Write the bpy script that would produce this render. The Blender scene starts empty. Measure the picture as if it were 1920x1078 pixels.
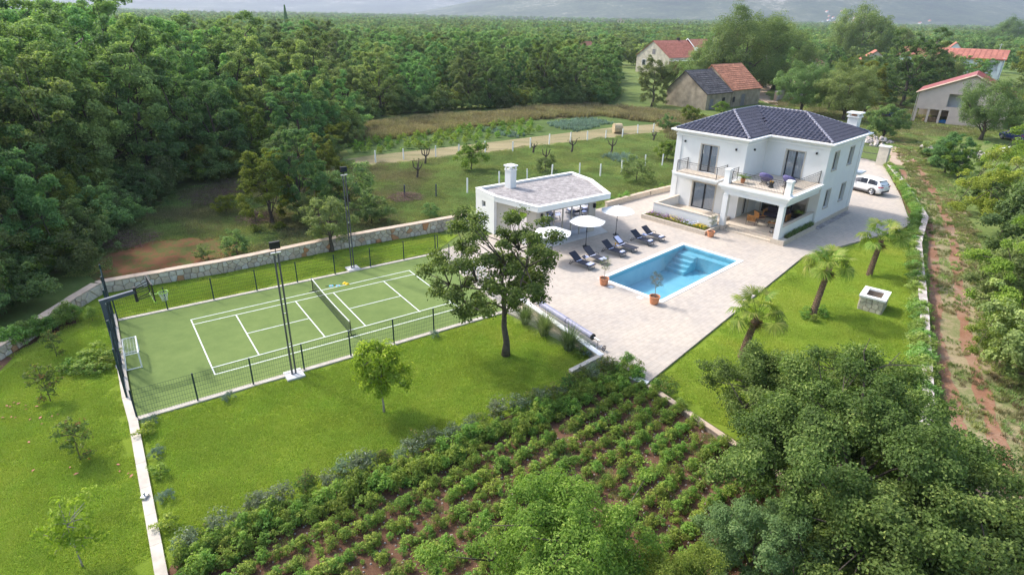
import bpy, math, random
import numpy as np
from mathutils import Vector, Matrix

SC = bpy.context.scene
COL = SC.collection
R = math.radians
rnd = random.Random(7)
rng = np.random.default_rng(7)

# ------------------------------------------------------------------ camera
FPX, PITCH, ROLL, CZ = 1135.66, R(24.233), R(-1.115), 16.0
_c, _s = math.cos(PITCH), math.sin(PITCH)
_r, _d, _f = Vector((1, 0, 0)), Vector((0, -_s, -_c)), Vector((0, _c, -_s))
RX = _r * math.cos(ROLL) + _d * math.sin(ROLL)
DX = _d * math.cos(ROLL) - _r * math.sin(ROLL)
cam = bpy.data.cameras.new('camera')
cam.lens = 36.0 * FPX / 1920.0
cam.sensor_width = 36.0
cam.clip_start = 0.3
cam.clip_end = 20000
camo = bpy.data.objects.new('camera', cam)
COL.objects.link(camo)
m3 = Matrix((RX, -DX, -_f)).transposed()
camo.matrix_world = Matrix.Translation((0, 0, CZ)) @ m3.to_4x4()
SC.camera = camo

# ------------------------------------------------------------------ light
SUN_AZ, SUN_EL = R(147), R(45)       # direction the sun stands in (measured from +X)
world = bpy.data.worlds.new('World')
SC.world = world
world.use_nodes = True
wn = world.node_tree
for n in list(wn.nodes):
    wn.nodes.remove(n)
sky = wn.nodes.new('ShaderNodeTexSky')
sky.sky_type = 'NISHITA'
sky.sun_disc = False
sky.sun_elevation = SUN_EL
sky.sun_rotation = math.atan2(math.cos(SUN_AZ), math.sin(SUN_AZ))
sky.air_density = 1.3
sky.dust_density = 3.0
bg = wn.nodes.new('ShaderNodeBackground')
bg.inputs['Strength'].default_value = 0.15
wo = wn.nodes.new('ShaderNodeOutputWorld')
wn.links.new(sky.outputs[0], bg.inputs[0])
wn.links.new(bg.outputs[0], wo.inputs[0])
sun = bpy.data.lights.new('sun', 'SUN')
sun.energy = 2.05
sun.angle = R(5.0)
sun.color = (1.0, 0.965, 0.90)
suno = bpy.data.objects.new('sun', sun)
COL.objects.link(suno)
sd = Vector((math.cos(SUN_AZ) * math.cos(SUN_EL), math.sin(SUN_AZ) * math.cos(SUN_EL), math.sin(SUN_EL)))
suno.rotation_euler = sd.to_track_quat('Z', 'Y').to_euler()
suno.location = (-60, 60, 60)
SC.view_settings.view_transform = 'Standard'
SC.view_settings.look = 'None'
SC.view_settings.gamma = 1.0
SC.view_settings.use_curve_mapping = False
SC.view_settings.exposure = 1.15
SC.cycles.max_bounces = 6
SC.cycles.diffuse_bounces = 3
SC.cycles.glossy_bounces = 2
SC.cycles.transmission_bounces = 4
SC.cycles.transparent_max_bounces = 10
SC.cycles.volume_bounces = 0
SC.cycles.use_denoising = True
SC.cycles.caustics_reflective = False
SC.cycles.caustics_refractive = False

# ------------------------------------------------------------------ helpers
def at(px, py, z=0.0):
    """a ground point (metres) read off the survey photograph"""
    v = RX * (px - 960) + DX * (py - 539) + _f * FPX
    t = (z - CZ) / v.z
    return Vector((v.x * t, v.y * t, z))

TH = R(44.3)          # the villa, pool and patio share this axis
UV_U = Vector((math.cos(TH), math.sin(TH), 0))
UV_V = Vector((math.sin(TH), -math.cos(TH), 0))
def W(u, v, z=0.0):
    p = UV_U * u + UV_V * v
    return Vector((p.x, p.y, z))

def tag(o, label=None, cat=None, group=None, kind=None):
    if label: o['label'] = label
    if cat: o['category'] = cat
    if group: o['group'] = group
    if kind: o['kind'] = kind
    return o

def empty(name, loc=(0, 0, 0), rz=0.0, label=None, cat=None, group=None):
    o = bpy.data.objects.new(name, None)
    o.empty_display_size = 0.2
    COL.objects.link(o)
    o.location = loc
    o.rotation_euler = (0, 0, rz)
    return tag(o, label, cat, group)

def link(name, me, parent=None, mat=None):
    o = bpy.data.objects.new(name, me)
    COL.objects.link(o)
    if parent is not None: o.parent = parent
    if mat is not None and not me.materials: me.materials.append(mat)
    return o

KIDS = {}
def kids(o):
    return [c for c in bpy.data.objects if c.parent == o]

def copy_thing(root, children, loc, rz=0.0, sc=1.0, label=None, group=None):
    """children: list of (object, [sub objects]) of the source thing"""
    r = root.copy(); COL.objects.link(r)
    r.location = loc; r.rotation_euler = (0, 0, rz)
    r.scale = (sc, sc, sc) if not hasattr(sc, '__len__') else sc
    if label: r['label'] = label
    if group: r['group'] = group
    for ch, subs in children:
        c = ch.copy(); COL.objects.link(c); c.parent = r
        for s in subs:
            d = s.copy(); COL.objects.link(d); d.parent = c
    return r

def fam(root):
    ch = [o for o in bpy.data.objects if o.parent == root]
    return [(c, [o for o in bpy.data.objects if o.parent == c]) for c in ch]

def fast_mesh(name, V, F, tint=None, smooth=False):
    V = np.asarray(V, dtype=np.float32); F = np.asarray(F, dtype=np.int32)
    me = bpy.data.meshes.new(name)
    me.vertices.add(len(V)); me.vertices.foreach_set('co', V.ravel())
    k = F.shape[1]
    me.loops.add(F.size); me.loops.foreach_set('vertex_index', F.ravel())
    me.polygons.add(len(F))
    me.polygons.foreach_set('loop_start', np.arange(0, F.size, k, dtype=np.int32))
    me.polygons.foreach_set('loop_total', np.full(len(F), k, dtype=np.int32))
    if smooth:
        me.polygons.foreach_set('use_smooth', np.ones(len(F), dtype=bool))
    if tint is not None:
        a = me.attributes.new('tint', 'FLOAT', 'POINT')
        a.data.foreach_set('value', np.asarray(tint, dtype=np.float32))
    me.update(calc_edges=True)
    return me

class MB:
    """collects polygons, then links them as ONE mesh object"""
    def __init__(s, xf=None, flip=False):
        s.v = []; s.f = []; s.xf = xf; s.flip = flip
    def add(s, vs, fs):
        n = len(s.v)
        s.v += [tuple(s.xf(*p)) if s.xf else tuple(p) for p in vs]
        s.f += [tuple(i + n for i in (f[::-1] if s.flip else f)) for f in fs]
    def box(s, x0, x1, y0, y1, z0, z1):
        s.add([(x0, y0, z0), (x1, y0, z0), (x1, y1, z0), (x0, y1, z0), (x0, y0, z1), (x1, y0, z1), (x1, y1, z1), (x0, y1, z1)],
              [(0, 3, 2, 1), (4, 5, 6, 7), (0, 1, 5, 4), (1, 2, 6, 5), (2, 3, 7, 6), (3, 0, 4, 7)])
        return s
    def quad(s, a, b, c, d):
        s.add([a, b, c, d], [(0, 1, 2, 3)]); return s
    def poly(s, pts, z):
        s.add([(p[0], p[1], z) for p in pts], [tuple(range(len(pts)))]); return s
    def prism(s, pts, z0, z1, top=None):
        n = len(pts); top = top or pts
        s.add([(p[0], p[1], z0) for p in pts] + [(p[0], p[1], z1) for p in top],
              [tuple(range(n))[::-1], tuple(range(n, 2 * n))] + [(i, (i + 1) % n, n + (i + 1) % n, n + i) for i in range(n)])
        return s
    def ring(s, outer, inner, z0, z1):
        n = len(outer)
        vs = [(p[0], p[1], z) for z in (z0, z1) for P in (outer, inner) for p in P]
        fs = []
        for i in range(n):
            j = (i + 1) % n
            fs += [(2 * n + i, 2 * n + j, 3 * n + j, 3 * n + i), (i, n + i, n + j, j), (i, j, 2 * n + j, 2 * n + i), (n + i, 3 * n + i, 3 * n + j, n + j)]
        s.add(vs, fs); return s
    def bar(s, p, q, r, n=6, r2=None, caps=True):
        p = Vector(p); q = Vector(q); d = (q - p)
        if d.length < 1e-6: return s
        d.normalize()
        a = d.orthogonal().normalized(); b = d.cross(a)
        r2 = r if r2 is None else r2
        vs = []
        for c, rr in ((p, r), (q, r2)):
            for i in range(n):
                t = 2 * math.pi * (i + .5) / n
                vs.append(c + a * (rr * math.cos(t)) + b * (rr * math.sin(t)))
        fs = [(i, (i + 1) % n, n + (i + 1) % n, n + i) for i in range(n)]
        if caps: fs += [tuple(range(n))[::-1], tuple(range(n, 2 * n))]
        s.add(vs, fs); return s
    def tube(s, pts, rad, n=6):
        """one continuous tube along points"""
        pts = [Vector(p) for p in pts]; m = len(pts)
        if not hasattr(rad, '__len__'): rad = [rad] * m
        vs = []; prev = None
        for i, p in enumerate(pts):
            t = (pts[min(i + 1, m - 1)] - pts[max(i - 1, 0)]).normalized()
            a = t.orthogonal().normalized() if prev is None else (prev - t * prev.dot(t)).normalized()
            prev = a; b = t.cross(a)
            for k in range(n):
                w = 2 * math.pi * k / n
                vs.append(p + a * (rad[i] * math.cos(w)) + b * (rad[i] * math.sin(w)))
        fs = [(i * n + k, i * n + (k + 1) % n, (i + 1) * n + (k + 1) % n, (i + 1) * n + k) for i in range(m - 1) for k in range(n)]
        fs += [tuple(range(n))[::-1], tuple(range((m - 1) * n, m * n))]
        s.add(vs, fs); return s
    def lathe(s, prof, n=16, c=(0, 0, 0)):
        m = len(prof); vs = []
        for r, z in prof:
            for i in range(n):
                t = 2 * math.pi * i / n
                vs.append((c[0] + r * math.cos(t), c[1] + r * math.sin(t), c[2] + z))
        fs = [(j * n + i, j * n + (i + 1) % n, (j + 1) * n + (i + 1) % n, (j + 1) * n + i) for j in range(m - 1) for i in range(n)]
        fs += [tuple(range(n))[::-1], tuple(range((m - 1) * n, m * n))]
        s.add(vs, fs); return s
    def obox(s, c, ax, ay, az, hx, hy, hz):
        c = Vector(c)
        vs = [c + ax * (hx * i) + ay * (hy * j) + az * (hz * k) for k in (-1, 1) for i, j in ((-1, -1), (1, -1), (1, 1), (-1, 1))]
        s.add(vs, [(0, 3, 2, 1), (4, 5, 6, 7), (0, 1, 5, 4), (1, 2, 6, 5), (2, 3, 7, 6), (3, 0, 4, 7)]); return s
    def wall(s, p0, p1, z0, z1, th, holes=()):
        """wall from p0 to p1, thickness to the left of that direction, with real openings (s0,s1,za,zb)"""
        p0 = Vector((p0[0], p0[1], 0)); p1 = Vector((p1[0], p1[1], 0)); L = (p1 - p0).length
        d = (p1 - p0) / L; nrm = Vector((-d.y, d.x, 0))
        S = sorted({0.0, L, *[h[0] for h in holes], *[h[1] for h in holes]})
        Z = sorted({z0, z1, *[h[2] for h in holes], *[h[3] for h in holes]})
        def P(a, z, t): q = p0 + d * a + nrm * t; return (q.x, q.y, z)
        def hole(i, j):
            if i < 0 or j < 0 or i >= len(S) - 1 or j >= len(Z) - 1: return True
            a = (S[i] + S[i + 1]) / 2; z = (Z[j] + Z[j + 1]) / 2
            return any(h[0] < a < h[1] and h[2] < z < h[3] for h in holes)
        for i in range(len(S) - 1):
            for j in range(len(Z) - 1):
                if hole(i, j): continue
                a, b, z, w = S[i], S[i + 1], Z[j], Z[j + 1]
                s.quad(P(a, z, 0), P(b, z, 0), P(b, w, 0), P(a, w, 0))
                s.quad(P(b, z, th), P(a, z, th), P(a, w, th), P(b, w, th))
                if hole(i - 1, j): s.quad(P(a, z, 0), P(a, w, 0), P(a, w, th), P(a, z, th))
                if hole(i + 1, j): s.quad(P(b, z, 0), P(b, z, th), P(b, w, th), P(b, w, 0))
                if hole(i, j - 1): s.quad(P(a, z, 0), P(a, z, th), P(b, z, th), P(b, z, 0))
                if hole(i, j + 1): s.quad(P(a, w, 0), P(b, w, 0), P(b, w, th), P(a, w, th))
        return s
    def mesh(s, name, smooth=False):
        me = bpy.data.meshes.new(name)
        me.from_pydata([tuple(p) for p in s.v], [], s.f)
        if smooth:
            for p in me.polygons: p.use_smooth = True
        me.update()
        return me
    def build(s, name, mat, parent=None, smooth=False, bevel=0.0, **kw):
        me = s.mesh(name, smooth)
        o = link(name, me, parent, mat)
        if bevel:
            b = o.modifiers.new('bevel', 'BEVEL'); b.width = bevel; b.segments = 2; b.limit_method = 'ANGLE'; b.angle_limit = R(40)
        return tag(o, kw.get('label'), kw.get('cat'), kw.get('group'), kw.get('kind'))

# ------------------------------------------------------------------ materials
def new_mat(name):
    m = bpy.data.materials.new(name); m.use_nodes = True
    nt = m.node_tree
    for n in list(nt.nodes): nt.nodes.remove(n)
    out = nt.nodes.new('ShaderNodeOutputMaterial')
    b = nt.nodes.new('ShaderNodeBsdfPrincipled')
    nt.links.new(b.outputs[0], out.inputs[0])
    return m, nt, b, out
def N(nt, typ, **kw):
    n = nt.nodes.new(typ)
    for k, v in kw.items():
        if k in n.inputs: n.inputs[k].default_value = v
        else: setattr(n, k, v)
    return n
def ramp(nt, fac, stops):
    n = nt.nodes.new('ShaderNodeValToRGB'); cr = n.color_ramp
    while len(cr.elements) < len(stops): cr.elements.new(0.5)
    for e, (p, c) in zip(cr.elements, stops):
        e.position = p; e.color = (*c, 1) if len(c) == 3 else c
    nt.links.new(fac, n.inputs[0]); return n.outputs[0]
def posn(nt, rot=0.0, scale=(1, 1, 1), obj=False):
    if obj:
        g = nt.nodes.new('ShaderNodeTexCoord').outputs['Object']
    else:
        g = nt.nodes.new('ShaderNodeNewGeometry').outputs['Position']
    mp = nt.nodes.new('ShaderNodeMapping')
    mp.inputs['Rotation'].default_value = (0, 0, rot); mp.inputs['Scale'].default_value = scale
    nt.links.new(g, mp.inputs[0]); return mp.outputs[0]
def noise(nt, vec, scale, detail=4, rough=.55):
    n = N(nt, 'ShaderNodeTexNoise', Scale=scale, Detail=detail, Roughness=rough)
    nt.links.new(vec, n.inputs['Vector']); return n.outputs[0]
def bump(nt, b, h, strength=.3, dist=.02):
    n = N(nt, 'ShaderNodeBump', Strength=strength, Distance=dist)
    nt.links.new(h, n.inputs['Height']); nt.links.new(n.outputs[0], b.inputs['Normal'])
def mixc(nt, fac, a, b, mode='MIX'):
    n = nt.nodes.new('ShaderNodeMix'); n.data_type = 'RGBA'; n.blend_type = mode
    for sock, v in ((n.inputs[0], fac), (n.inputs[6], a), (n.inputs[7], b)):
        if hasattr(v, 'is_output') or isinstance(v, bpy.types.NodeSocket): nt.links.new(v, sock)
        else: sock.default_value = v if not isinstance(v, tuple) else ((*v, 1) if len(v) == 3 else v)
    return n.outputs[2]
def math_(nt, op, a, b=None):
    n = nt.nodes.new('ShaderNodeMath'); n.operation = op
    for sock, v in ((n.inputs[0], a), (n.inputs[1], b)):
        if v is None: continue
        if isinstance(v, bpy.types.NodeSocket): nt.links.new(v, sock)
        else: sock.default_value = v
    return n.outputs[0]

def plain(name, col, rough=.6, metal=0.0, var=.12, scale=3.0, bmp=0.0, spec=.3, objrand=0.0):
    m, nt, b, o = new_mat(name)
    v = posn(nt)
    nz = noise(nt, v, scale, 5)
    lo = tuple(c * (1 - var) for c in col); hi = tuple(min(1, c * (1 + var)) for c in col)
    c = ramp(nt, nz, [(.3, lo), (.7, hi)])
    if objrand:
        oi = nt.nodes.new('ShaderNodeObjectInfo')
        val = nt.nodes.new('ShaderNodeMapRange'); val.inputs[3].default_value = 1 - objrand; val.inputs[4].default_value = 1 + objrand
        nt.links.new(oi.outputs['Random'], val.inputs[0])
        hs = nt.nodes.new('ShaderNodeHueSaturation')
        nt.links.new(val.outputs[0], hs.inputs['Value']); nt.links.new(c, hs.inputs['Color']); c = hs.outputs[0]
    nt.links.new(c, b.inputs['Base Color'])
    b.inputs['Roughness'].default_value = rough; b.inputs['Metallic'].default_value = metal
    b.inputs['Specular IOR Level'].default_value = spec
    if bmp: bump(nt, b, noise(nt, v, scale * 8, 3), bmp, .02)
    return m

def leaf_mat(name, dark, light, young=None, hue=.03, val=.22, trans=.48, rough=.62, posvar=0):
    """leaves: tint attribute per leaf, small random shift per tree"""
    m, nt, b, out = new_mat(name)
    a = nt.nodes.new('ShaderNodeAttribute'); a.attribute_name = 'tint'
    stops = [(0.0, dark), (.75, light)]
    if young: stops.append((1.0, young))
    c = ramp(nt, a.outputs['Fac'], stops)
    oi = nt.nodes.new('ShaderNodeObjectInfo')
    hs = nt.nodes.new('ShaderNodeHueSaturation')
    mr = nt.nodes.new('ShaderNodeMapRange'); mr.inputs[3].default_value = 1 - val; mr.inputs[4].default_value = 1 + val
    nt.links.new(oi.outputs['Random'], mr.inputs[0]); nt.links.new(mr.outputs[0], hs.inputs['Value'])
    w = math_(nt, 'MULTIPLY', oi.outputs['Random'], 7.31); w = math_(nt, 'FRACT', w)
    mh = nt.nodes.new('ShaderNodeMapRange'); mh.inputs[3].default_value = .5 - hue; mh.inputs[4].default_value = .5 + hue
    nt.links.new(w, mh.inputs[0]); nt.links.new(mh.outputs[0], hs.inputs['Hue'])
    if posvar:
        pv = ramp(nt, noise(nt, posn(nt), posvar, 5, .6), [(.34, (.80, .80, .75)), (.5, (1, 1, 1)), (.64, (1.22, 1.08, 1.3))]); c = mixc(nt, 1.0, c, pv, 'MULTIPLY')
    nt.links.new(c, hs.inputs['Color'])
    nt.links.new(hs.outputs[0], b.inputs['Base Color'])
    b.inputs['Roughness'].default_value = rough; b.inputs['Specular IOR Level'].default_value = .2
    tr = nt.nodes.new('ShaderNodeBsdfTranslucent')
    tc = mixc(nt, 1.0, hs.outputs[0], (.92, 1.0, .55, 1), 'MULTIPLY')
    nt.links.new(tc, tr.inputs[0])
    mx = nt.nodes.new('ShaderNodeMixShader'); mx.inputs[0].default_value = trans
    nt.links.new(b.outputs[0], mx.inputs[1]); nt.links.new(tr.outputs[0], mx.inputs[2])
    nt.links.new(mx.outputs[0], out.inputs[0])
    return m

M = {}
M['render'] = plain('white_render', (.74, .735, .72), .8, var=.03, scale=1.2, bmp=.08)
M['cornice'] = plain('white_cornice', (.83, .82, .80), .7, var=.02, scale=2)
M['beige_stone'] = plain('beige_stone', (.56, .48, .39), .7, var=.12, scale=6, bmp=.1)
M['coping_white'] = plain('pool_coping', (.80, .79, .77), .6, var=.05, scale=4)
M['dark_frame'] = plain('anthracite_frame', (.035, .04, .05), .45, var=.05)
M['fence'] = plain('fence_green_grey', (.02, .045, .055), .5, var=.1)
M['black'] = plain('black_metal', (.02, .02, .022), .5)
M['mast'] = plain('mast_grey', (.11, .11, .12), .5, metal=.3)
M['sling'] = plain('lounger_sling', (.035, .038, .055), .8, var=.08, scale=30)
M['lounger_frame'] = plain('lounger_frame', (.03, .032, .045), .5)
M['terracotta'] = plain('terracotta', (.58, .25, .13), .75, var=.1, scale=6, objrand=.12)
M['soil'] = plain('soil', (.10, .05, .03), .95, var=.4, scale=8, bmp=.5)
M['umbrella'] = plain('umbrella_cloth', (.82, .81, .78), .85, var=.02)
M['wood'] = plain('teak', (.45, .21, .07), .55, var=.25, scale=12)
M['firewood'] = plain('firewood', (.40, .26, .14), .8, var=.35, scale=6, objrand=.25)
M['cushion'] = plain('dark_cushion', (.06, .05, .07), .9)
M['purple'] = plain('purple_cushion', (.13, .12, .26), .9, var=.2, scale=8)
M['towel'] = plain('towel', (.62, .66, .86), .95, var=.08, scale=20)
M['conc'] = plain('kerb_concrete', (.50, .45, .385), .85, var=.14, scale=2.5, bmp=.15)
M['conc2'] = plain('concrete_pad', (.55, .54, .53), .85, var=.1)
M['white_paint'] = plain('white_paint', (.80, .80, .80), .5, var=.03)
M['line'] = plain('court_line', (.70, .72, .70), .8, var=.12, scale=5)
M['hoop_pole'] = plain('hoop_pole', (.07, .085, .13), .35, metal=.2)
M['lime'] = plain('lime_plastic', (.32, .60, .06), .4)
M['net'] = plain('white_net', (.72, .74, .76), .8)
M['blacknet'] = plain('black_net', (.02, .025, .03), .8)
M['bark'] = plain('bark', (.10, .082, .065), .95, var=.35, scale=9, bmp=.6)
M['bark_pale'] = plain('pale_bark', (.30, .27, .23), .95, var=.3, scale=9, bmp=.5)
M['palm_bark'] = plain('palm_bark', (.24, .16, .11), .95, var=.45, scale=14, bmp=.7)
M['cover'] = plain('pool_cover_roll', (.27, .27, .38), .45, var=.12, scale=4)
M['steel'] = plain('steel', (.60, .60, .62), .3, metal=.9)
M['car_white'] = plain('car_white', (.80, .81, .82), .15, var=.01, spec=.6)
M['car_blue'] = plain('car_blue', (.03, .05, .22), .2, var=.05, spec=.6)
M['car_dark'] = plain('car_dark', (.07, .03, .03), .25, spec=.5)
M['car_glass'] = plain('car_glass', (.02, .025, .04), .05, spec=.9)
M['tyre'] = plain('tyre', (.02, .02, .02), .8)
M['red_lens'] = plain('red_lens', (.55, .02, .03), .2)
M['trim'] = plain('grey_trim', (.09, .085, .09), .6)
M['orange_tile'] = plain('orange_tile', (.46, .20, .12), .8, var=.3, scale=2.5, bmp=.2, objrand=.15)
M['red_tile'] = plain('red_tile', (.36, .135, .095), .8, var=.25, scale=2, bmp=.2, objrand=.12)
M['red_sheet'] = plain('red_sheet_roof', (.28, .085, .08), .6, var=.1)
M['grey_tile'] = plain('old_grey_tile', (.085, .08, .085), .85, var=.4, scale=2, bmp=.3, objrand=.25)
M['old_plaster'] = plain('old_plaster', (.34, .28, .21), .95, var=.35, scale=.8, bmp=.4)
M['pale_plaster'] = plain('pale_plaster', (.50, .45, .36), .9, var=.25, scale=.9, bmp=.2)
M['pink_plaster'] = plain('pink_plaster', (.64, .52, .46), .9, var=.06, scale=1)
M['mint_plaster'] = plain('mint_plaster', (.76, .81, .81), .9, var=.06, scale=1)
M['red_wall'] = plain('red_wall', (.33, .03, .04), .8, var=.1)
M['dark_in'] = plain('dark_interior', (.03, .028, .03), .9)
M['hay'] = plain('hay', (.46, .36, .22), .95, var=.3, scale=9, bmp=.6)
M['oldwood'] = plain('old_wood', (.20, .19, .20), .9, var=.3, scale=8)
M['rubble'] = plain('rubble_stone', (.42, .37, .34), .9, var=.3, scale=4, objrand=.25)
M['blue_tarp'] = plain('blue_tarp', (.06, .25, .60), .6)
M['skin_blue'] = plain('racket_blue', (.10, .45, .60), .5)
M['yellow'] = plain('yellow_plastic', (.85, .55, .02), .5)
M['red'] = plain('red_plastic', (.65, .06, .05), .5)
M['orange'] = plain('orange_juice', (.8, .4, .02), .5)
M['render_tan'] = plain('render_tan', (.52, .47, .41), .8, var=.05)
M['curtain'] = plain('curtain', (.82, .84, .88), .9, var=.1, scale=10)
M['floor_in'] = plain('interior_floor', (.30, .22, .17), .5)

def glass_mat():
    m, nt, b, out = new_mat('window_glass')
    gl = N(nt, 'ShaderNodeBsdfGlossy', Roughness=.03); gl.inputs['Color'].default_value = (.9, .93, 1, 1)
    tr = N(nt, 'ShaderNodeBsdfTransparent'); tr.inputs['Color'].default_value = (.93, .95, .97, 1)
    fr = N(nt, 'ShaderNodeFresnel', IOR=1.6)
    mx = nt.nodes.new('ShaderNodeMixShader')
    nt.links.new(fr.outputs[0], mx.inputs[0]); nt.links.new(tr.outputs[0], mx.inputs[1]); nt.links.new(gl.outputs[0], mx.inputs[2])
    nt.links.new(mx.outputs[0], out.inputs[0]); return m
M['glass'] = glass_mat()

def water_mat():
    m, nt, b, out = new_mat('pool_water')
    v = posn(nt)
    gl = N(nt, 'ShaderNodeBsdfGlossy', Roughness=.03)
    tr = N(nt, 'ShaderNodeBsdfTransparent'); tr.inputs['Color'].default_value = (.70, .88, .94, 1)
    fr = N(nt, 'ShaderNodeFresnel', IOR=1.33)
    bp = N(nt, 'ShaderNodeBump', Strength=.25, Distance=.02)
    nt.links.new(noise(nt, v, 2.2, 3), bp.inputs['Height'])
    nt.links.new(bp.outputs[0], gl.inputs['Normal']); nt.links.new(bp.outputs[0], fr.inputs['Normal'])
    mx = nt.nodes.new('ShaderNodeMixShader')
    nt.links.new(fr.outputs[0], mx.inputs[0]); nt.links.new(tr.outputs[0], mx.inputs[1]); nt.links.new(gl.outputs[0], mx.inputs[2])
    nt.links.new(mx.outputs[0], out.inputs[0]); return m
M['water'] = water_mat()

def paver_mat():
    m, nt, b, out = new_mat('patio_pavers')
    v = posn(nt, rot=-TH)
    br = nt.nodes.new('ShaderNodeTexBrick'); nt.links.new(v, br.inputs['Vector'])
    br.offset = .5; br.offset_frequency = 2
    for k, x in (('Scale', 1.0), ('Mortar Size', .012), ('Mortar Smooth', .3), ('Bias', 0.0), ('Brick Width', .50), ('Row Height', .25)):
        br.inputs[k].default_value = x
    br.inputs['Color1'].default_value = (.435, .388, .34, 1); br.inputs['Color2'].default_value = (.475, .415, .355, 1)
    br.inputs['Mortar'].default_value = (.37, .325, .28, 1)
    big = ramp(nt, noise(nt, v, .35, 4), [(.3, (.90, .90, .92)), (.7, (1.07, 1.05, 1.02))])
    c = mixc(nt, 1.0, br.outputs['Color'], big, 'MULTIPLY')
    n2 = ramp(nt, noise(nt, v, 3.1, 5), [(.3, (.90, .90, .90)), (.7, (1.08, 1.08, 1.08))])
    c = mixc(nt, 1.0, c, n2, 'MULTIPLY')
    nt.links.new(c, b.inputs['Base Color']); b.inputs['Roughness'].default_value = .8
    b.inputs['Specular IOR Level'].default_value = .2
    bump(nt, b, br.outputs['Fac'], -.4, .006)
    return m
M['paver'] = paver_mat()

def ground_mat(name, cols, s1=.12, s2=1.1, s3=9.0, rot=0.0, stretch=(1, 1, 1), bmp=.5, rough=.95):
    """cols: ramp stops over layered noise"""
    m, nt, b, out = new_mat(name)
    v = posn(nt, rot=rot, scale=stretch)
    a = noise(nt, v, s1, 6, .6); c = noise(nt, v, s2, 5, .65); d = noise(nt, v, s3, 4, .7)
    s = math_(nt, 'ADD', math_(nt, 'MULTIPLY', a, .45), math_(nt, 'ADD', math_(nt, 'MULTIPLY', c, .3), math_(nt, 'MULTIPLY', d, .25)))
    nt.links.new(ramp(nt, s, cols), b.inputs['Base Color'])
    b.inputs['Roughness'].default_value = rough; b.inputs['Specular IOR Level'].default_value = .1
    bump(nt, b, math_(nt, 'ADD', c, d), bmp, .08)
    return m
M['lawn'] = ground_mat('lawn_soil_green', [(.36, (.12, .175, .018)), (.5, (.15, .215, .022)), (.62, (.19, .25, .03))], .25, 1.3, 14)
M['turf'] = ground_mat('court_turf', [(.38, (.115, .165, .052)), (.5, (.145, .20, .062)), (.62, (.175, .23, .075))], .15, 1.5, 25, bmp=.1)
M['rough'] = ground_mat('rough_grass', [(.34, (.20, .11, .06)), (.40, (.13, .135, .045)), (.5, (.12, .17, .045)), (.58, (.16, .20, .06)), (.66, (.28, .23, .12))], .11, .8, 6)
M['woodfloor'] = ground_mat('wood_floor', [(.35, (.03, .035, .012)), (.5, (.05, .06, .02)), (.65, (.08, .08, .03))], .1, .8, 5)
M['redsoil'] = ground_mat('red_soil', [(.36, (.09, .050, .032)), (.5, (.14, .075, .048)), (.64, (.20, .12, .08))], .3, 1.6, 12)
M['redrough'] = ground_mat('red_soil_weeds', [(.38, (.20, .085, .045)), (.47, (.17, .08, .04)), (.53, (.10, .10, .03)), (.64, (.08, .11, .03))], .3, 1.2, 8)
M['dry'] = ground_mat('dry_grass', [(.36, (.16, .15, .07)), (.5, (.27, .22, .12)), (.64, (.36, .30, .18))], .08, .7, 7, rot=R(-20), stretch=(1, 3, 1))
M['mown'] = ground_mat('mown_strip', [(.36, (.15, .16, .07)), (.5, (.26, .22, .12)), (.64, (.36, .30, .18))], .08, .6, 6, rot=R(-20), stretch=(.5, 3.5, 1))
M['crop'] = ground_mat('crop_green', [(.36, (.07, .095, .03)), (.5, (.08, .125, .035)), (.64, (.12, .16, .05))], .1, .9, 6, rot=R(-20), stretch=(1, 3, 1))
M['field'] = ground_mat('orchard_grass', [(.35, (.13, .15, .055)), (.48, (.14, .19, .06)), (.6, (.17, .22, .065)), (.7, (.22, .24, .10))], .12, .8, 7)
M['track'] = ground_mat('track_soil', [(.34, (.17, .08, .05)), (.47, (.25, .13, .08)), (.56, (.30, .19, .13)), (.66, (.36, .29, .23))], .2, 1.1, 8)
M['verge'] = ground_mat('track_verge', [(.38, (.13, .165, .06)), (.46, (.18, .19, .08)), (.53, (.29, .24, .14)), (.64, (.38, .29, .20))], .2, 1.1, 8)
M['gravelroad'] = ground_mat('village_road', [(.36, (.30, .20, .13)), (.5, (.40, .30, .22)), (.64, (.46, .38, .31))], .1, .8, 7)
M['plain'] = ground_mat('valley_floor', [(.36, (.07, .11, .04)), (.47, (.11, .17, .055)), (.55, (.15, .20, .07)), (.60, (.34, .32, .19)), (.7, (.46, .40, .29))], .0035, .03, .15)
M['hill'] = ground_mat('hill_scrub', [(.38, (.03, .045, .03)), (.48, (.06, .085, .05)), (.56, (.10, .12, .075)), (.66, (.36, .34, .30))], .0028, .015, .06, bmp=0)
M['roofgravel'] = ground_mat('roof_gravel', [(.36, (.16, .145, .145)), (.5, (.32, .295, .29)), (.64, (.52, .48, .46))], 2.5, 9, 26)

def tile_mat():
    m, nt, b, out = new_mat('anthracite_roof_tile')
    oi = nt.nodes.new('ShaderNodeObjectInfo')
    c = ramp(nt, oi.outputs['Random'], [(0, (.050, .050, .072)), (1, (.075, .074, .105))])
    n2 = ramp(nt, noise(nt, posn(nt), 4, 4), [(.3, (.85, .85, .85)), (.7, (1.15, 1.15, 1.15))])
    nt.links.new(mixc(nt, 1.0, c, n2, 'MULTIPLY'), b.inputs['Base Color'])
    b.inputs['Roughness'].default_value = .5; b.inputs['Specular IOR Level'].default_value = .35
    return m
M['tile'] = tile_mat()
M['ridge'] = plain('ridge_cap', (.20, .20, .25), .6, var=.15, scale=4)

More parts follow.
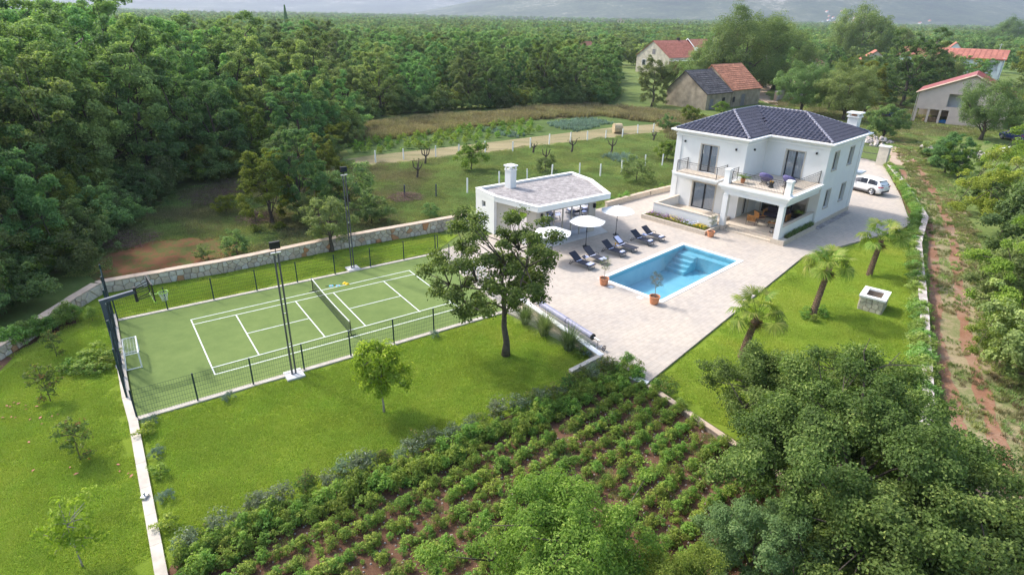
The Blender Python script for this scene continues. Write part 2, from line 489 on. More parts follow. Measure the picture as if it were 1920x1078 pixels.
def stone_mat(name, lo, mid, hi):
    m, nt, b, out = new_mat(name)
    oi = nt.nodes.new('ShaderNodeObjectInfo')
    a = nt.nodes.new('ShaderNodeAttribute'); a.attribute_name = 'tint'
    f = math_(nt, 'FRACT', math_(nt, 'ADD', math_(nt, 'MULTIPLY', oi.outputs['Random'], 3.7), a.outputs['Fac']))
    c = ramp(nt, f, [(0, lo), (.35, mid), (.7, hi), (.93, (.47, .25, .13)), (1, (.50, .24, .12))])
    n2 = ramp(nt, noise(nt, posn(nt), 7, 5), [(.3, (.78, .78, .80)), (.7, (1.15, 1.13, 1.1))])
    nt.links.new(mixc(nt, 1.0, c, n2, 'MULTIPLY'), b.inputs['Base Color'])
    b.inputs['Roughness'].default_value = .9
    bump(nt, b, noise(nt, posn(nt), 18, 4), .5, .02)
    return m
M['stone'] = stone_mat('wall_stone', (.42, .36, .31), (.55, .46, .37), (.62, .58, .53))
M['mortar'] = plain('mortar', (.30, .235, .18), .95, var=.2, scale=6)
M['coping_tan'] = plain('tan_coping', (.50, .39, .30), .9, var=.15, scale=2, bmp=.15)

def pool_tile():
    m, nt, b, out = new_mat('pool_mosaic')
    v = posn(nt, rot=-TH)
    sep = nt.nodes.new('ShaderNodeSeparateXYZ'); nt.links.new(v, sep.inputs[0])
    cmb = nt.nodes.new('ShaderNodeCombineXYZ')
    nt.links.new(sep.outputs[0], cmb.inputs[0])
    nt.links.new(math_(nt, 'ADD', sep.outputs[1], sep.outputs[2]), cmb.inputs[1])
    vo = N(nt, 'ShaderNodeTexVoronoi', Scale=3.2); nt.links.new(v, vo.inputs['Vector'])
    dots = ramp(nt, vo.outputs['Distance'], [(.07, (.25, .38, .42)), (.11, (1, 1, 1))])
    c = ramp(nt, noise(nt, v, 1.3, 4), [(.3, (.30, .62, .74)), (.7, (.42, .72, .81))])
    c = mixc(nt, 1.0, c, dots, 'MULTIPLY')
    nt.links.new(c, b.inputs['Base Color']); b.inputs['Roughness'].default_value = .4
    return m
M['pooltile'] = pool_tile()

L = {}
L['oak'] = leaf_mat('oak_leaves', (.078, .120, .034), (.165, .235, .058), (.38, .45, .13), hue=.010, val=.10)
L['oak_mid'] = leaf_mat('woodland_leaves', (.125, .195, .072), (.25, .365, .125), (.39, .50, .18), hue=.035, val=.38)
L['grey'] = leaf_mat('grey_green_leaves', (.13, .19, .07), (.235, .315, .115), (.37, .44, .18))
L['yellow'] = leaf_mat('yellow_green_leaves', (.125, .175, .030), (.23, .29, .05), (.38, .42, .07))
L['ash'] = leaf_mat('ash_leaves', (.14, .21, .035), (.28, .365, .06), (.48, .54, .12))
L['bright'] = leaf_mat('bright_leaves', (.19, .30, .03), (.37, .50, .06), (.58, .64, .14))
L['hedge'] = leaf_mat('hedge_leaves', (.17, .27, .055), (.29, .44, .10), (.50, .58, .28))
L['potato'] = leaf_mat('vegetable_leaves', (.15, .24, .05), (.29, .41, .08), (.46, .56, .12))
L['silver'] = leaf_mat('silver_leaves', (.14, .19, .10), (.28, .34, .22), (.48, .52, .42))
L['olive'] = leaf_mat('olive_leaves', (.14, .165, .085), (.24, .265, .155), (.36, .38, .25))
L['blue'] = leaf_mat('blue_leaves', (.13, .21, .18), (.25, .34, .33), (.38, .46, .46))
L['redtip'] = leaf_mat('red_tip_leaves', (.10, .17, .04), (.18, .26, .07), (.36, .20, .09))
L['palm'] = leaf_mat('palm_leaves', (.14, .22, .035), (.27, .37, .065), (.48, .48, .15))
L['deadpalm'] = leaf_mat('dead_palm_leaves', (.16, .10, .05), (.28, .19, .10), (.36, .27, .15))
L['pampas'] = leaf_mat('pampas_blades', (.12, .19, .07), (.23, .31, .13), (.38, .43, .24))
L['grass'] = leaf_mat('lawn_blades', (.275, .39, .043), (.405, .53, .070), (.57, .64, .13), hue=.01, val=.08, trans=.3, posvar=.22)
L['weed'] = leaf_mat('weed_blades', (.19, .26, .085), (.29, .36, .12), (.40, .41, .19), hue=.035, val=.38)
L['drygrass'] = leaf_mat('dry_blades', (.20, .17, .09), (.33, .28, .16), (.46, .40, .24), hue=.02, val=.25)
L['rough'] = leaf_mat('rough_blades', (.17, .165, .08), (.27, .26, .13), (.40, .34, .21), hue=.03, val=.3)

# ------------------------------------------------------------------ foliage
def unit(a):
    return a / np.maximum(np.linalg.norm(a, axis=1, keepdims=True), 1e-9)

def leaves(P, Nn, size, g, asp=.62, fold=.18, tint=None):
    """folded diamond leaves at P facing Nn -> vertices, faces, tint"""
    n = len(P); Nn = unit(Nn)
    a = unit(np.cross(Nn, g.normal(size=(n, 3)))); b = np.cross(Nn, a)
    s = (np.full(n, size) if np.isscalar(size) else size) * g.uniform(.7, 1.25, n); s = s[:, None]
    V = np.stack([P - a * s * .5, P + b * s * asp * .5 + Nn * s * fold, P + a * s * .5, P - b * s * asp * .5 + Nn * s * fold], 1).reshape(-1, 3)
    i = np.arange(n)[:, None] * 4
    F = np.concatenate([i + [0, 1, 2], i + [0, 2, 3]], 0)
    t = g.random(n) if tint is None else tint
    return V, F, np.repeat(t, 4)

def lump(d, g, amp=.25, k=3):
    """smooth random radius factor over directions d"""
    r = np.ones(len(d))
    for f in (1.6, 3.0, 5.0)[:k]:
        w = g.normal(size=3) * f; ph = g.random() * 6.28
        r += amp / (f ** .6) * np.sin(d @ w + ph)
        w = g.normal(size=3) * f; ph = g.random() * 6.28
        r += amp * .6 / (f ** .6) * np.sin(d @ w + ph)
    return r

def crown(seed, H, Rr, base, n_cl, n_leaf, leaf, cl_r=None, amp=.22, inner=.5, flat=.85, shape=1.0, asp=.62, low=-.92, sprig=.0):
    """leaf clumps spread through an uneven crown volume; returns V,F,tint and clump centres"""
    g = np.random.default_rng(seed)
    hz = (H - base) / 2; cz = base + hz
    i = np.arange(n_cl) + .5
    ph = np.arccos(1 - 2 * i / n_cl); th = math.pi * (1 + 5 ** .5) * i
    d = np.stack([np.cos(th) * np.sin(ph), np.sin(th) * np.sin(ph), np.cos(ph)], 1)
    d = unit(d + g.normal(size=d.shape) * .22)
    d = d[d[:, 2] > low]
    n_cl = len(d)
    rho = g.uniform(inner, 1.0, n_cl) ** .8 * lump(d, g, amp)
    C = d * rho[:, None] * [Rr, Rr, hz]
    k = 1 + (shape - 1) * (C[:, 2] / hz)          # <1 narrows the top
    C[:, :2] *= np.clip(k, .25, 1.6)[:, None]
    C[:, 2] += cz
    cl_r = cl_r * 1.25 if cl_r else Rr * 1.9 / math.sqrt(n_cl)
    cr = cl_r * g.uniform(.65, 1.35, n_cl)
    pick = g.choice(n_cl, n_leaf, p=cr ** 2 / (cr ** 2).sum())
    q = unit(g.normal(size=(n_leaf, 3))); q[:, 2] = np.where(q[:, 2] < -.35, -q[:, 2], q[:, 2])
    rr = g.uniform(.35, 1.0, n_leaf) ** .5
    if sprig: rr *= 1 + sprig * (g.random(n_leaf) ** 6)
    sub = unit(g.normal(size=(n_cl, 7, 3))) * (cr * .75)[:, None, None] * g.uniform(.5, 1.15, (n_cl, 7, 1)) * [1, 1, flat]
    P = C[pick] + sub[pick, g.integers(0, 7, n_leaf)] + q * (rr * cr[pick] * .52)[:, None] * [1, 1, flat]
    Nn = q * .6 + d[pick] * .3 + g.normal(size=(n_leaf, 3)) * .45 + [0, 0, .35]
    ctint = g.uniform(-.2, .2, n_cl)
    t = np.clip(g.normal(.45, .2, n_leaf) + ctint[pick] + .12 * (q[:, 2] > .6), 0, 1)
    V, F, T = leaves(P, Nn, leaf, g, asp, tint=t)
    return V, F, T, C

def limbs(seed, C, H, base, tr, n_main=7, twig=.02, lean=(0, 0), n=6, every=1, fork=.35):
    """tapered trunk, main limbs and twigs that reach the clumps"""
    g = random.Random(seed); mb = MB()
    top = base + (H - base) * .55
    pts = []; m = 7
    for i in range(m):
        t = i / (m - 1)
        pts.append(Vector((lean[0] * t + g.uniform(-1, 1) * tr * .6 * (t > 0), lean[1] * t + g.uniform(-1, 1) * tr * .6 * (t > 0), -.05 + (top + .05) * t)))
    rad = [tr * (1.35 if i == 0 else 1 - .72 * i / (m - 1)) for i in range(m)]
    mb.tube(pts, rad, n + 2)
    def on(t):
        t = max(0, min(.999, t)) * (m - 1); i = int(t); return pts[i].lerp(pts[i + 1], t - i)
    C = [Vector(c) for c in C]
    order = sorted(C, key=lambda c: math.atan2(c.y, c.x))
    main = []
    step = max(1, len(order) // n_main)
    t0 = min(.9, base / top * .85)
    for k in range(0, len(order), step):
        c = order[k]
        s = on(t0 + (1 - t0) * g.uniform(0, .8))
        e = s.lerp(c, .8)
        mid = s.lerp(e, .5) + Vector((g.uniform(-.2, .2), g.uniform(-.2, .2), g.uniform(-.1, .35))) * (H * .05)
        q = s.lerp(mid, .5) + Vector((0, 0, H * .01))
        line = [s, q, mid, mid.lerp(e, .5) + Vector((g.uniform(-.1, .1), g.uniform(-.1, .1), .05)), e]
        mb.tube(line, [tr * .32, tr * .26, tr * .19, tr * .12, tr * .05], n)
        main.append(line)
    nodes = [(p, l, i) for l in main for i, p in enumerate(l[1:], 1)] + [(p, None, 0) for p in pts[-3:]]
    for c in C[::every]:
        s = min(nodes, key=lambda a: (a[0] - c).length)[0]
        if (s - c).length < .05: continue
        mid = s.lerp(c, .5) + Vector((g.uniform(-.1, .1), g.uniform(-.1, .1), g.uniform(0, .15))) * (H * .04)
        mb.tube([s, mid, c], [twig * 2.2, twig * 1.4, twig * .6], 4)
    return mb

def tree_parts(name, seed, H, Rr, base, n_cl, n_leaf, leaf, lm, tr, bark='bark', n_main=7, twig=.02, lean=(0, 0), every=1, nn=6, **kw):
    V, F, T, C = crown(seed, H, Rr, base, n_cl, n_leaf, leaf, **kw)
    if lean != (0, 0):
        V[:, 0] += lean[0]; V[:, 1] += lean[1]; C[:, 0] += lean[0]; C[:, 1] += lean[1]
    cm = fast_mesh(name + '_crown', V, F, T); cm.materials.append(L[lm])
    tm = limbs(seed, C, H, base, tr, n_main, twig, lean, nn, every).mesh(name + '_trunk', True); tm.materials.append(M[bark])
    return tm, cm, H

def plant(kind, parts, loc, h, label, cat='tree', group=None, rz=None, wide=1.0, name=None):
    """a tree or shrub thing: Empty > trunk, crown"""
    tm, cm, H = parts
    r = empty(name or kind, (loc[0], loc[1], loc[2] if len(loc) > 2 else 0.0), rnd.uniform(0, 6.28) if rz is None else rz, label, cat, group)
    s = h / H; r.scale = (s * wide, s * wide, s)
    if tm is not None: link('trunk' if cat == 'tree' else 'stem', tm, r)
    link('crown' if cat == 'tree' else 'foliage', cm, r)
    return r

T_ = {}
T_['woodA'] = tree_parts('woodA', 11, 10, 4.0, .3, 130, 38000, .17, 'oak_mid', .28, every=3, amp=.3)
T_['woodB'] = tree_parts('woodB', 12, 10, 3.5, .2, 120, 36000, .16, 'oak_mid', .26, every=3, amp=.26, shape=.8)
T_['woodC'] = tree_parts('woodC', 13, 10, 4.5, .5, 150, 42000, .17, 'oak_mid', .3, every=3, amp=.34)
T_['woodD'] = tree_parts('woodD', 14, 8, 3.2, .1, 100, 30000, .14, 'yellow', .2, every=4, amp=.3, shape=.8)
T_['woodE'] = tree_parts('woodE', 15, 9, 3.8, .3, 110, 32000, .14, 'grey', .24, every=3, amp=.24)
T_['farA'] = tree_parts('farA', 16, 9, 4.4, .3, 50, 3600, .46, 'oak_mid', .25, every=50, n_main=3, nn=4)
T_['farB'] = tree_parts('farB', 17, 8, 3.8, .2, 44, 3200, .46, 'oak_mid', .25, every=50, n_main=3, nn=4, shape=.8)
T_['farC'] = tree_parts('farC', 18, 7, 4.0, .1, 40, 3000, .46, 'yellow', .25, every=50, n_main=3, nn=4)
T_['shrubA'] = tree_parts('shrubA', 21, 2, 1.2, .0, 44, 5500, .10, 'oak_mid', .05, every=2, n_main=6, twig=.008, amp=.3)
T_['shrubB'] = tree_parts('shrubB', 22, 2, 1.15, .0, 40, 5500, .10, 'yellow', .05, every=2, n_main=6, twig=.008, amp=.35, shape=.7)
T_['shrubC'] = tree_parts('shrubC', 23, 2, 1.3, .0, 46, 5500, .10, 'grey', .05, every=2, n_main=6, twig=.008, amp=.3)
T_['round'] = tree_parts('round', 24, 4, 1.9, .9, 70, 15000, .10, 'grey', .16, every=2, n_main=7, twig=.015, amp=.16)
T_['mulberry'] = tree_parts('mulberry', 25, 9, 5.0, .5, 190, 56000, .15, 'grey', .30, every=4, amp=.13, inner=.55, flat=1.0, cl_r=.95)
T_['walnut'] = tree_parts('walnut', 26, 9, 4.6, 1.0, 160, 46000, .15, 'grey', .28, every=4, amp=.17, inner=.5, flat=.95, cl_r=.9)
T_['bushnear'] = tree_parts('bushnear', 27, 6, 3.2, .0, 90, 26000, .13, 'ash', .12, every=2, n_main=9, twig=.015, amp=.3)
T_['bushnear2'] = tree_parts('bushnear2', 28, 5, 2.8, .0, 90, 24000, .14, 'oak_mid', .12, every=2, n_main=9, twig=.015, amp=.3)
# small garden plants
T_['sapling'] = tree_parts('sapling', 31, 2.4, .75, .7, 30, 1100, .15, 'bright', .025, 'bark_pale', n_main=5, twig=.008, asp=.4, cl_r=.26)
T_['magnolia'] = tree_parts('magnolia', 32, 2.2, .55, .15, 26, 650, .15, 'redtip', .025, n_main=5, twig=.01, asp=.5, cl_r=.22)
T_['hedgebit'] = tree_parts('hedgebit', 33, 1.2, .45, .0, 24, 1300, .085, 'hedge', .015, n_main=5, twig=.007, asp=.45, cl_r=.2)
T_['laurel'] = tree_parts('laurel', 34, 1.1, .5, .0, 20, 520, .13, 'silver', .015, n_main=5, twig=.007, asp=.4, cl_r=.2, sprig=.8)
T_['laurelred'] = tree_parts('laurelred', 35, 1.1, .5, .0, 20, 520, .12, 'redtip', .015, n_main=5, twig=.007, asp=.4, cl_r=.2, sprig=.8)
T_['olive'] = tree_parts('olive', 36, 1.5, .34, .55, 24, 900, .055, 'olive', .022, 'bark_pale', n_main=5, twig=.005, asp=.3, cl_r=.13)
T_['potA'] = tree_parts('potA', 37, .6, .34, .0, 14, 520, .085, 'potato', .01, n_main=3, twig=.006, asp=.6, cl_r=.15, every=2)
T_['potB'] = tree_parts('potB', 38, .5, .30, .0, 12, 460, .08, 'potato', .01, n_main=3, twig=.006, asp=.6, cl_r=.15, every=2)
T_['potC'] = tree_parts('potC', 39, .7, .28, .0, 12, 460, .08, 'potato', .01, n_main=3, twig=.006, asp=.5, cl_r=.15, every=2)
T_['bluebit'] = tree_parts('bluebit', 40, .4, .25, .0, 14, 500, .07, 'blue', .01, n_main=3, twig=.004, asp=.2, cl_r=.11, every=3)
T_['weedbit'] = tree_parts('weedbit', 41, .6, .35, .0, 14, 420, .10, 'potato', .01, n_main=3, twig=.005, asp=.5, cl_r=.15, every=2)

# ------------------------------------------------------------------ scattering (grass and other things nobody could count)
def blades(name, seed, n, area, h, w, lm, spread=.5, curve=.4, clump=0):
    """a patch of n bent grass blades"""
    g = np.random.default_rng(seed)
    if clump:
        cc = g.uniform(-area / 2, area / 2, (clump, 2)); P = cc[g.integers(0, clump, n)] + g.normal(size=(n, 2)) * .05
    else:
        P = g.uniform(-area / 2, area / 2, (n, 2))
    az = g.uniform(0, 6.283, n); d = np.stack([np.cos(az), np.sin(az)], 1); s = np.stack([-d[:, 1], d[:, 0]], 1)
    hh = h * g.uniform(.5, 1.25, n); le = hh * spread * g.uniform(.2, 1.3, n)
    z0 = np.zeros(n)
    A = np.column_stack([P - s * w / 2, z0]); B = np.column_stack([P + s * w / 2, z0])
    Cc = np.column_stack([P + d * (le * (.5 - curve * .3))[:, None] - s * w * .35, hh * .62])
    D = np.column_stack([P + d * (le * (.5 - curve * .3))[:, None] + s * w * .35, hh * .62])
    E = np.column_stack([P + d * le[:, None], hh * (1 - curve * .3)])
    V = np.stack([A, B, D, Cc, E], 1).reshape(-1, 3)
    i = np.arange(n)[:, None] * 5
    F = np.concatenate([i + [0, 1, 2], i + [0, 2, 3], i + [3, 2, 4]], 0)
    me = fast_mesh(name, V, F, np.repeat(g.random(n), 5)); me.materials.append(L[lm]); return me

def scatter(name, pts, variants, label, cat, rot=None, scl=None, parent=None, structure=False):
    """ONE object of kind stuff: patches set on points by geometry nodes"""
    pts = np.asarray(pts, dtype=np.float32); n = len(pts)
    me = bpy.data.meshes.new(name); me.vertices.add(n); me.vertices.foreach_set('co', pts.ravel())
    for nm, arr in (('rotz', rng.uniform(0, 6.283, n) if rot is None else rot), ('scl', np.ones(n) if scl is None else scl)):
        at_ = me.attributes.new(nm, 'FLOAT', 'POINT'); at_.data.foreach_set('value', np.asarray(arr, dtype=np.float32))
    at_ = me.attributes.new('idx', 'INT', 'POINT'); at_.data.foreach_set('value', rng.integers(0, len(variants), n).astype(np.int32))
    o = link(name, me, parent)
    ng = bpy.data.node_groups.new(name, 'GeometryNodeTree')
    ng.interface.new_socket('Geometry', in_out='INPUT', socket_type='NodeSocketGeometry')
    ng.interface.new_socket('Geometry', in_out='OUTPUT', socket_type='NodeSocketGeometry')
    gi = ng.nodes.new('NodeGroupInput'); go = ng.nodes.new('NodeGroupOutput')
    ip = ng.nodes.new('GeometryNodeInstanceOnPoints'); jn = ng.nodes.new('GeometryNodeJoinGeometry')
    for vm in reversed(variants):
        src = bpy.data.objects.new(vm.name + '_src', vm)
        oi = ng.nodes.new('GeometryNodeObjectInfo'); oi.inputs['Object'].default_value = src; oi.inputs['As Instance'].default_value = True
        ng.links.new(oi.outputs['Geometry'], jn.inputs[0])
    def attr(nm, typ):
        a = ng.nodes.new('GeometryNodeInputNamedAttribute'); a.data_type = typ; a.inputs['Name'].default_value = nm; return a.outputs[0]
    cx = ng.nodes.new('ShaderNodeCombineXYZ'); ng.links.new(attr('rotz', 'FLOAT'), cx.inputs[2])
    ng.links.new(gi.outputs[0], ip.inputs['Points']); ng.links.new(jn.outputs[0], ip.inputs['Instance'])
    ip.inputs['Pick Instance'].default_value = True
    ng.links.new(attr('idx', 'INT'), ip.inputs['Instance Index'])
    ng.links.new(cx.outputs[0], ip.inputs['Rotation']); ng.links.new(attr('scl', 'FLOAT'), ip.inputs['Scale'])
    ng.links.new(ip.outputs[0], go.inputs[0])
    md = o.modifiers.new('scatter', 'NODES'); md.node_group = ng
    if parent is None: tag(o, label, cat, kind='stuff')
    else: tag(o, label, None, kind='stuff')
    return o

def inside(P, poly):
    x, y = P[:, 0], P[:, 1]; r = np.zeros(len(P), bool); n = len(poly)
    for i in range(n):
        x1, y1 = poly[i][0], poly[i][1]; x2, y2 = poly[(i + 1) % n][0], poly[(i + 1) % n][1]
        c = ((y1 > y) != (y2 > y)) & (x < (x2 - x1) * (y - y1) / ((y2 - y1) if y2 != y1 else 1e-9) + x1)
        r ^= c
    return r
def edge_dist(P, poly):
    d = np.full(len(P), 1e9); n = len(poly)
    for i in range(n):
        a = np.array(poly[i][:2], float); b = np.array(poly[(i + 1) % n][:2], float); ab = b - a
        t = np.clip(((P - a) @ ab) / max(ab @ ab, 1e-9), 0, 1)
        d = np.minimum(d, np.linalg.norm(P - (a + t[:, None] * ab), axis=1))
    return d
def fill(poly, step, jit=.5, margin=0.0, holes=(), seed=0, z=0.0):
    g = np.random.default_rng(seed)
    p = np.array([q[:2] for q in poly], float); lo, hi = p.min(0), p.max(0)
    X, Y = np.meshgrid(np.arange(lo[0], hi[0], step), np.arange(lo[1], hi[1], step))
    P = np.column_stack([X.ravel(), Y.ravel()]) + g.uniform(-jit, jit, (X.size, 2)) * step
    P = P[inside(P, poly)]
    if margin: P = P[edge_dist(P, poly) > margin]
    for h in holes:
        hp, mg = (h if isinstance(h, tuple) and isinstance(h[1], (int, float)) else (h, 0))
        k = ~inside(P, hp)
        if mg: k &= edge_dist(P, hp) > mg
        P = P[k]
    return np.column_stack([P, np.full(len(P), z)])
def A(pts, z=0.0):
    return [at(x, y, z) for x, y in pts]

# ------------------------------------------------------------------ the setting
def sheet(name, poly, z, mat, parent=None, kind='structure'):
    return MB().poly(poly, z).build(name, mat, parent, kind=kind)

def holed(name, outer, hole, z, mat):
    import bmesh
    bm = bmesh.new()
    vs = [bm.verts.new((p[0], p[1], z)) for p in outer]; hs = [bm.verts.new((p[0], p[1], z)) for p in hole]
    es = [bm.edges.new((l[i], l[(i + 1) % len(l)])) for l in (vs, hs) for i in range(len(l))]
    bmesh.ops.triangle_fill(bm, use_beauty=True, edges=es, normal=(0, 0, 1))
    for f in bm.faces:
        if f.normal.z < 0: f.normal_flip()
    me = bpy.data.meshes.new(name); bm.to_mesh(me); bm.free()
    return tag(link(name, me, None, mat), kind='structure')
S_ = 9000
HOLE = [W(30.1, -22.4), W(30.1, -17.7), W(40.3, -17.7), W(40.3, -22.4)]
holed('ground', [(-S_, -300), (S_, -300), (S_, 9000), (-S_, 9000)], HOLE, -.04, M['plain'])
holed('rough_ground', [(-160, 2), (60, 2), (130, 60), (190, 210), (90, 330), (-60, 330), (-190, 200)], HOLE, -.03, M['rough'])
# hills beyond the valley
def hills():
    nx, ny = 150, 60
    X = np.linspace(-5200, 5200, nx); Y = np.linspace(2150, 7600, ny) ** 1.0
    XX, YY = np.meshgrid(X, Y)
    g = np.random.default_rng(3)
    def bumpf(cx, cy, sx, sy, h): return h * np.exp(-((XX - cx) / sx) ** 2 - ((YY - cy) / sy) ** 2)
    Z = bumpf(1250, 3000, 900, 500, 120) + bumpf(250, 3500, 620, 700, 125) + bumpf(1500, 3900, 1000, 900, 290) + bumpf(3200, 4200, 1500, 1100, 300)
    Z += bumpf(-900, 6400, 2600, 1300, 250) + bumpf(1400, 6600, 3000, 1200, 340) + bumpf(-3800, 5200, 1600, 1200, 260)
    amp = np.clip((YY - 2400) / 1500, 0, 1)
    for k in range(26):
        f = g.uniform(.0015, .012); w = g.uniform(0, 6.28); p = g.uniform(0, 6.28)
        Z += amp * (.055 / f ** .9) * np.sin((XX * math.cos(w) + YY * math.sin(w)) * f + p) * .35
    Z = np.minimum(np.maximum(Z - 14, -3), 360)
    V = np.column_stack([XX.ravel(), YY.ravel(), Z.ravel()])
    i, j = np.meshgrid(np.arange(nx - 1), np.arange(ny - 1)); a = (j * nx + i).ravel()
    F = np.column_stack([a, a + 1, a + nx + 1, a + nx])
    me = fast_mesh('hills', V, F, smooth=True); me.materials.append(M['hill'])
    return tag(link('hills', me), kind='structure'), (X, Y, Z)
HILL, HG = hills()
def hill_z(x, y):
    X, Y, Z = HG; i = int(np.clip(np.searchsorted(X, x) - 1, 0, len(X) - 2)); j = int(np.clip(np.searchsorted(Y, y) - 1, 0, len(Y) - 2))
    a = (x - X[i]) / (X[i + 1] - X[i]); b = (y - Y[j]) / (Y[j + 1] - Y[j])
    return float((Z[j, i] * (1 - a) + Z[j, i + 1] * a) * (1 - b) + (Z[j + 1, i] * (1 - a) + Z[j + 1, i + 1] * a) * b)

# lines of the plot
CW = [at(0, 676), at(145, 580), at(191, 552), at(200, 549), at(420, 512), at(640, 467), at(807, 438), at(880, 424)]   # foot of the stone wall
K_TL, K_TR, K_BL, K_BR = Vector((-21.92, 29.85, 0)), Vector((-5.55, 41.1, 0)), Vector((-15.93, 21.22, 0)), Vector((-.45, 32.15, 0))
PATIO_PX = [(942, 583), (1010, 597)]
PATIO = [W(25.1, -33.6), W(22.1, -23.3), W(21.75, -14.6), W(21.85, -13.0), W(44.56, -15.0), W(57.5, -12.1), W(60.5, -12.0), W(62.2, -12.9), W(68.9, -15.3), W(84.6, -21.7), W(86.6, -26.5), W(75.0, -31.0), W(55.0, -32.3), W(43.0, -32.6), W(30.0, -33.8)]
LAWN_BACK = [K_TL + Vector((-.2, .2, 0)), *[p.copy() for p in CW[3:7]], at(860, 440), W(25.1, -33.8)]
LAWN_LEFT = [at(-60, 690), *[p.copy() for p in CW[:4]], at(206, 585), at(232, 740), at(255, 800), at(300, 1090), Vector((-14.0, 8, 0)), Vector((-40, 8, 0))]
LAWN_FRONT = [at(250, 790), K_BL + Vector((0, -.2, 0)), K_BR, W(22.0, -23.2), W(21.9, -15.6), at(1110, 712), at(1010, 758), at(830, 828), at(640, 905), at(480, 962), at(330, 1042), at(305, 1090)]
LAWN_RIGHT = [W(21.85, -13.0), W(44.5, -14.95), W(57.5, -12.05), W(60.7, -11.9), at(1722, 480), at(1733, 600), at(1740, 690), at(1750, 800), at(1640, 960), at(1385, 828), at(1212, 716)]
GARDEN = [at(1170, 690), at(1212, 716), at(1385, 832), at(1460, 885), at(1540, 1000), Vector((9.5, 8, 0)), Vector((-9.4, 8, 0)), at(305, 1090), at(330, 1042), at(480, 962), at(640, 905), at(830, 828), at(1010, 758), at(1110, 712)]
sheet('front_lawn', LAWN_FRONT, 0.0, M['lawn'])
sheet('side_lawn', LAWN_LEFT, 0.0, M['lawn'])
sheet('back_lawn', LAWN_BACK, 0.0, M['lawn'])
sheet('pool_lawn', LAWN_RIGHT, 0.0, M['lawn'])
sheet('vegetable_plot', GARDEN, 0.004, M['redsoil'])
# court
court = MB().prism([K_TL, K_TR, K_BR, K_BL], -.02, .03).build('court_surface', M['turf'], kind='structure')
cd = (K_TR - K_TL).normalized(); cn = Vector((cd.y, -cd.x, 0))
O_TL = at(358.1, 599.5, .03); O_TR = at(767.3, 507.3, .03); O_BR = at(861.1, 577.4, .03); O_BL = at(403.1, 702, .03)
def lerp2(a, b, t): return a + (b - a) * t
def court_line(a, b, w=.06):
    d = (b - a).normalized(); n = Vector((-d.y, d.x, 0)) * (w / 2); mb = MB()
    mb.quad(*[(q.x, q.y, 0) for q in (a - n - d * w / 2, b - n + d * w / 2, b + n + d * w / 2, a + n - d * w / 2)])
    o = mb.build('court_line', M['line'], court); o.location.z = .034 + court_line.k * .0006; court_line.k += 1
court_line.k = 0
i1, i2 = at(364, 608.2, .03), at(775.3, 514.6, .03); j1, j2 = at(399.5, 689, .03), at(847.5, 567, .03)
for a, b in ((O_TL, O_TR), (O_TR, O_BR), (O_BR, O_BL), (O_BL, O_TL), (i1, i2), (j1, j2),
             (at(442.5, 590.5, .03), at(485.3, 664.6, .03)), (at(554.4, 565.4, .03), at(608.9, 631.2, .03)), (at(719.5, 527.7, .03), at(787.3, 584.4, .03)),
             (at(625, 549, .03), at(685.6, 611.2, .03)), (at(464.9, 624.9, .03), at(577.5, 597.5, .03)), (at(655.7, 578.8, .03), at(750.2, 555.4, .03))):
    court_line(a, b)
def strip(name, a, b, w, z0, z1, mat, side=1, **kw):
    """kerb from a to b, width w to the given side"""
    d = (b - a).normalized(); n = Vector((-d.y, d.x, 0)) * (w * side)
    P = [a, b, b + n, a + n]
    if side < 0: P = P[::-1]
    return MB().prism([(p.x, p.y) for p in P], z0, z1).build(name, mat, **kw)
strip('court_kerb', K_TL, K_TR, .28, -.05, .07, M['conc'], 1, kind='structure', bevel=.01)
strip('court_kerb', K_BL, K_BR, .28, -.05, .07, M['conc'], -1, kind='structure', bevel=.01)
strip('court_kerb', K_TR + cd * .01, K_BR + cd * .01, .25, -.05, .125, M['conc'], 1, kind='structure', bevel=.01)
# patio slab with the pool cut out
PU0, PU1, PV0, PV1 = 29.95, 40.42, -22.56, -17.53
hole = [W(PU0, PV0), W(PU0, PV1), W(PU1, PV1), W(PU1, PV0)]
def patio():
    import bmesh
    bm = bmesh.new()
    vs = [bm.verts.new((p.x, p.y, .10)) for p in PATIO]; hs = [bm.verts.new((p.x, p.y, .10)) for p in hole]
    es = [bm.edges.new((vs[i], vs[(i + 1) % len(vs)])) for i in range(len(vs))] + [bm.edges.new((hs[i], hs[(i + 1) % 4])) for i in range(4)]
    bmesh.ops.triangle_fill(bm, use_beauty=True, edges=es, normal=(0, 0, 1))
    for f in bm.faces:
        if f.normal.z < 0: f.normal_flip()
    lo = [bm.verts.new((p.x, p.y, -.1)) for p in PATIO]
    for i in range(len(vs)):
        j = (i + 1) % len(vs); bm.faces.new((vs[i], vs[j], lo[j], lo[i]))
    me = bpy.data.meshes.new('patio'); bm.to_mesh(me); bm.free(); return me
tag(link('patio', patio(), None, M['paver']), kind='structure')
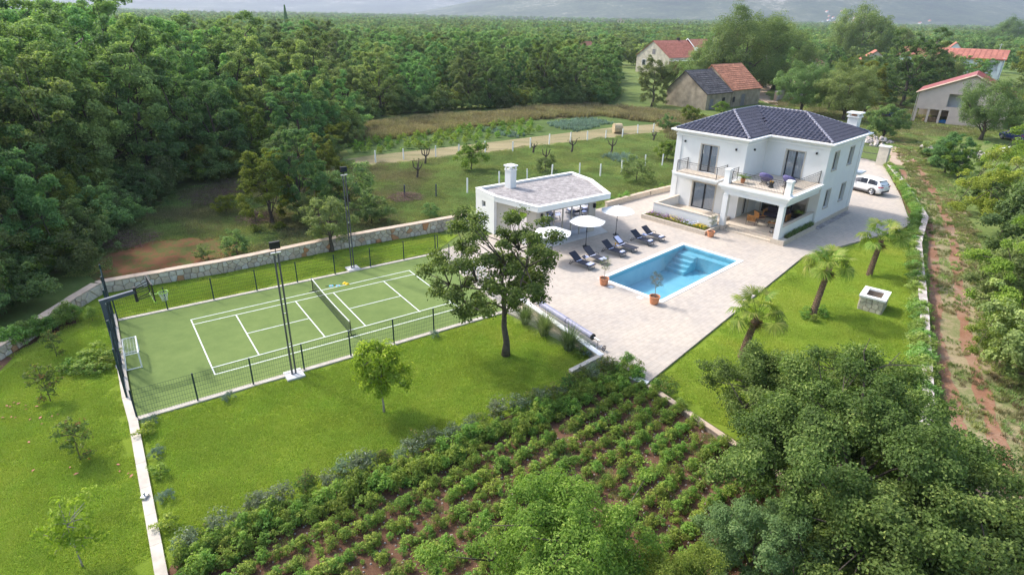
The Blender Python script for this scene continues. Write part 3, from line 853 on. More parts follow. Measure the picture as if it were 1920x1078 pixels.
# dirt track, verges and roads
TRK = [(1668, 250), (1690, 300), (1712, 350), (1742, 420), (1752, 520), (1757, 640), (1775, 760), (1800, 900), (1850, 1090)]
TRK2 = [(2350, 1090), (2200, 900), (2080, 760), (1980, 660), (1890, 560), (1835, 450), (1790, 350), (1745, 300), (1715, 255)]
sheet('track_verge', A(TRK) + A(TRK2), -.022, M['verge'])
def ribbon(name, pts, w, z, mat, n=22):
    P = [at(x, y, 0) for x, y in pts]; Q = []
    for i in range(len(P) - 1):                       # Catmull-Rom
        p0, p1, p2, p3 = P[max(i - 1, 0)], P[i], P[i + 1], P[min(i + 2, len(P) - 1)]
        for k in range(n):
            t = k / n; Q.append(.5 * ((2 * p1) + (p2 - p0) * t + (2 * p0 - 5 * p1 + 4 * p2 - p3) * t * t + (3 * p1 - p0 - 3 * p2 + p3) * t ** 3))
    Q.append(P[-1]); mb = MB(); prev = None
    for i, q in enumerate(Q):
        d = (Q[min(i + 1, len(Q) - 1)] - Q[max(i - 1, 0)]).normalized(); nn = Vector((-d.y, d.x, 0)) * (w * (.46 + .12 * math.sin(i * .37) + rnd.uniform(-.1, .1)))
        cur = ((q.x - nn.x, q.y - nn.y, z), (q.x + nn.x, q.y + nn.y, z))
        if prev: mb.quad(prev[0], cur[0], cur[1], prev[1])
        prev = cur
    return mb.build(name, mat, kind='structure')
ribbon('wheel_rut', [(1690, 318), (1715, 365), (1745, 440), (1752, 540), (1760, 650), (1790, 760), (1815, 880), (1840, 1000)], .65, -.016, M['track'])
ribbon('wheel_rut', [(1712, 300), (1750, 360), (1785, 440), (1798, 540), (1815, 640), (1850, 760), (1890, 900), (1915, 1030)], .7, -.012, M['track'])
ribbon('dirt_road', [(1455, 152), (1428, 168), (1430, 185), (1500, 205), (1600, 228), (1680, 252), (1700, 275), (1690, 310)], 3.6, -.018, M['gravelroad'])
ribbon('dirt_road', [(1400, 160), (1460, 158), (1500, 152)], 9, -.020, M['gravelroad'])
# fields beyond the wall
sheet('dry_grass_strip', A([(590, 262), (640, 238), (800, 222), (1000, 205), (1090, 197), (1275, 212), (1240, 232), (1130, 218), (1000, 225), (880, 240), (740, 258), (640, 268)]), -.018, M['dry'])
sheet('crop_field', A([(640, 268), (740, 258), (880, 240), (1000, 225), (1130, 218), (1240, 232), (1150, 240), (1000, 258), (860, 274), (700, 292), (655, 290)]), -.014, M['crop'])
sheet('mown_strip', A([(640, 300), (700, 291), (860, 274), (1000, 257), (1150, 239), (1250, 231), (1262, 246), (1130, 260), (960, 281), (800, 300), (680, 312)]), -.010, M['mown'])
sheet('orchard_grass', A([(600, 330), (680, 311), (800, 299), (960, 280), (1130, 259), (1262, 245), (1262, 345), (1145, 372), (1000, 400), (860, 420), (740, 410), (640, 390)]), -.024, M['field'])
sheet('bare_soil', A([(165, 515), (200, 472), (300, 448), (430, 442), (450, 460), (420, 497), (300, 522), (200, 545)]), -.020, M['redrough'])
sheet('bare_soil', A([(360, 375), (395, 340), (460, 338), (470, 352), (420, 372)]), -.020, M['redrough'])

# ------------------------------------------------------------------ the villa
HU, HV = 52.0, -22.45
villa = empty('villa', W(HU, HV, .1), TH, 'white two storey villa with dark hipped tile roof and two railed balconies', 'house')
def hx(u, v, z=0): return (u - HU, HV - v, z - .1)     # (u, v, z) -> local
def HB(): return MB(hx, True)
def Lpoly(d):
    return [(48.4 - d, -28.95 - d), (59.9 + d, -28.95 - d), (59.9 + d, -17.3 + d), (52 - d, -17.3 + d), (52 - d, -22.45 + d), (48.4 - d, -22.45 + d)]
mb = HB()
T = .3
# thickness lies to the left of p0->p1 in (u, v): walls are listed so that this is inwards
def hw(p0, p1, z0, z1, holes, inward=1):
    mb.wall(p0, p1, z0, z1, T * inward, holes)
hw((48.4, -28.95), (48.4, -22.45), .1, 6.95, [(2.45, 4.0, 3.8, 6.1), (2.13, 4.3, .5, 2.8)], -1)
hw((48.7, -22.45), (52.3, -22.45), .1, 6.95, [(.85, 1.6, .5, 2.65)], -1)
hw((52.0, -22.45), (52.0, -17.3), .1, 6.95, [(1.8, 3.3, 3.85, 6.1), (.5, 4.3, .5, 2.9)], -1)
hw((52.3, -17.3), (59.9, -17.3), .1, 6.95, [(1.08, 2.03, 4.72, 6.22), (4.53, 5.45, 4.72, 6.22), (1.08, 2.03, 1.52, 3.05), (4.53, 5.45, 1.52, 3.05)], -1)
hw((59.9, -17.6), (59.9, -28.95), .1, 6.95, [(3, 4.2, 4.4, 6.1), (7, 8.2, 4.4, 6.1), (3, 4.2, 1.2, 2.8)], -1)
hw((59.6, -28.95), (48.7, -28.95), .1, 6.95, [(2, 3.2, 4.4, 6.1), (6.5, 7.7, 4.4, 6.1), (2, 3.2, 1.2, 2.8)], -1)
mb.build('wall', M['render'], villa)
mb = HB()
inn = Lpoly(-T - .01)
mb.prism(inn, .12, .49); mb.prism(inn, 3.4, 3.79); mb.prism(inn, 6.7, 6.94)
mb.build('floor_slab', M['floor_in'], villa)
# rooms inside: partitions so that the windows look into rooms
mb = HB(); mb.box(54.2, 54.3, -28.6, -17.62, .5, 3.39); mb.box(54.2, 54.3, -28.6, -17.62, 3.8, 6.69); mb.box(52.35, 54.19, -22.5, -22.4, 3.8, 6.69)
mb.build('partition', M['pale_plaster'], villa)
# cornice, belt, pilasters
mb = HB()
for d, a, b in ((.10, 6.62, 6.74), (.04, 6.741, 6.85), (.16, 6.851, 6.95), (.30, 6.951, 7.03), (.47, 7.031, 7.15)):
    mb.ring(Lpoly(d), Lpoly(-.2), a, b)
mb.build('cornice', M['cornice'], villa)
mb = HB()
for d, a, b in ((.07, 3.12, 3.30), (.11, 3.301, 3.40)):
    P = Lpoly(d); Q = Lpoly(-.05)
    for i in (5,):     # front left face
        mb.add([(P[5][0], P[5][1], a), (P[0][0], P[0][1], a), (Q[0][0], Q[0][1], a), (Q[5][0], Q[5][1], a), (P[5][0], P[5][1], b), (P[0][0], P[0][1], b), (Q[0][0], Q[0][1], b), (Q[5][0], Q[5][1], b)],
               [(0, 3, 2, 1), (4, 5, 6, 7), (0, 1, 5, 4), (1, 2, 6, 5), (2, 3, 7, 6), (3, 0, 4, 7)])
mb.build('belt_course', M['cornice'], villa)
for (u0, u1, v0, v1, z0, z1) in ((48.345, 48.44, -28.99, -28.45, .1, 6.61), (48.345, 48.44, -22.9, -22.41, 3.45, 6.61), (51.945, 52.04, -17.85, -17.26, 3.95, 6.61), (51.95, 52.55, -17.34, -17.245, .5, 6.61), (59.3, 59.94, -17.34, -17.245, .5, 6.61)):
    b = HB(); b.box(u0, u1, v0, v1, z0, z1); b.build('pilaster', M['render'], villa)
mb = HB(); mb.box(52.02, 59.95, -17.34, -17.22, .1, .47); mb.build('plinth', M['beige_stone'], villa)
# windows
def window(p0, p1, za, zb, name='window', rec=.18, leafs=2, curtain=True, sill=True, inset_sign=1, hu=None):
    """glazed opening between p0 and p1 (u, v); the frame sits rec inside; inward = left of p0->p1 times sign"""
    a = Vector((p0[0], p0[1], 0)); b = Vector((p1[0], p1[1], 0)); L_ = (b - a).length; d = (b - a) / L_; n = Vector((-d.y, d.x, 0)) * inset_sign
    def P(s, z, t): q = a + d * s + n * t; return (q.x, q.y, z)
    def bx(m_, s0, s1, z0, z1, t0, t1):
        m_.add([P(s0, z0, t0), P(s1, z0, t0), P(s1, z0, t1), P(s0, z0, t1), P(s0, z1, t0), P(s1, z1, t0), P(s1, z1, t1), P(s0, z1, t1)],
               [(0, 3, 2, 1), (4, 5, 6, 7), (0, 1, 5, 4), (1, 2, 6, 5), (2, 3, 7, 6), (3, 0, 4, 7)])
    e = .003
    m_ = HB(); fw = .065
    bx(m_, e, fw, za + e, zb - e, rec, rec + .07); bx(m_, L_ - fw, L_ - e, za + e, zb - e, rec, rec + .07)
    bx(m_, fw, L_ - fw, za + e, za + fw, rec + .001, rec + .069); bx(m_, fw, L_ - fw, zb - fw, zb - e, rec + .001, rec + .069)
    for k in range(1, leafs):
        s = L_ * k / leafs; bx(m_, s - .06, s + .06, za + fw, zb - fw, rec + .002, rec + .068)
    w = m_.build(name, M['dark_frame'], villa)
    for k in range(leafs):
        m_ = HB(); s0 = L_ * k / leafs + (.06 if k else fw); s1 = L_ * (k + 1) / leafs - (.06 if k < leafs - 1 else fw)
        bx(m_, s0, s1, za + fw, zb - fw, rec + .03, rec + .04); m_.build('pane', M['glass'], w)
    if curtain:
        m_ = HB(); n_ = int(L_ / .045); pts = []
        for i in range(n_ + 1):
            s = .08 + (L_ - .16) * i / n_; t = rec + .11 + .022 * math.sin(i * 1.9) + .015 * math.sin(i * .7)
            pts.append((s, t))
        for i in range(n_):
            if abs((i + .5) / n_ - .5) < .05: continue
            m_.quad(P(pts[i][0], za + .05, pts[i][1]), P(pts[i + 1][0], za + .05, pts[i + 1][1]), P(pts[i + 1][0], zb - .03, pts[i + 1][1]), P(pts[i][0], zb - .03, pts[i][1]))
        m_.build('curtain', M['curtain'], w)
    # stone surround, 2 cm proud
    m_ = HB(); t0, t1 = -.025, .02
    bx(m_, -.11, -e, za - (0 if za > 3.7 else 0), zb + .1, t0, t1); bx(m_, L_ + e, L_ + .11, za, zb + .1, t0, t1); bx(m_, -e, L_ + e, zb + e, zb + .099, t0 + .001, t1)
    m_.build('surround', M['render_tan'], w)
    if sill:
        m_ = HB(); bx(m_, -.1, L_ + .1, za - .06, za - e, -.07, .28); m_.build('sill', M['beige_stone'], w)
    return w
window((48.4, -26.5), (48.4, -24.95), 3.8, 6.1, 'balcony_door', inset_sign=-1, sill=False)
window((48.4, -26.82), (48.4, -24.65), .5, 2.8, 'terrace_door', inset_sign=-1, sill=False)
window((52.0, -20.65), (52.0, -19.15), 3.85, 6.1, 'balcony_door', inset_sign=-1, sill=False)
window((52.0, -21.95), (52.0, -18.15), .5, 2.9, 'terrace_door', leafs=3, curtain=False, inset_sign=-1, sill=False)
window((49.55, -22.45), (50.3, -22.45), .5, 2.65, 'terrace_door', leafs=1, curtain=True, inset_sign=-1, sill=False)
for za, zb in ((4.72, 6.22), (1.52, 3.05)):
    window((53.38, -17.3), (54.33, -17.3), za, zb, 'window', leafs=1, curtain=False, inset_sign=-1, rec=.2)
    window((56.83, -17.3), (57.75, -17.3), za, zb, 'window', leafs=1, curtain=False, inset_sign=-1, rec=.2)
# wall lamps
for u, v, z, ax in ((48.33, -28.1, 6.15, 0), (48.33, -23.32, 6.15, 0), (49.74, -22.38, 6.12, 1), (51.93, -18.22, 6.2, 0)):
    b = HB()
    if ax: b.box(u - .06, u + .06, v - .07, v + .06, z - .08, z + .08)
    else: b.box(u - .06, u + .07, v - .06, v + .06, z - .08, z + .08)
    b.build('wall_lamp', M['black'], villa)
# back porch roof on the drive side
b = HB(); b.box(59.95, 61.3, -20.5, -16.9, 3.5, 3.62); b.box(59.95, 61.2, -20.4, -17.0, 3.38, 3.499); b.build('porch_canopy', M['cornice'], villa)

# roof
ZE, ZR = 7.17, 8.72
e1 = .16
U0, V0, U1, V1, UI, VI = 48.4 - e1, -28.95 - e1, 59.9 + e1, -17.3 + e1, 52 - e1, -22.45 + e1
RV = (V0 + VI) / 2; RU = (UI + U1) / 2
a_ = (U0, V0, ZE); b_ = (U0, VI, ZE); c_ = (UI, VI, ZE); d_ = (UI, V1, ZE); e_ = (U1, V1, ZE); f_ = (U1, V0, ZE)
P1 = (U0 + (VI - V0) / 2, RV, ZR); P2 = (RU, RV, ZR); P3 = (RU, V1 - (U1 - UI) / 2, ZR)
mb = HB()
for q in ((a_, b_, P1), (b_, c_, P2, P1), (c_, d_, P3, P2), (d_, e_, P3), (e_, f_, P2, P3), (f_, a_, P1, P2)):
    mb.add(list(q), [tuple(range(len(q)))])
roof = mb.build('roof', M['tile'], villa)
# one interlocking tile
def tile_mesh():
    w, h = .36, .43; m_ = MB()
    prof = [(-w / 2, .012), (-.06, .0), (-.02, .025), (.03, .085), (.09, .09), (.14, .045), (w / 2 + .006, .014)]
    vs = []
    for y, lift in ((0, .045), (h, .012)):
        for x, z in prof: vs.append((x, y, z + lift))
    for x, z in prof: vs.append((x, 0, z + lift + .0 - .0))
    n = len(prof)
    for k in range(n): vs[2 * n + k] = (prof[k][0], 0, .0)
    fs = [(i, i + 1, n + i + 1, n + i) for i in range(n - 1)] + [(2 * n + i, 2 * n + i + 1, i + 1, i) for i in range(n - 1)]
    m_.add(vs, fs); me = m_.mesh('roof_tile', False); me.materials.append(M['tile']); return me
TILE = tile_mesh()
def tile_face(poly, start, edge, up, rows_h=.40, cw=.36):
    """matrices of tiles on a roof slope, courses from the eave"""
    o = Vector(start); e = Vector(edge).normalized(); n0 = e.cross(Vector(up)).normalized(); u = n0.cross(e).normalized()
    if u.dot(Vector(up)) < 0: u = -u
    n = e.cross(u).normalized()
    if n.z < 0: n = -n; 
    P = [((Vector(p) - o).dot(e), (Vector(p) - o).dot(u)) for p in poly]
    xs = [p[0] for p in P]; ys = [p[1] for p in P]; out = []
    y = 0.0
    while y < max(ys) - .08:
        x = min(xs) + cw / 2
        while x < max(xs):
            if inside(np.array([[x, y + rows_h * .5]]), P)[0]:
                p = o + e * x + u * y + n * .012
                rx = e if e.cross(u).dot(n) > 0 else -e
                m = Matrix((rx, u, n)).transposed().to_4x4(); m.translation = p
                out.append(m)
            x += cw
        y += rows_h
    return out
def loc3(q): return Vector(hx(*q))
slopes = [([c_, d_, P3, P2], c_, d_), ([a_, b_, P1], a_, b_), ([b_, c_, P2, P1], b_, c_), ([d_, e_, P3], d_, e_), ([e_, f_, P2, P3], e_, f_), ([f_, a_, P1, P2], f_, a_)]
mats = []
for poly, s, t in slopes:
    P = [loc3(q) for q in poly]; s = loc3(s); t = loc3(t); cen = sum(P, Vector()) / len(P)
    mats.append(tile_face(P, s, t - s, cen - s))
vis = mats[0] + mats[1] + mats[2] + mats[3]
singles = vis[:300]; rest = vis[300:] + mats[4] + mats[5]
for m in singles:
    o = link('roof_tile', TILE, roof); o.matrix_local = m
V = []; F = []; base = [v.co.copy() for v in TILE.vertices]; fc = [tuple(p.vertices) for p in TILE.polygons]
for m in rest:
    k = len(V); V += [tuple(m @ v) for v in base]; F += [tuple(i + k for i in f) for f in fc]
me = bpy.data.meshes.new('roof_tiles'); me.from_pydata(V, [], F); me.update()
tag(link('roof_tile_courses', me, roof, M['tile']), kind='stuff')
def cap_mesh():
    m_ = MB(); n = 7; vs = []
    for y, r in ((0, .125), (.40, .10)):
        for i in range(n):
            t = math.pi * (i / (n - 1)) * 1.1 - .05 * math.pi
            vs.append((r * math.cos(t), y, r * math.sin(t) * .8))
    fs = [(i, i + 1, n + i + 1, n + i) for i in range(n - 1)] + [tuple(range(n)), tuple(range(n, 2 * n))[::-1]]
    m_.add(vs, fs); me = m_.mesh('ridge_cap', True); me.materials.append(M['ridge']); return me
CAP = cap_mesh()
for p, q in ((a_, P1), (b_, P1), (P1, P2), (P3, P2), (d_, P3), (e_, P3), (f_, P2)):
    p = loc3(p); q = loc3(q); d = q - p; L_ = d.length; d.normalize(); x = d.cross(Vector((0, 0, 1))).normalized(); z = x.cross(d)
    k = 0
    while k * .37 < L_ - .1:
        m = Matrix((x, d, z)).transposed().to_4x4(); m.translation = p + d * (k * .37) + Vector((0, 0, .045))
        o = link('ridge_cap', CAP, roof); o.matrix_local = m; k += 1
# chimney: set on the back corner of the roof
ch = HB(); cu, cv = 59.55, -18.4
ch.box(cu - .42, cu + .42, cv - .42, cv + .42, 7.1, 8.35); ch.build('chimney', M['render'], roof)
b = HB(); b.box(cu - .52, cu + .52, cv - .52, cv + .52, 8.351, 8.47)
for du in (-.36, .36):
    for dv in (-.36, .36): b.box(cu + du - .08, cu + du + .08, cv + dv - .08, cv + dv + .08, 8.471, 8.66)
b.box(cu - .58, cu + .58, cv - .58, cv + .58, 8.661, 8.77); b.build('chimney_cap', M['cornice'], roof)
b = HB(); b.box(cu - .25, cu + .25, cv - .25, cv + .25, 8.471, 8.58); b.build('chimney_pot', M['terracotta'], roof)

# balconies
bal = HB()
for d, za, zb in ((0, 3.70, 3.86), (.10, 3.60, 3.699), (.18, 3.42, 3.599)):
    bal.box(45.45 + d, 51.94, -22.95 + d, -17.1 - d, za, zb)
bal.build('balcony_slab', M['cornice'], villa)
bal = HB(); bal.box(45.75, 51.94, -22.43, -17.4, 3.861, 3.875); bal.build('balcony_floor', M['beige_stone'], villa)
bal = HB()
for d, za, zb in ((0, 3.62, 3.76), (.08, 3.53, 3.619), (.16, 3.41, 3.529)):
    bal.box(46.5 + d, 48.3, -27.85 + d, -23.6 - d, za, zb)
bal.build('balcony_slab', M['cornice'], villa)
b = HB(); b.box(46.65, 48.38, -27.7, -23.75, 3.761, 3.775); b.build('balcony_floor', M['beige_stone'], villa)
b = HB(); b.box(45.68, 46.05, -22.43, -17.38, 3.1, 3.415); b.box(46.051, 51.94, -17.75, -17.38, 3.1, 3.414); b.box(46.051, 48.3, -22.43, -22.06, 3.1, 3.414)
b.build('beam', M['render'], villa)
for v0 in (-22.45, -17.87):
    b = HB(); b.box(45.62, 46.02, v0, v0 + .42, .5, 3.1); b.build('column', M['render'], villa)
def rail(pts, z0, h=1.0, sp=.115, post=True):
    """black iron railing: bars between posts (open polyline of (u, v))"""
    r = HB()
    for (p, q) in zip(pts[:-1], pts[1:]):
        L_ = math.dist(p, q)
        for zz, rr in ((z0 + h, .022), (z0 + h - .14, .012), (z0 + .09, .014)):
            r.bar((p[0], p[1], zz), (q[0], q[1], zz), rr, 4)
        n = max(2, int(L_ / sp))
        for i in range(1, n):
            t = i / n; u = p[0] + (q[0] - p[0]) * t; v = p[1] + (q[1] - p[1]) * t
            r.bar((u, v, z0 + .09), (u, v, z0 + h - .14), .008, 4, caps=False)
            if i % 3 == 0: r.bar((u, v, z0 + h - .14), (u, v, z0 + h), .008, 4, caps=False)
    o = r.build('railing', M['black'], villa)
    for p in pts:
        b = HB(); b.box(p[0] - .02, p[0] + .02, p[1] - .02, p[1] + .02, z0, z0 + h + .05); b.build('railing_post', M['black'], o)
rail([(48.36, -27.6), (46.7, -27.6), (46.7, -23.85), (48.36, -23.85)], 3.77)
rail([(47.9, -22.62), (46.15, -22.62)], 3.865)
rail([(46.15, -22.2), (46.15, -17.95)], 3.865)
rail([(46.5, -17.55), (51.9, -17.55)], 3.865)
for v0 in (-22.78, -17.78):
    b = HB(); b.box(45.95, 46.35, v0, v0 + .42, 3.866, 4.92); b.box(45.9, 46.4, v0 - .05, v0 + .47, 4.921, 5.0); b.box(45.93, 46.37, v0 - .02, v0 + .44, 5.001, 5.05); b.box(45.92, 46.38, v0 - .03, v0 + .45, 3.864, 4.0)
    b.build('pedestal', M['cornice'], villa)
# porch floor, steps, low walls, planters
b = HB(); b.box(46.45, 51.99, -22.42, -17.66, .1, .5); b.build('porch_floor', M['beige_stone'], villa)
for i, u in enumerate((45.72, 46.08)):
    b = HB(); b.box(u, 46.449 if i else 46.449, -21.98, -18.02, .1 + .0, .235 + i * .135)
    if i == 0: b = HB(); b.box(45.72, 46.079, -21.98, -18.02, .1, .235)
    b.build('step', M['beige_stone'], villa)
b = HB(); b.box(45.6, 46.449, -22.6, -21.99, .1, .499); b.build('step_cheek', M['beige_stone'], villa)
b = HB(); b.box(45.6, 46.449, -18.01, -16.98, .1, .499); b.build('step_cheek', M['beige_stone'], villa)
b = HB(); b.box(46.02, 51.99, -17.65, -17.45, .1, 1.42); b.build('porch_wall', M['render'], villa)
b = HB(); b.box(46.02, 51.98, -17.70, -17.40, 1.421, 1.47); b.build('porch_wall_cap', M['beige_stone'], villa)
b = HB(); b.box(46.45, 51.9, -17.08, -16.98, .1, .5); b.box(51.8, 51.9, -17.449, -17.081, .1, .5); b.build('planter', M['beige_stone'], villa)
b = HB(); b.box(46.45, 51.8, -17.449, -17.081, .1, .42); b.build('planter_soil', M['soil'], villa)
b = HB(); b.box(44.801, 48.399, -28.0, -22.85, .1, .5); b.build('terrace_floor', M['beige_stone'], villa)
b = HB(); b.box(44.58, 44.8, -28.2, -22.6, .1, 1.27); b.box(44.801, 48.38, -28.2, -28.001, .1, 1.27); b.box(44.801, 45.61, -22.849, -22.6, .1, 1.27)
b.build('terrace_wall', M['render'], villa)
b = HB(); b.box(44.54, 44.84, -28.24, -22.56, 1.271, 1.32); b.box(44.841, 48.38, -28.24, -27.96, 1.271, 1.319); b.box(44.841, 45.61, -22.88, -22.56, 1.271, 1.319)
b.build('terrace_wall_cap', M['beige_stone'], villa)
b = HB(); b.box(43.25, 43.4, -28.45, -22.3, .1, .46); b.box(43.401, 44.579, -28.45, -28.3, .1, .459); b.box(43.401, 45.58, -22.45, -22.3, .1, .459); b.build('planter', M['beige_stone'], villa)
b = HB(); b.box(43.401, 44.579, -28.3, -22.451, .1, .4); b.build('planter_soil', M['soil'], villa)
b = HB(); b.box(51.95, 59.3, -17.219, -16.75, .08, .125); b.build('gravel_strip', M['roofgravel'], villa)

# flowers in the planter, grasses in the side planter
def flower_mesh(seed, n, su, sv, h, colmat):
    g = np.random.default_rng(seed)
    P = np.column_stack([g.uniform(0, su, n), g.uniform(0, sv, n), h + g.normal(size=n) * .04])
    V, F, T_ = leaves(P, g.normal(size=(n, 3)) * .4 + [0, 0, 1], .085, g, .9)
    me = fast_mesh('bloom', V, F, T_); me.materials.append(colmat); return me
def bed(seed, n, su, sv, h):
    g = np.random.default_rng(seed)
    P = np.column_stack([g.uniform(0, su, n), g.uniform(0, sv, n), g.uniform(.0, h, n)])
    V, F, T_ = leaves(P, g.normal(size=(n, 3)) + [0, 0, .8], .09, g, .5)
    me = fast_mesh('bedding', V, F, T_); me.materials.append(L['potato']); return me
fb = empty('flower_border', W(43.45, -22.55, .4), TH, 'border of purple, white and yellow pansies in the stone planter below the terrace', 'flowers')
link('foliage', bed(51, 2600, 1.0, 5.6, .2), fb)
for k, (c, y0, y1, n, nm) in enumerate((((.30, .10, .38), 3.6, 5.6, 130, 'purple'), ((.32, .16, .42), 1.9, 4.2, 110, 'mauve'), ((.75, .52, .03), .1, 1.1, 90, 'yellow'), ((.62, .66, .85), 1.0, 2.1, 110, 'pale blue'), ((.75, .55, .08), 2.2, 3.8, 60, 'amber'))):
    o = link('blossom', flower_mesh(60 + k, n, 1.0, y1 - y0, .23, plain('bloom_%d' % k, c, .8)), fb); o.location = (0, y0, 0); o['label'] = nm + ' blossoms'
fb.rotation_euler = (0, 0, TH)
gp = empty('planter_grasses', W(46.5, -17.1, .42), TH, 'dark green grasses in the narrow planter beside the porch wall', 'plants')
g = np.random.default_rng(5)
gm = []
for k in range(22):
    bl = blades('tuft', 70 + k, 90, .25, .42, .02, 'pampas', .5)
    o = link('grass_tuft', bl, gp); o.location = (.2 + k * .23, .05 + rnd.uniform(0, .2), 0)
    if k > 5: break
for k in range(7, 22):
    o = link('grass_tuft', gm[0] if gm else bl, gp); o.location = (.2 + k * .23, .05 + rnd.uniform(0, .2), 0); o.rotation_euler = (0, 0, rnd.uniform(0, 6))

# ------------------------------------------------------------------ pool house
def inset(poly, d):
    n = len(poly); out = []
    area = sum(poly[i][0] * poly[(i + 1) % n][1] - poly[(i + 1) % n][0] * poly[i][1] for i in range(n))
    s = 1 if area > 0 else -1
    for i in range(n):
        a = Vector(poly[i - 1][:2]); b = Vector(poly[i][:2]); c = Vector(poly[(i + 1) % n][:2])
        e = (b - a).normalized(); f = (c - b).normalized()
        n1 = Vector((-e.y, e.x)) * s; n2 = Vector((-f.y, f.x)) * s
        k = (n1 + n2) / (1 + n1.dot(n2)); q = b + k * d
        out.append((q.x, q.y))
    return out
GA, GB, GC, GD, GE, GF = (31.2, -36.4), (30.65, -33.6), (31.1, -29.3), (38.25, -28.2), (40.7, -32.1), (41.4, -35.0)
gz = empty('pool_house', W(34, -31, .1), TH, 'low white pool house with a flat gravel roof and sliding glass doors', 'pool house')
def gx(u, v, z=0): return (u - 34, -31 - v, z - .1)
def GM(): return MB(gx, True)
GP = [GA, GB, GC, GD, GE, GF]
b = GM(); b.ring(GP, inset(GP, .28), 2.80, 3.2); b.build('roof_edge', M['render'], gz)
b = GM(); b.prism(inset(GP, .281), 2.81, 3.06); o = b.build('roof', M['roofgravel'], gz)
b = GM(); b.ring(inset(GP, -.02), inset(GP, .30), 3.201, 3.235); b.build('parapet_cap', M['cornice'], gz)
GW = inset(GP, .35)
WB = (GB[0] + .02, GB[1]); WA = (GA[0] + .02, GA[1] + .0)
b = GM(); b.wall(WA, WB, .1, 2.79, -.25, [(.95, 1.55, 1.95, 2.45)]); b.build('wall', M['render'], gz)
w1 = GM()
w1.box(WA[0] + .15, WA[0] + .75, WA[1] + .95 + .0, WA[1] + 1.55, 1.96, 1.98)
wl = GM(); wl.wall((WA[0] + .24, WA[1] + .98), (WA[0] + .33, WA[1] + 1.52), 1.98, 2.42, -.02); wl.build('window', M['car_glass'], gz)
P_left = (31.6, -29.9); P_right = (37.25, -28.95)
b = GM()
b.wall((30.95, -33.6), (31.5, -29.85), .1, 2.79, -.25, [(1.3, 3.0, .12, 2.4)])
b.build('wall', M['render_tan'], gz)
b = GM(); b.wall((31.5, -29.8), (37.3, -28.85), .1, 2.79, -.25, [(.75, 5.2, .14, 2.55)]); b.build('wall', M['render_tan'], gz)
b = GM(); b.wall((37.3, -28.85), (39.9, -32.2), .1, 2.79, -.25); b.wall((39.9, -32.2), (40.9, -34.9), .1, 2.79, -.25); b.wall((40.9, -34.9), (31.3, -36.3), .1, 2.79, -.25); b.build('wall', M['render'], gz)
b = GM(); b.prism([(30.9, -36.3), (30.85, -29.3), (31.2, -28.75), (37.95, -27.95), (39.0, -30.0), (40.9, -35)], .1, .16); b.build('base_slab', M['conc2'], gz)
b = GM(); b.prism(inset([(31, -36.2), (30.9, -33.6), (31.5, -29.85), (37.3, -28.9), (39.8, -32.1), (40.8, -34.8)], .3), .17, .2); b.build('floor', M['floor_in'], gz)
def along(p, q, s):
    L_ = math.dist(p, q); return (p[0] + (q[0] - p[0]) * s / L_, p[1] + (q[1] - p[1]) * s / L_)
A0, A1 = (31.5, -29.8), (37.3, -28.85)
for k in range(6):
    s = .78 + k * .874; p = along(A0, A1, s); q = along(A0, A1, s + .07)
    b = GM(); b.wall(p, q, .16, 2.54, -.1); o = b.build('door_frame', M['conc'], gz)
    if k < 5:
        p2 = along(A0, A1, s + .08); q2 = along(A0, A1, s + .86)
        b = GM(); b.wall((p2[0], p2[1] - .05), (q2[0], q2[1] - .05), .2, 2.5, -.01); b.build('glass_door', M['glass'], gz)
for k in range(3):
    A2, A3 = (30.95, -33.6), (31.5, -29.85); s = 1.32 + k * .8; p = along(A2, A3, s); q = along(A2, A3, s + .07)
    b = GM(); b.wall(p, q, .16, 2.39, -.1); b.build('door_frame', M['conc'], gz)
    if k < 2:
        p2 = along(A2, A3, s + .08); q2 = along(A2, A3, s + .79)
        b = GM(); b.wall((p2[0] + .05, p2[1]), (q2[0] + .05, q2[1]), .2, 2.36, -.01); b.build('glass_door', M['glass'], gz)
for p in ((31.9, -29.66), (37.05, -28.82)):
    b = GM(); b.box(p[0] - .08, p[0] + .08, p[1] - .02, p[1] + .13, 2.15, 2.5); b.build('wall_lamp', M['black'], gz)
# interior pieces seen through the glass
b = GM(); b.box(32.4, 34.6, -31.6, -31.0, .2, 1.1); b.build('bar_counter', M['cushion'], gz)
b = GM()
for i in range(40):
    s = 3.2 + i * .045; p = along(A0, A1, s); q = along(A0, A1, s + .045)
    b.quad((p[0], p[1] - .3 - .03 * math.sin(i * 1.7), .22), (q[0], q[1] - .3 - .03 * math.sin((i + 1) * 1.7), .22), (q[0], q[1] - .3 - .03 * math.sin((i + 1) * 1.7), 2.6), (p[0], p[1] - .3 - .03 * math.sin(i * 1.7), 2.6))
b.build('curtain', M['curtain'], gz)
cu, cv = 33.85, -35.1
b = GM(); b.box(cu - .33, cu + .33, cv - .33, cv + .33, 3.06, 4.5); b.build('chimney', M['render'], gz)
b = GM(); b.box(cu - .38, cu + .38, cv - .38, cv + .38, 4.501, 4.57)
for du in (-.28, .28):
    for dv in (-.28, .28): b.box(cu + du - .06, cu + du + .06, cv + dv - .06, cv + dv + .06, 4.571, 4.82)
b.box(cu - .42, cu + .42, cv - .42, cv + .42, 4.821, 4.92); b.build('chimney_cap', M['cornice'], gz)

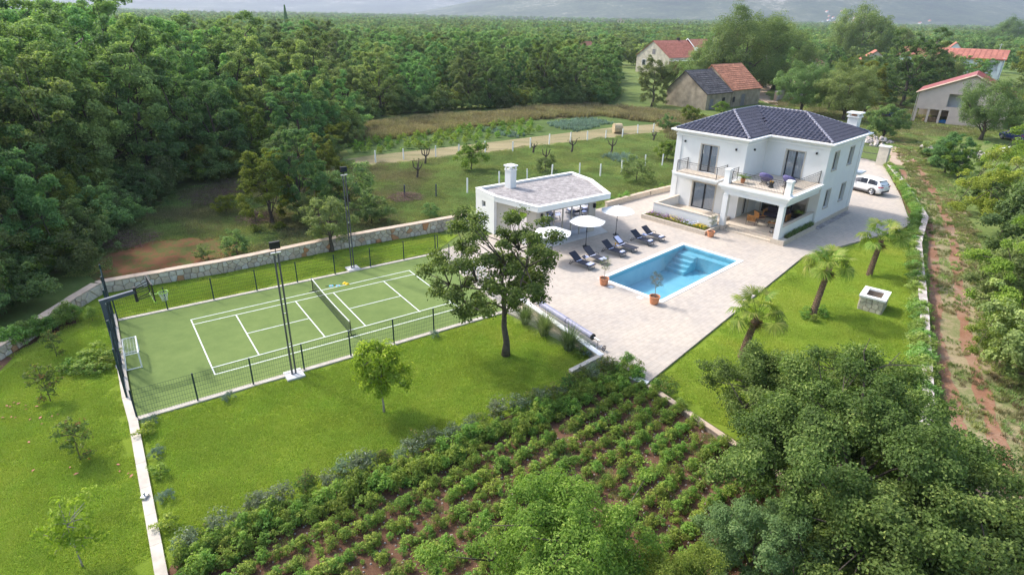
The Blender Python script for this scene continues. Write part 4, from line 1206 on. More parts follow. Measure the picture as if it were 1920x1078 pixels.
# ------------------------------------------------------------------ swimming pool
def UV(m=None): return MB(lambda u, v, z: tuple(W(u, v, z)))
pool = empty('swimming_pool', W(30, -20, .1), 0, 'rectangular swimming pool with white coping and corner steps, set in the patio', 'swimming pool')
def PB(): 
    o = W(30, -20, .1)
    return MB(lambda u, v, z: tuple(W(u, v, z) - o), True)
oc = [(PU0, PV0), (PU0, PV1), (PU1, PV1), (PU1, PV0)]; ic = [(PU0 + .30, PV0 + .30), (PU0 + .30, PV1 - .30), (PU1 - .30, PV1 - .30), (PU1 - .30, PV0 + .30)]
b = PB(); b.ring([(PU0 + .002, PV0 + .002), (PU0 + .002, PV1 - .002), (PU1 - .002, PV1 - .002), (PU1 - .002, PV0 + .002)], ic, -.1, .125); b.build('coping', M['coping_white'], pool)
tu0, tu1, tv0, tv1 = PU0 + .33, PU1 - .33, PV0 + .33, PV1 - .33
b = PB()
b.quad((tu0, tv0, -1.35), (tu1, tv0, -1.35), (tu1, tv1, -1.35), (tu0, tv1, -1.35))
for p, q in (((tu0, tv0), (tu1, tv0)), ((tu1, tv0), (tu1, tv1)), ((tu1, tv1), (tu0, tv1)), ((tu0, tv1), (tu0, tv0))):
    b.quad((p[0], p[1], -1.35), (q[0], q[1], -1.35), (q[0], q[1], .08), (p[0], p[1], .08))
b.build('basin', M['pooltile'], pool)
for i in range(4):
    b = PB(); b.box(tu1 - .62 - (i + 1) * .42, tu1 - .62 - i * .42, tv0 + .001, tv0 + 1.55, -1.34, -.32 - i * .25); b.build('pool_step', M['pooltile'], pool)
b = PB(); b.box(tu1 - .619, tu1 - .001, tv0 + .002, tv1 - .001, -1.34, -.30); b.build('pool_bench', M['pooltile'], pool)
b = PB(); b.quad((tu0, tv0, -.02), (tu1, tv0, -.02), (tu1, tv1, -.02), (tu0, tv1, -.02)); b.build('water', M['water'], pool)
for p, nm in (((1146, 538), 'white square skimmer lid set flush in the patio beside the left potted olive'), ((1200, 558), 'white square skimmer lid set flush in the patio by the right potted olive')):
    q = at(*p, .1); b = MB(); b.box(-.16, .16, -.16, .16, 0, .012); o = b.build('skimmer_lid', M['coping_white'], None, label=nm, cat='skimmer lid', group='skimmer lids by the pool'); o.location = q; o.rotation_euler = (0, 0, TH)

# ------------------------------------------------------------------ loungers, tables, towels, umbrellas
def lounger():
    """head at +y, foot at -y, local frame; y runs 0 (foot) to 1.95"""
    r = empty('sun_lounger', (0, 0, 0))
    b = MB()
    for x in (-.33, .33):
        b.tube([(x, .02, .33), (x, 1.98 - .7, .33)], .022, 4)
        b.tube([(x, 1.28, .34), (x, 1.93, .80)], .02, 4)
    b.bar((-.33, .02, .33), (.33, .02, .33), .02, 4); b.bar((-.33, 1.93, .80), (.33, 1.93, .80), .02, 4)
    b.build('frame', M['lounger_frame'], r)
    b = MB(); b.box(-.31, .31, .0, 1.24, .335, .352); b.build('seat', M['sling'], r)
    b = MB(); n = Vector((0, -.46, .65)).normalized(); u = Vector((0, .65, .46)).normalized(); c = Vector((0, 1.605, .585))
    b.obox(c, Vector((1, 0, 0)), u, n, .31, .40, .008); b.build('backrest', M['sling'], r)
    for y, s in ((.25, -.12), (1.72, .14)):
        b = MB()
        for x in (-.34, .34): b.bar((x, y - s * .2, .33), (x, y + s, .015), .02, 4)
        b.bar((-.34, y + s, .015), (.34, y + s, .015), .018, 4); b.build('leg', M['lounger_frame'], r)
    for x in (-.37, .37):
        b = MB(); b.tube([(x, 1.72, .02), (x, 1.5, .40), (x, 1.3, .50), (x, 1.05, .50), (x, .98, .36)], .018, 4); b.build('armrest', M['lounger_frame'], r)
    b = MB(); b.box(-.3, .3, 1.20, 1.28, .352, .362); b.build('seat_trim', M['towel'], r)
    return r
lg = lounger(); lgf = fam(lg)
LU = [30.87, 32.29, 34.48, 35.87, 38.0, 39.47]
LN = ['dark mesh sun lounger farthest from the villa, its striped towel by the foot', 'dark mesh sun lounger just behind the left potted olive by the pool', 'dark mesh sun lounger, third along from the big oak, with a small folded towel',
      'dark mesh sun lounger with a striped towel draped over its raised back', 'dark mesh sun lounger, second nearest the villa, with a folded towel on the foot', 'dark mesh sun lounger nearest the villa with a folded towel on the foot']
rz = TH      # local +y is -V
for i, u in enumerate(LU):
    p = W(u, -23.68, .1)
    if i == 0: r = lg; r.location = p; r.rotation_euler = (0, 0, rz + R(2)); tag(r, LN[0], 'sun lounger', 'sun loungers beside the pool')
    else: r = copy_thing(lg, lgf, p, rz + R([0, -2, 1, 2, -1, 0][i]), 1, LN[i]); r['category'] = 'sun lounger'; r['group'] = 'sun loungers beside the pool'
def towel_mat():
    m, nt, b, o = new_mat('striped_towel')
    w = nt.nodes.new('ShaderNodeTexWave'); w.inputs['Scale'].default_value = 5.0; w.bands_direction = 'X'
    nt.links.new(posn(nt, obj=True), w.inputs[0])
    nt.links.new(ramp(nt, w.outputs[0], [(.45, (.72, .74, .84)), (.55, (.30, .36, .66))]), b.inputs['Base Color']); b.inputs['Roughness'].default_value = .95; return m
TM = towel_mat()
TN = ['striped blue and white towel spread on the foot of the first lounger', 'crumpled striped towel on the lounger behind the left potted olive', 'small folded pale blue towel on the third lounger', 'striped blue and white towel hanging over a lounger back', 'folded pale blue towel on the second lounger from the villa', 'folded pale blue towel on the lounger nearest the villa']
for i, u in enumerate(LU):
    if i == 3:
        b = MB(); n = Vector((0, -.46, .65)).normalized(); uu = Vector((0, .65, .46)).normalized()
        for k in range(5): b.obox(Vector((-.2 + k * .1, 1.62 + .01 * (k % 2), .62)), Vector((1, 0, 0)), uu, n, .051, .30, .012 + .004 * (k % 2))
        b.obox(Vector((0, 1.92, .68)), Vector((1, 0, 0)), Vector((0, .1, -1)).normalized(), Vector((0, 1, .1)).normalized(), .25, .14, .012)
    elif i < 2:
        b = MB(); g = random.Random(i)
        nx, ny = 8, 6; vs = [((x / nx - .5) * .56, .12 + (y / ny) * .36 + (.03 if i else 0) * math.sin(x), .372 + .02 * g.random() * (2 if i else 1)) for y in range(ny + 1) for x in range(nx + 1)]
        b.add(vs, [(y * (nx + 1) + x, y * (nx + 1) + x + 1, (y + 1) * (nx + 1) + x + 1, (y + 1) * (nx + 1) + x) for y in range(ny) for x in range(nx)])
        b.box(-.27, .27, .13, .46, .354, .366)
    else:
        b = MB(); b.box(-.2, .2, .14, .36, .354, .395); b.box(-.19, .19, .145, .355, .396, .425)
    o = b.build('towel', TM if i in (0, 1, 3) else M['towel'], None, label=TN[i], cat='towel', group='towels on the sun loungers', bevel=0)
    o.location = W(u, -23.68, .1); o.rotation_euler = (0, 0, rz + R([2, -2, 1, 2, -1, 0][i]))
# side tables between the loungers
def side_table(loc, label):
    r = empty('side_table', loc, TH, label, 'side table', 'small side tables between loungers')
    b = MB(); b.box(-.2, .2, -.2, .2, .40, .42); b.build('table_top', M['towel'], r)
    for x in (-.17, .17):
        for y in (-.17, .17): b = MB(); b.bar((x, y, 0), (x, y, .4), .012, 4); b.build('leg', M['steel'], r)
    return r
side_table(W(31.6, -25.0, .1), 'small pale side table with a sun hat and bottles, between the first two loungers')
side_table(W(35.18, -25.0, .1), 'small glass side table with orange juice, between the middle loungers')
side_table(W(38.75, -25.0, .1), 'small pale side table with glasses between the two loungers nearest the villa')
def small(name, label, cat, loc, fn, rz=0.0, group=None):
    r = empty(name, loc, rz, label, cat, group); fn(r); return r
def jug(r):
    b = MB(); b.lathe([(.05, 0), (.06, .04), (.055, .16), (.04, .18)], 10); b.build('jug', M['orange'], r)
    b = MB(); b.tube([(.05, 0, .05), (.09, 0, .09), (.05, 0, .15)], .008, 4); b.build('handle', M['yellow'], r)
small('juice_jug', 'orange juice jug on the glass side table', 'jug', W(35.12, -25.05, .522), jug)
def hat(r):
    b = MB(); b.lathe([(.15, 0), (.15, .012), (.075, .02), (.07, .09), (.03, .10)], 14); b.build('brim_and_crown', M['black'], r)
    b = MB(); b.lathe([(.078, .022), (.078, .045)], 14); b.build('hat_band', M['towel'], r)
small('sun_hat', 'dark sun hat lying on the side table between the first loungers', 'hat', W(31.5, -25.05, .522), hat)
for i, (u, v, l) in enumerate(((35.27, -24.95, 'juice glass beside the orange jug on the side table'), (38.7, -25.05, 'clear glass on the side table nearest the villa'))):
    def gl(r):
        b = MB(); b.lathe([(.025, 0), (.035, .12)], 8); b.build('glass_body', M['orange'] if i == 0 else M['towel'], r)
    small('drinking_glass', l, 'glass', W(u, v, .522), gl)
def umbrella(loc, label, rz):
    r = empty('parasol', loc, rz, label, 'parasol', 'white parasols between pool and pool house')
    n = 6; Rr = 1.36; b = MB(); ring = []
    apex = (0, 0, 2.42); vs = [apex]; m = 5
    for k in range(1, m + 1):
        t = k / m
        for i in range(n * 4):
            a = 2 * math.pi * i / (n * 4); f = (i % 4) / 4; sag = math.sin(math.pi * f)
            rr = Rr * t * (1 - .075 * sag * t); vs.append((rr * math.cos(a), rr * math.sin(a), 2.42 - .42 * t ** 1.15 - .05 * sag * t * (1 - t * .4)))
    fs = [(0, 1 + i, 1 + (i + 1) % (n * 4)) for i in range(n * 4)]
    for k in range(m - 1):
        for i in range(n * 4):
            j = (i + 1) % (n * 4); a = 1 + k * n * 4
            fs.append((a + i, a + n * 4 + i, a + n * 4 + j, a + j))
    b.add(vs, fs); o = b.build('canopy', M['umbrella'], r)
    b = MB(); b.lathe([(.03, 0), (.022, .07)], 8, (0, 0, 2.42)); b.build('finial', M['umbrella'], r)
    b = MB()
    for i in range(n):
        a = 2 * math.pi * i / n
        b.bar((0, 0, 2.36), (Rr * .96 * math.cos(a), Rr * .96 * math.sin(a), 1.985), .01, 4)
        b.bar((0, 0, 1.75), (Rr * .5 * math.cos(a), Rr * .5 * math.sin(a), 2.2), .008, 4)
    b.build('ribs', M['black'], r)
    b = MB(); b.bar((0, 0, 0), (0, 0, 2.4), .022, 8); b.bar((0, 0, 1.15), (0, 0, 1.35), .035, 8); b.build('pole', M['black'], r)
    b = MB(); b.lathe([(.24, 0), (.24, .05), (.05, .08), (.04, .25)], 14); b.build('base', M['black'], r)
    return r
umbrella(W(30.2, -26.95, .1), 'white parasol half hidden behind the oak crown, nearest the court', .3)
umbrella(W(34.05, -27.0, .1), 'white parasol standing behind the middle loungers', .1)
umbrella(W(37.95, -27.15, .1), 'white parasol nearest the villa terrace, behind the last loungers', .5)

# ------------------------------------------------------------------ potted olives
def pot(loc, label, sc=1.0, cat='potted olive tree'):
    r = empty('potted_olive', loc, rnd.uniform(0, 6), label, cat, 'olive trees in terracotta pots'); r.scale = (sc,) * 3
    b = MB(); b.lathe([(.20, 0), (.23, .05), (.29, .40), (.31, .41), (.31, .47), (.27, .47), (.26, .40)], 20); b.build('pot', M['terracotta'], r, smooth=False)
    b = MB(); b.lathe([(.02, .40), (.26, .405)], 16); b.build('pot_soil', M['soil'], r)
    tm, cm, H = T_['olive']
    o = link('trunk', tm, r); o.location = (0, 0, .38); o = link('crown', cm, r); o.location = (0, 0, .38)
    return r
pot(at(1132, 534, .1), 'young olive tree in a terracotta pot at the left pool corner', 1.05)
pot(at(1226, 569, .1), 'young olive tree in a darker terracotta pot at the near pool corner', 1.1)
pot(at(1332, 444, .1), 'slim olive tree in a pale terracotta pot beside the porch steps', 1.0)

# ------------------------------------------------------------------ pool cover on its roller
r0 = W(23.45, -22.0, .1); r1 = W(22.6, -16.55, .1); rd = (r1 - r0); rL = rd.length; rd.normalize()
rl = empty('pool_cover_roller', r0, math.atan2(rd.y, rd.x), 'rolled blue grey pool cover on a wheeled aluminium reel along the patio edge', 'pool cover reel')
b = MB(); b.bar((0, 0, .62), (rL, 0, .50), .05, 10); b.build('axle', M['steel'], rl)
b = MB(); b.bar((.55, 0, .608), (rL * .52, 0, .562), .175, 18); b.bar((rL * .52 + .01, 0, .562), (rL - .55, 0, .512), .165, 18); b.build('cover_roll', M['cover'], rl, smooth=False)
b = MB(); b.bar((.5, 0, .61), (.55, 0, .61), .19, 18); b.bar((rL - .55, 0, .512), (rL - .50, 0, .512), .18, 18); b.bar((rL * .52, 0, .562), (rL * .52 + .02, 0, .562), .18, 18); b.build('end_collar', M['black'], rl)
for x, z in ((.12, .62), (rL - .12, .5)):
    b = MB(); b.bar((x, 0, .08), (x, 0, z), .025, 6); b.bar((x, -.35, .08), (x, .35, .08), .02, 6); b.build('stand', M['steel'], rl)
def wheel(loc, r_, nm):
    b = MB(); 
    for k in range(16):
        a, c = 2 * math.pi * k / 16, 2 * math.pi * (k + 1) / 16
        b.bar((0, r_ * math.cos(a), r_ * math.sin(a)), (0, r_ * math.cos(c), r_ * math.sin(c)), .02, 5, caps=False)
    for k in range(5):
        a = 2 * math.pi * k / 5; b.bar((0, 0, 0), (0, r_ * math.cos(a), r_ * math.sin(a)), .014, 4)
    o = b.build(nm, M['black'], rl); o.location = loc
wheel((-.03, 0, .62), .24, 'hand_wheel'); wheel((rL + .25, .1, .17), .14, 'wheel'); wheel((.1, -.36, .12), .1, 'wheel')
b = MB(); b.bar((rL - .1, .05, .12), (rL + .25, .1, .17), .02, 5); b.build('wheel_arm', M['steel'], rl)

# ------------------------------------------------------------------ low patio walls
def blockwall(name, pts, w, z0, z1, body, cap, label, cat='wall', capw=.05, capt=.05, slab=1.0, slope=None, group=None):
    """plastered wall with separate coping slabs"""
    r = empty(name, pts[0], 0, label, cat, group); o = pts[0]
    mbb = MB()
    for i, (p, q) in enumerate(zip(pts[:-1], pts[1:])):
        d = (q - p).normalized(); n = Vector((-d.y, d.x, 0)); L_ = (q - p).length
        ex = w / 2 if i else 0
        za = z1 if not slope else slope[i]; zb = z1 if not slope else slope[i + 1]
        P = [p - d * -ex - n * w / 2, q - n * w / 2, q + n * w / 2, p - d * -ex + n * w / 2]
        mbb.add([(a.x - o.x, a.y - o.y, z0 - o.z) for a in P] + [(a.x - o.x, a.y - o.y, z - o.z) for a, z in zip(P, (za, zb, zb, za))],
                [(0, 3, 2, 1), (4, 5, 6, 7), (0, 1, 5, 4), (1, 2, 6, 5), (2, 3, 7, 6), (3, 0, 4, 7)])
    mbb.build('wall_body', body, r)
    for i, (p, q) in enumerate(zip(pts[:-1], pts[1:])):
        d = (q - p).normalized(); n = Vector((-d.y, d.x, 0)); L_ = (q - p).length; k = max(1, round(L_ / slab))
        for j in range(k):
            t0, t1 = j / k, (j + 1) / k
            s0, s1 = p + d * (L_ * t0 + .004), p + d * (L_ * t1 - .004)
            za = (z1 if not slope else slope[i] + (slope[i + 1] - slope[i]) * t0) + .001; zb = (z1 if not slope else slope[i] + (slope[i + 1] - slope[i]) * t1) + .001
            hw_ = w / 2 + capw; jz = rnd.uniform(-.003, .003)
            P = [s0 - n * hw_, s1 - n * hw_, s1 + n * hw_, s0 + n * hw_]; Z = (za, zb, zb, za); m_ = MB()
            m_.add([(a.x - o.x, a.y - o.y, z - o.z) for a, z in zip(P, Z)] + [(a.x - o.x, a.y - o.y, z + capt + jz - o.z) for a, z in zip(P, Z)],
                   [(0, 3, 2, 1), (4, 5, 6, 7), (0, 1, 5, 4), (1, 2, 6, 5), (2, 3, 7, 6), (3, 0, 4, 7)])
            m_.build('coping_slab', cap, r)
    return r
blockwall('retaining_wall', [W(23.4, -23.2), W(21.72, -15.7)], .22, -.05, .45, M['beige_stone'], M['coping_white'], 'low stone wall with pale coping between pampas grass and the patio')
blockwall('retaining_wall', [W(21.7, -15.75), W(19.85, -16.15)], .2, -.05, .4, M['beige_stone'], M['conc'], 'short sloping stone wall running down onto the front lawn', slope=(.44, .12), capw=.03)
blockwall('garden_wall', [at(1160, 700, .2), at(1214, 722, .2)], .22, -.05, .28, M['beige_stone'], M['coping_white'], 'white coped low wall stub at the patio corner above the garden hedge', slab=2)
gwp = [at(1216, 724, .2), at(1385, 838, .2), at(1460, 888, .2), at(1560, 1010, .2)]
blockwall('garden_wall', gwp, .2, -.05, .22, M['mortar'], M['coping_tan'], 'narrow tan wall between vegetable plot and right lawn, running under the big oak', slab=.8, capw=.03)
blockwall('garden_wall', [W(43.6, -32.55), W(50, -32.3), W(56, -31.6), W(75.5, -30.4)], .3, 0, .5, M['beige_stone'], M['coping_tan'], 'low beige wall along the patio behind the pool house and villa', slab=1.2)
# the long white-capped wall left of the court
lw = [at(211, 590, .12), at(237, 745, .12), at(250, 790, .12), at(304, 1085, .12)]
blockwall('boundary_wall', lw, .30, -.1, .10, M['conc'], M['conc'], 'long low wall with pale coping left of the court, running to the photo bottom', slab=1.5, capw=.02, capt=.05)

# ------------------------------------------------------------------ rubble stone walls
def voro(seeds, lo, hi):
    """clipped Voronoi cells of seeds (2D)"""
    out = []; S = np.array(seeds)
    for i, s in enumerate(S):
        dd = np.linalg.norm(S - s, axis=1); nb = np.argsort(dd)[1:16]
        poly = [(lo[0], lo[1]), (hi[0], lo[1]), (hi[0], hi[1]), (lo[0], hi[1])]
        for j in nb:
            m = (S[j] + s) / 2; n = S[j] - s; new = []
            for k in range(len(poly)):
                a = np.array(poly[k]); c = np.array(poly[(k + 1) % len(poly)]); da = (a - m) @ n; dc = (c - m) @ n
                if da <= 0: new.append(tuple(a))
                if (da < 0) != (dc < 0) and abs(da - dc) > 1e-12: new.append(tuple(a + (c - a) * (da / (da - dc))))
            poly = new
            if len(poly) < 3: break
        out.append(poly)
    return out
def rubble_wall(name, path, w, hs, side, label, cap=M['coping_tan'], size=.40, keep=300, capslab=1.6, group=None, mat='stone'):
    """path of foot points, hs heights per point, stones on the given side; returns root"""
    o = path[0].copy(); r = empty(name, o, 0, label, 'stone wall', group); body = MB(); g = random.Random(9); stones = []
    for i, (p, q) in enumerate(zip(path[:-1], path[1:])):
        d = (q - p).normalized(); n = Vector((-d.y, d.x, 0)) * side; L_ = (q - p).length; h0, h1 = hs[i], hs[i + 1]
        hh = lambda s: h0 + (h1 - h0) * s / L_
        P = [p, q, q - n * w, p - n * w]
        body.add([(a.x - o.x, a.y - o.y, -.1) for a in P] + [(a.x - o.x, a.y - o.y, z) for a, z in zip(P, (h0, h1, h1, h0))],
                 [(0, 3, 2, 1), (4, 5, 6, 7), (0, 1, 5, 4), (1, 2, 6, 5), (2, 3, 7, 6), (3, 0, 4, 7)])
        seeds = []; rows = max(2, round(max(h0, h1) / (size * .8))); cols = max(2, round(L_ / size))
        for a in range(cols):
            for b_ in range(rows):
                s = (a + .5 + .5 * (b_ % 2) - .25) * L_ / cols + g.uniform(-.12, .12) * 1; z = (b_ + .5) * max(h0, h1) / rows + g.uniform(-.07, .07)
                if g.random() > .10: seeds.append((s, z))
        for poly in voro(seeds, (0, -.03), (L_, max(h0, h1))):
            if len(poly) < 3: continue
            cx = sum(a for a, _ in poly) / len(poly); cz = sum(b for _, b in poly) / len(poly); out = g.uniform(.03, .075)
            if cz > hh(cx): continue
            poly = [(a, min(b, hh(a) - .01)) for a, b in poly]
            def PT(a, z, t): v = p + d * a + n * t; return (v.x - o.x, v.y - o.y, z)
            m = len(poly); rad = max(.05, min(math.dist((cx, cz), a) for a in poly)); k1 = max(.5, 1 - .02 / rad); k2 = max(.35, 1 - .055 / rad)
            vs = [PT(cx + (a - cx) * k1, cz + (b - cz) * k1, .002) for a, b in poly] + [PT(cx + (a - cx) * (k1 + .0), cz + (b - cz) * k1, out * .55) for a, b in poly] + [PT(cx + (a - cx) * k2, cz + (b - cz) * k2, out) for a, b in poly]
            fs = [(j, (j + 1) % m, m + (j + 1) % m, m + j) for j in range(m)] + [(m + j, m + (j + 1) % m, 2 * m + (j + 1) % m, 2 * m + j) for j in range(m)] + [tuple(range(2 * m, 3 * m))]
            stones.append(((p + d * cx).length_squared, vs, fs))
    body.build('wall_core', M['mortar'], r)
    stones.sort(key=lambda t: t[0])
    for _, vs, fs in stones[:keep]:
        b = MB(); b.add(vs, fs); b.build('stone', M[mat], r)
    if stones[keep:]:
        b = MB(); tt = []
        for _, vs, fs in stones[keep:]: b.add(vs, fs); tt += [g.random()] * len(vs)
        me = b.mesh('stones'); at_ = me.attributes.new('tint', 'FLOAT', 'POINT'); at_.data.foreach_set('value', np.array(tt, dtype=np.float32))
        tag(link('stonework', me, r, M[mat]), kind='stuff')
    for i, (p, q) in enumerate(zip(path[:-1], path[1:])):
        d = (q - p).normalized(); n = Vector((-d.y, d.x, 0)) * side; L_ = (q - p).length; k = max(1, round(L_ / capslab))
        for j in range(k):
            s0, s1 = L_ * j / k + .003, L_ * (j + 1) / k - .003; z0 = hs[i] + (hs[i + 1] - hs[i]) * s0 / L_; z1 = hs[i] + (hs[i + 1] - hs[i]) * s1 / L_
            A_, B_ = p + d * s0 + n * (.06 + g.uniform(-.015, .015)), p + d * s1 + n * (.06 + g.uniform(-.015, .015)); C_, D_ = B_ - n * (w + .1), A_ - n * (w + .1); m_ = MB()
            zz = (z0, z1, z1, z0); t = .06 + g.uniform(-.008, .008)
            m_.add([(a.x - o.x, a.y - o.y, z + .002) for a, z in zip((A_, B_, C_, D_), zz)] + [(a.x - o.x, a.y - o.y, z + t) for a, z in zip((A_, B_, C_, D_), zz)],
                   [(0, 3, 2, 1), (4, 5, 6, 7), (0, 1, 5, 4), (1, 2, 6, 5), (2, 3, 7, 6), (3, 0, 4, 7)])
            m_.build('coping_slab', cap, r)
    return r
rubble_wall('stone_wall', CW, .45, [.62, .66, .68, .68, .78, .86, .95, .95], -1, 'long rubble stone wall with tan coping behind the court and the back lawn')
RW = [W(82.0, -20.3), W(72, -15.6), W(63.2, -12.0), W(61.2, -11.2), at(1722, 470, 0), at(1733, 600, 0), at(1738, 690, 0), at(1742, 800, 0), at(1690, 960, 0)]
rubble_wall('stone_wall', RW, .35, [.6] * len(RW), 1, 'rubble stone wall along the dirt track, behind the clipped hedge right of the palms', cap=M['rubble'], capslab=.7, keep=120)
gp_ = W(84.0, -21.3)
b0 = empty('gate_pillar', W(83.4, -21.6, 0), TH, 'cream stone gate pillar with a flat cap beside the iron gate', 'gate pillar')
b = MB(); b.box(-.35, .35, -.55, .55, 0, 2.3); b.build('shaft', plain('cream_stone', (.60, .54, .45), .9, var=.12, scale=3), b0)
b = MB(); b.box(-.45, .45, -.65, .65, 2.301, 2.42); b.build('cap', M['coping_white'], b0)
ga, gb = at(1610, 299, .1), at(1646, 305, .1); gd = (gb - ga).normalized(); gl_ = (gb - ga).length
gt = empty('driveway_gate', ga, math.atan2(gd.y, gd.x), 'double leaf brown iron driveway gate with vertical bars behind the villa', 'gate')
LL = 2.6
for k, x0 in enumerate((gl_ - LL * 2, gl_ - LL)):
    b = MB()
    for x in (x0 + .04, x0 + LL - .04): b.box(x - .05, x + .05, -.04, .04, .05, 1.95)
    for z in (.15, .95, 1.8): b.box(x0 + .09, x0 + LL - .09, -.025, .025, z, z + .07)
    b.build('gate_frame', M['trim'], gt)
    b = MB()
    for i in range(1, 17): b.bar((x0 + i * LL / 17, 0, .15), (x0 + i * LL / 17, 0, 1.9), .014, 4)
    b.build('gate_bars', M['trim'], gt)

# ------------------------------------------------------------------ wire fences round the court
def fence(a, b, h, n, label, name='wire_fence', z=.07, post=.032, step=.10, skip_first=False):
    d = b - a; L_ = d.length; d.normalize()
    r = empty(name, Vector((a.x, a.y, z)), math.atan2(d.y, d.x), label, 'fence')
    for i in range(n + 1):
        if skip_first and i == 0: continue
        x = L_ * i / n; q = MB(); q.box(x - post, x + post, -post * .7, post * .7, -.02, h + .03); q.build('post', M['fence'], r)
    for i in range(n):
        x0, x1 = L_ * i / n + post, L_ * (i + 1) / n - post; q = MB(); k = int((x1 - x0) / step)
        for j in range(k + 1):
            x = x0 + (x1 - x0) * j / k; q.bar((x, 0, .03), (x, 0, h), .004, 3, caps=False)
        for zz in [.05 + (h - .06) * m_ / 6 for m_ in range(7)]: q.bar((x0, 0, zz), (x1, 0, zz), .0055, 3, caps=False)
        q.build('wire_panel', M['fence'], r)
    return r
kn = (K_TR - K_TL).normalized(); kp = Vector((-kn.y, kn.x, 0))
fence(K_TL + kp * .14, K_TR + kp * .14, 1.35, 8, 'dark mesh fence on the far side of the court, in front of the back lawn')
kn2 = (K_BR - K_BL).normalized(); kp2 = Vector((kn2.y, -kn2.x, 0))
fence(K_BL + kp2 * .14, K_BR + kp2 * .14, 1.38, 8, 'dark mesh fence on the near side of the court, along the front lawn')
fence(K_TR + kn * .12, K_BR + kn * .12, 1.35, 5, 'dark mesh fence between the court and the patio, behind the oak')
# tall ball stop fence on the left
fa, fb2 = at(212, 588, .12) , at(238, 745, .12)
fl = empty('ball_stop_fence', fa, math.atan2((fb2 - fa).y, (fb2 - fa).x), 'tall dark post and net ball stop fence on the left end of the court', 'fence')
Lf = (fb2 - fa).length
for i in range(6):
    x = Lf * i / 5; q = MB(); q.box(x - .04, x + .04, -.04, .04, 0, 3.0 if i < 5 else 2.5); q.build('post', M['fence'], fl)
q = MB()
for zz in (.1, 1.4, 2.75): q.bar((0, 0, zz), (Lf, 0, zz if zz < 2.7 else 2.45), .018, 4)
q.build('rail', M['fence'], fl)
q = MB(); k = int(Lf / .12)
for j in range(1, k): q.bar((Lf * j / k, 0, .12), (Lf * j / k, 0, 2.74 - .3 * j / k), .004, 3, caps=False)
for j in range(1, 22): q.bar((0, 0, .1 + j * .122), (Lf, 0, min(.1 + j * .122, 2.44)), .004, 3, caps=False)
q.build('netting', M['blacknet'], fl)

# ------------------------------------------------------------------ court furniture
def basketball():
    P0 = Vector((-19.0, 25.2, .05)); ang = math.atan2(26.76 - 25.2, -17.07 + 19.0)
    r = empty('basketball_hoop', P0, ang, 'grey cantilever basketball hoop with lime ring and white net at the left court end', 'basketball hoop')
    b = MB(); b.box(-.09, .09, -.09, .09, 0, 3.45); b.box(-.2, .2, -.2, .2, 0, .03); b.build('pole', M['hoop_pole'], r)
    b = MB(); b.obox((.62, 0, 3.56), Vector((.995, 0, .1)), Vector((0, 1, 0)), Vector((-.1, 0, .995)), .74, .085, .085); b.build('arm', M['hoop_pole'], r)
    b = MB(); b.box(1.30, 1.42, -.07, .07, 3.1, 3.85)
    for y in (-.22, .22):
        b.tube([(1.38, y * .3, 3.78), (1.98, y, 3.95)], .022, 5); b.tube([(1.38, y * .3, 3.2), (1.98, y, 3.35)], .022, 5); b.tube([(1.38, y * .3, 3.55), (1.98, y, 3.7)], .018, 5)
    b.build('lift_arms', M['black'], r)
    b = MB()
    for (y0, y1, z0, z1) in ((-.70, .70, 3.16, 3.20), (-.70, .70, 4.02, 4.06), (-.70, -.66, 3.2, 4.02), (.66, .70, 3.2, 4.02)): b.box(2.0, 2.05, y0, y1, z0, z1)
    fr = b.build('backboard_frame', M['black'], r)
    b = MB(); b.box(2.015, 2.03, -.66, .66, 3.2, 4.02); b.build('backboard', M['glass'], r)
    b = MB(); b.box(1.985, 2.065, -.71, .71, 3.11, 3.158); b.build('padding', M['lime'], r)
    b = MB()
    for k in range(20):
        a, c = 2 * math.pi * k / 20, 2 * math.pi * (k + 1) / 20
        b.bar((2.5 + .225 * math.cos(a), .225 * math.sin(a), 3.3), (2.5 + .225 * math.cos(c), .225 * math.sin(c), 3.3), .016, 5, caps=False)
    b.box(2.06, 2.28, -.06, .06, 3.27, 3.29); b.build('rim', M['lime'], r)
    b = MB(); lv = [(.22, 0), (.19, -.12), (.15, -.24), (.12, -.34), (.13, -.44)]
    for k in range(12):
        for j in range(len(lv) - 1):
            for s in (-.5, .5):
                a = 2 * math.pi * (k + (j % 2) * .5) / 12; c = 2 * math.pi * (k + (j % 2) * .5 + s) / 12
                b.bar((2.5 + lv[j][0] * math.cos(a), lv[j][0] * math.sin(a), 3.29 + lv[j][1]), (2.5 + lv[j + 1][0] * math.cos(c), lv[j + 1][0] * math.sin(c), 3.29 + lv[j + 1][1]), .006, 3, caps=False)
    b.build('hoop_net', M['net'], r)
basketball()
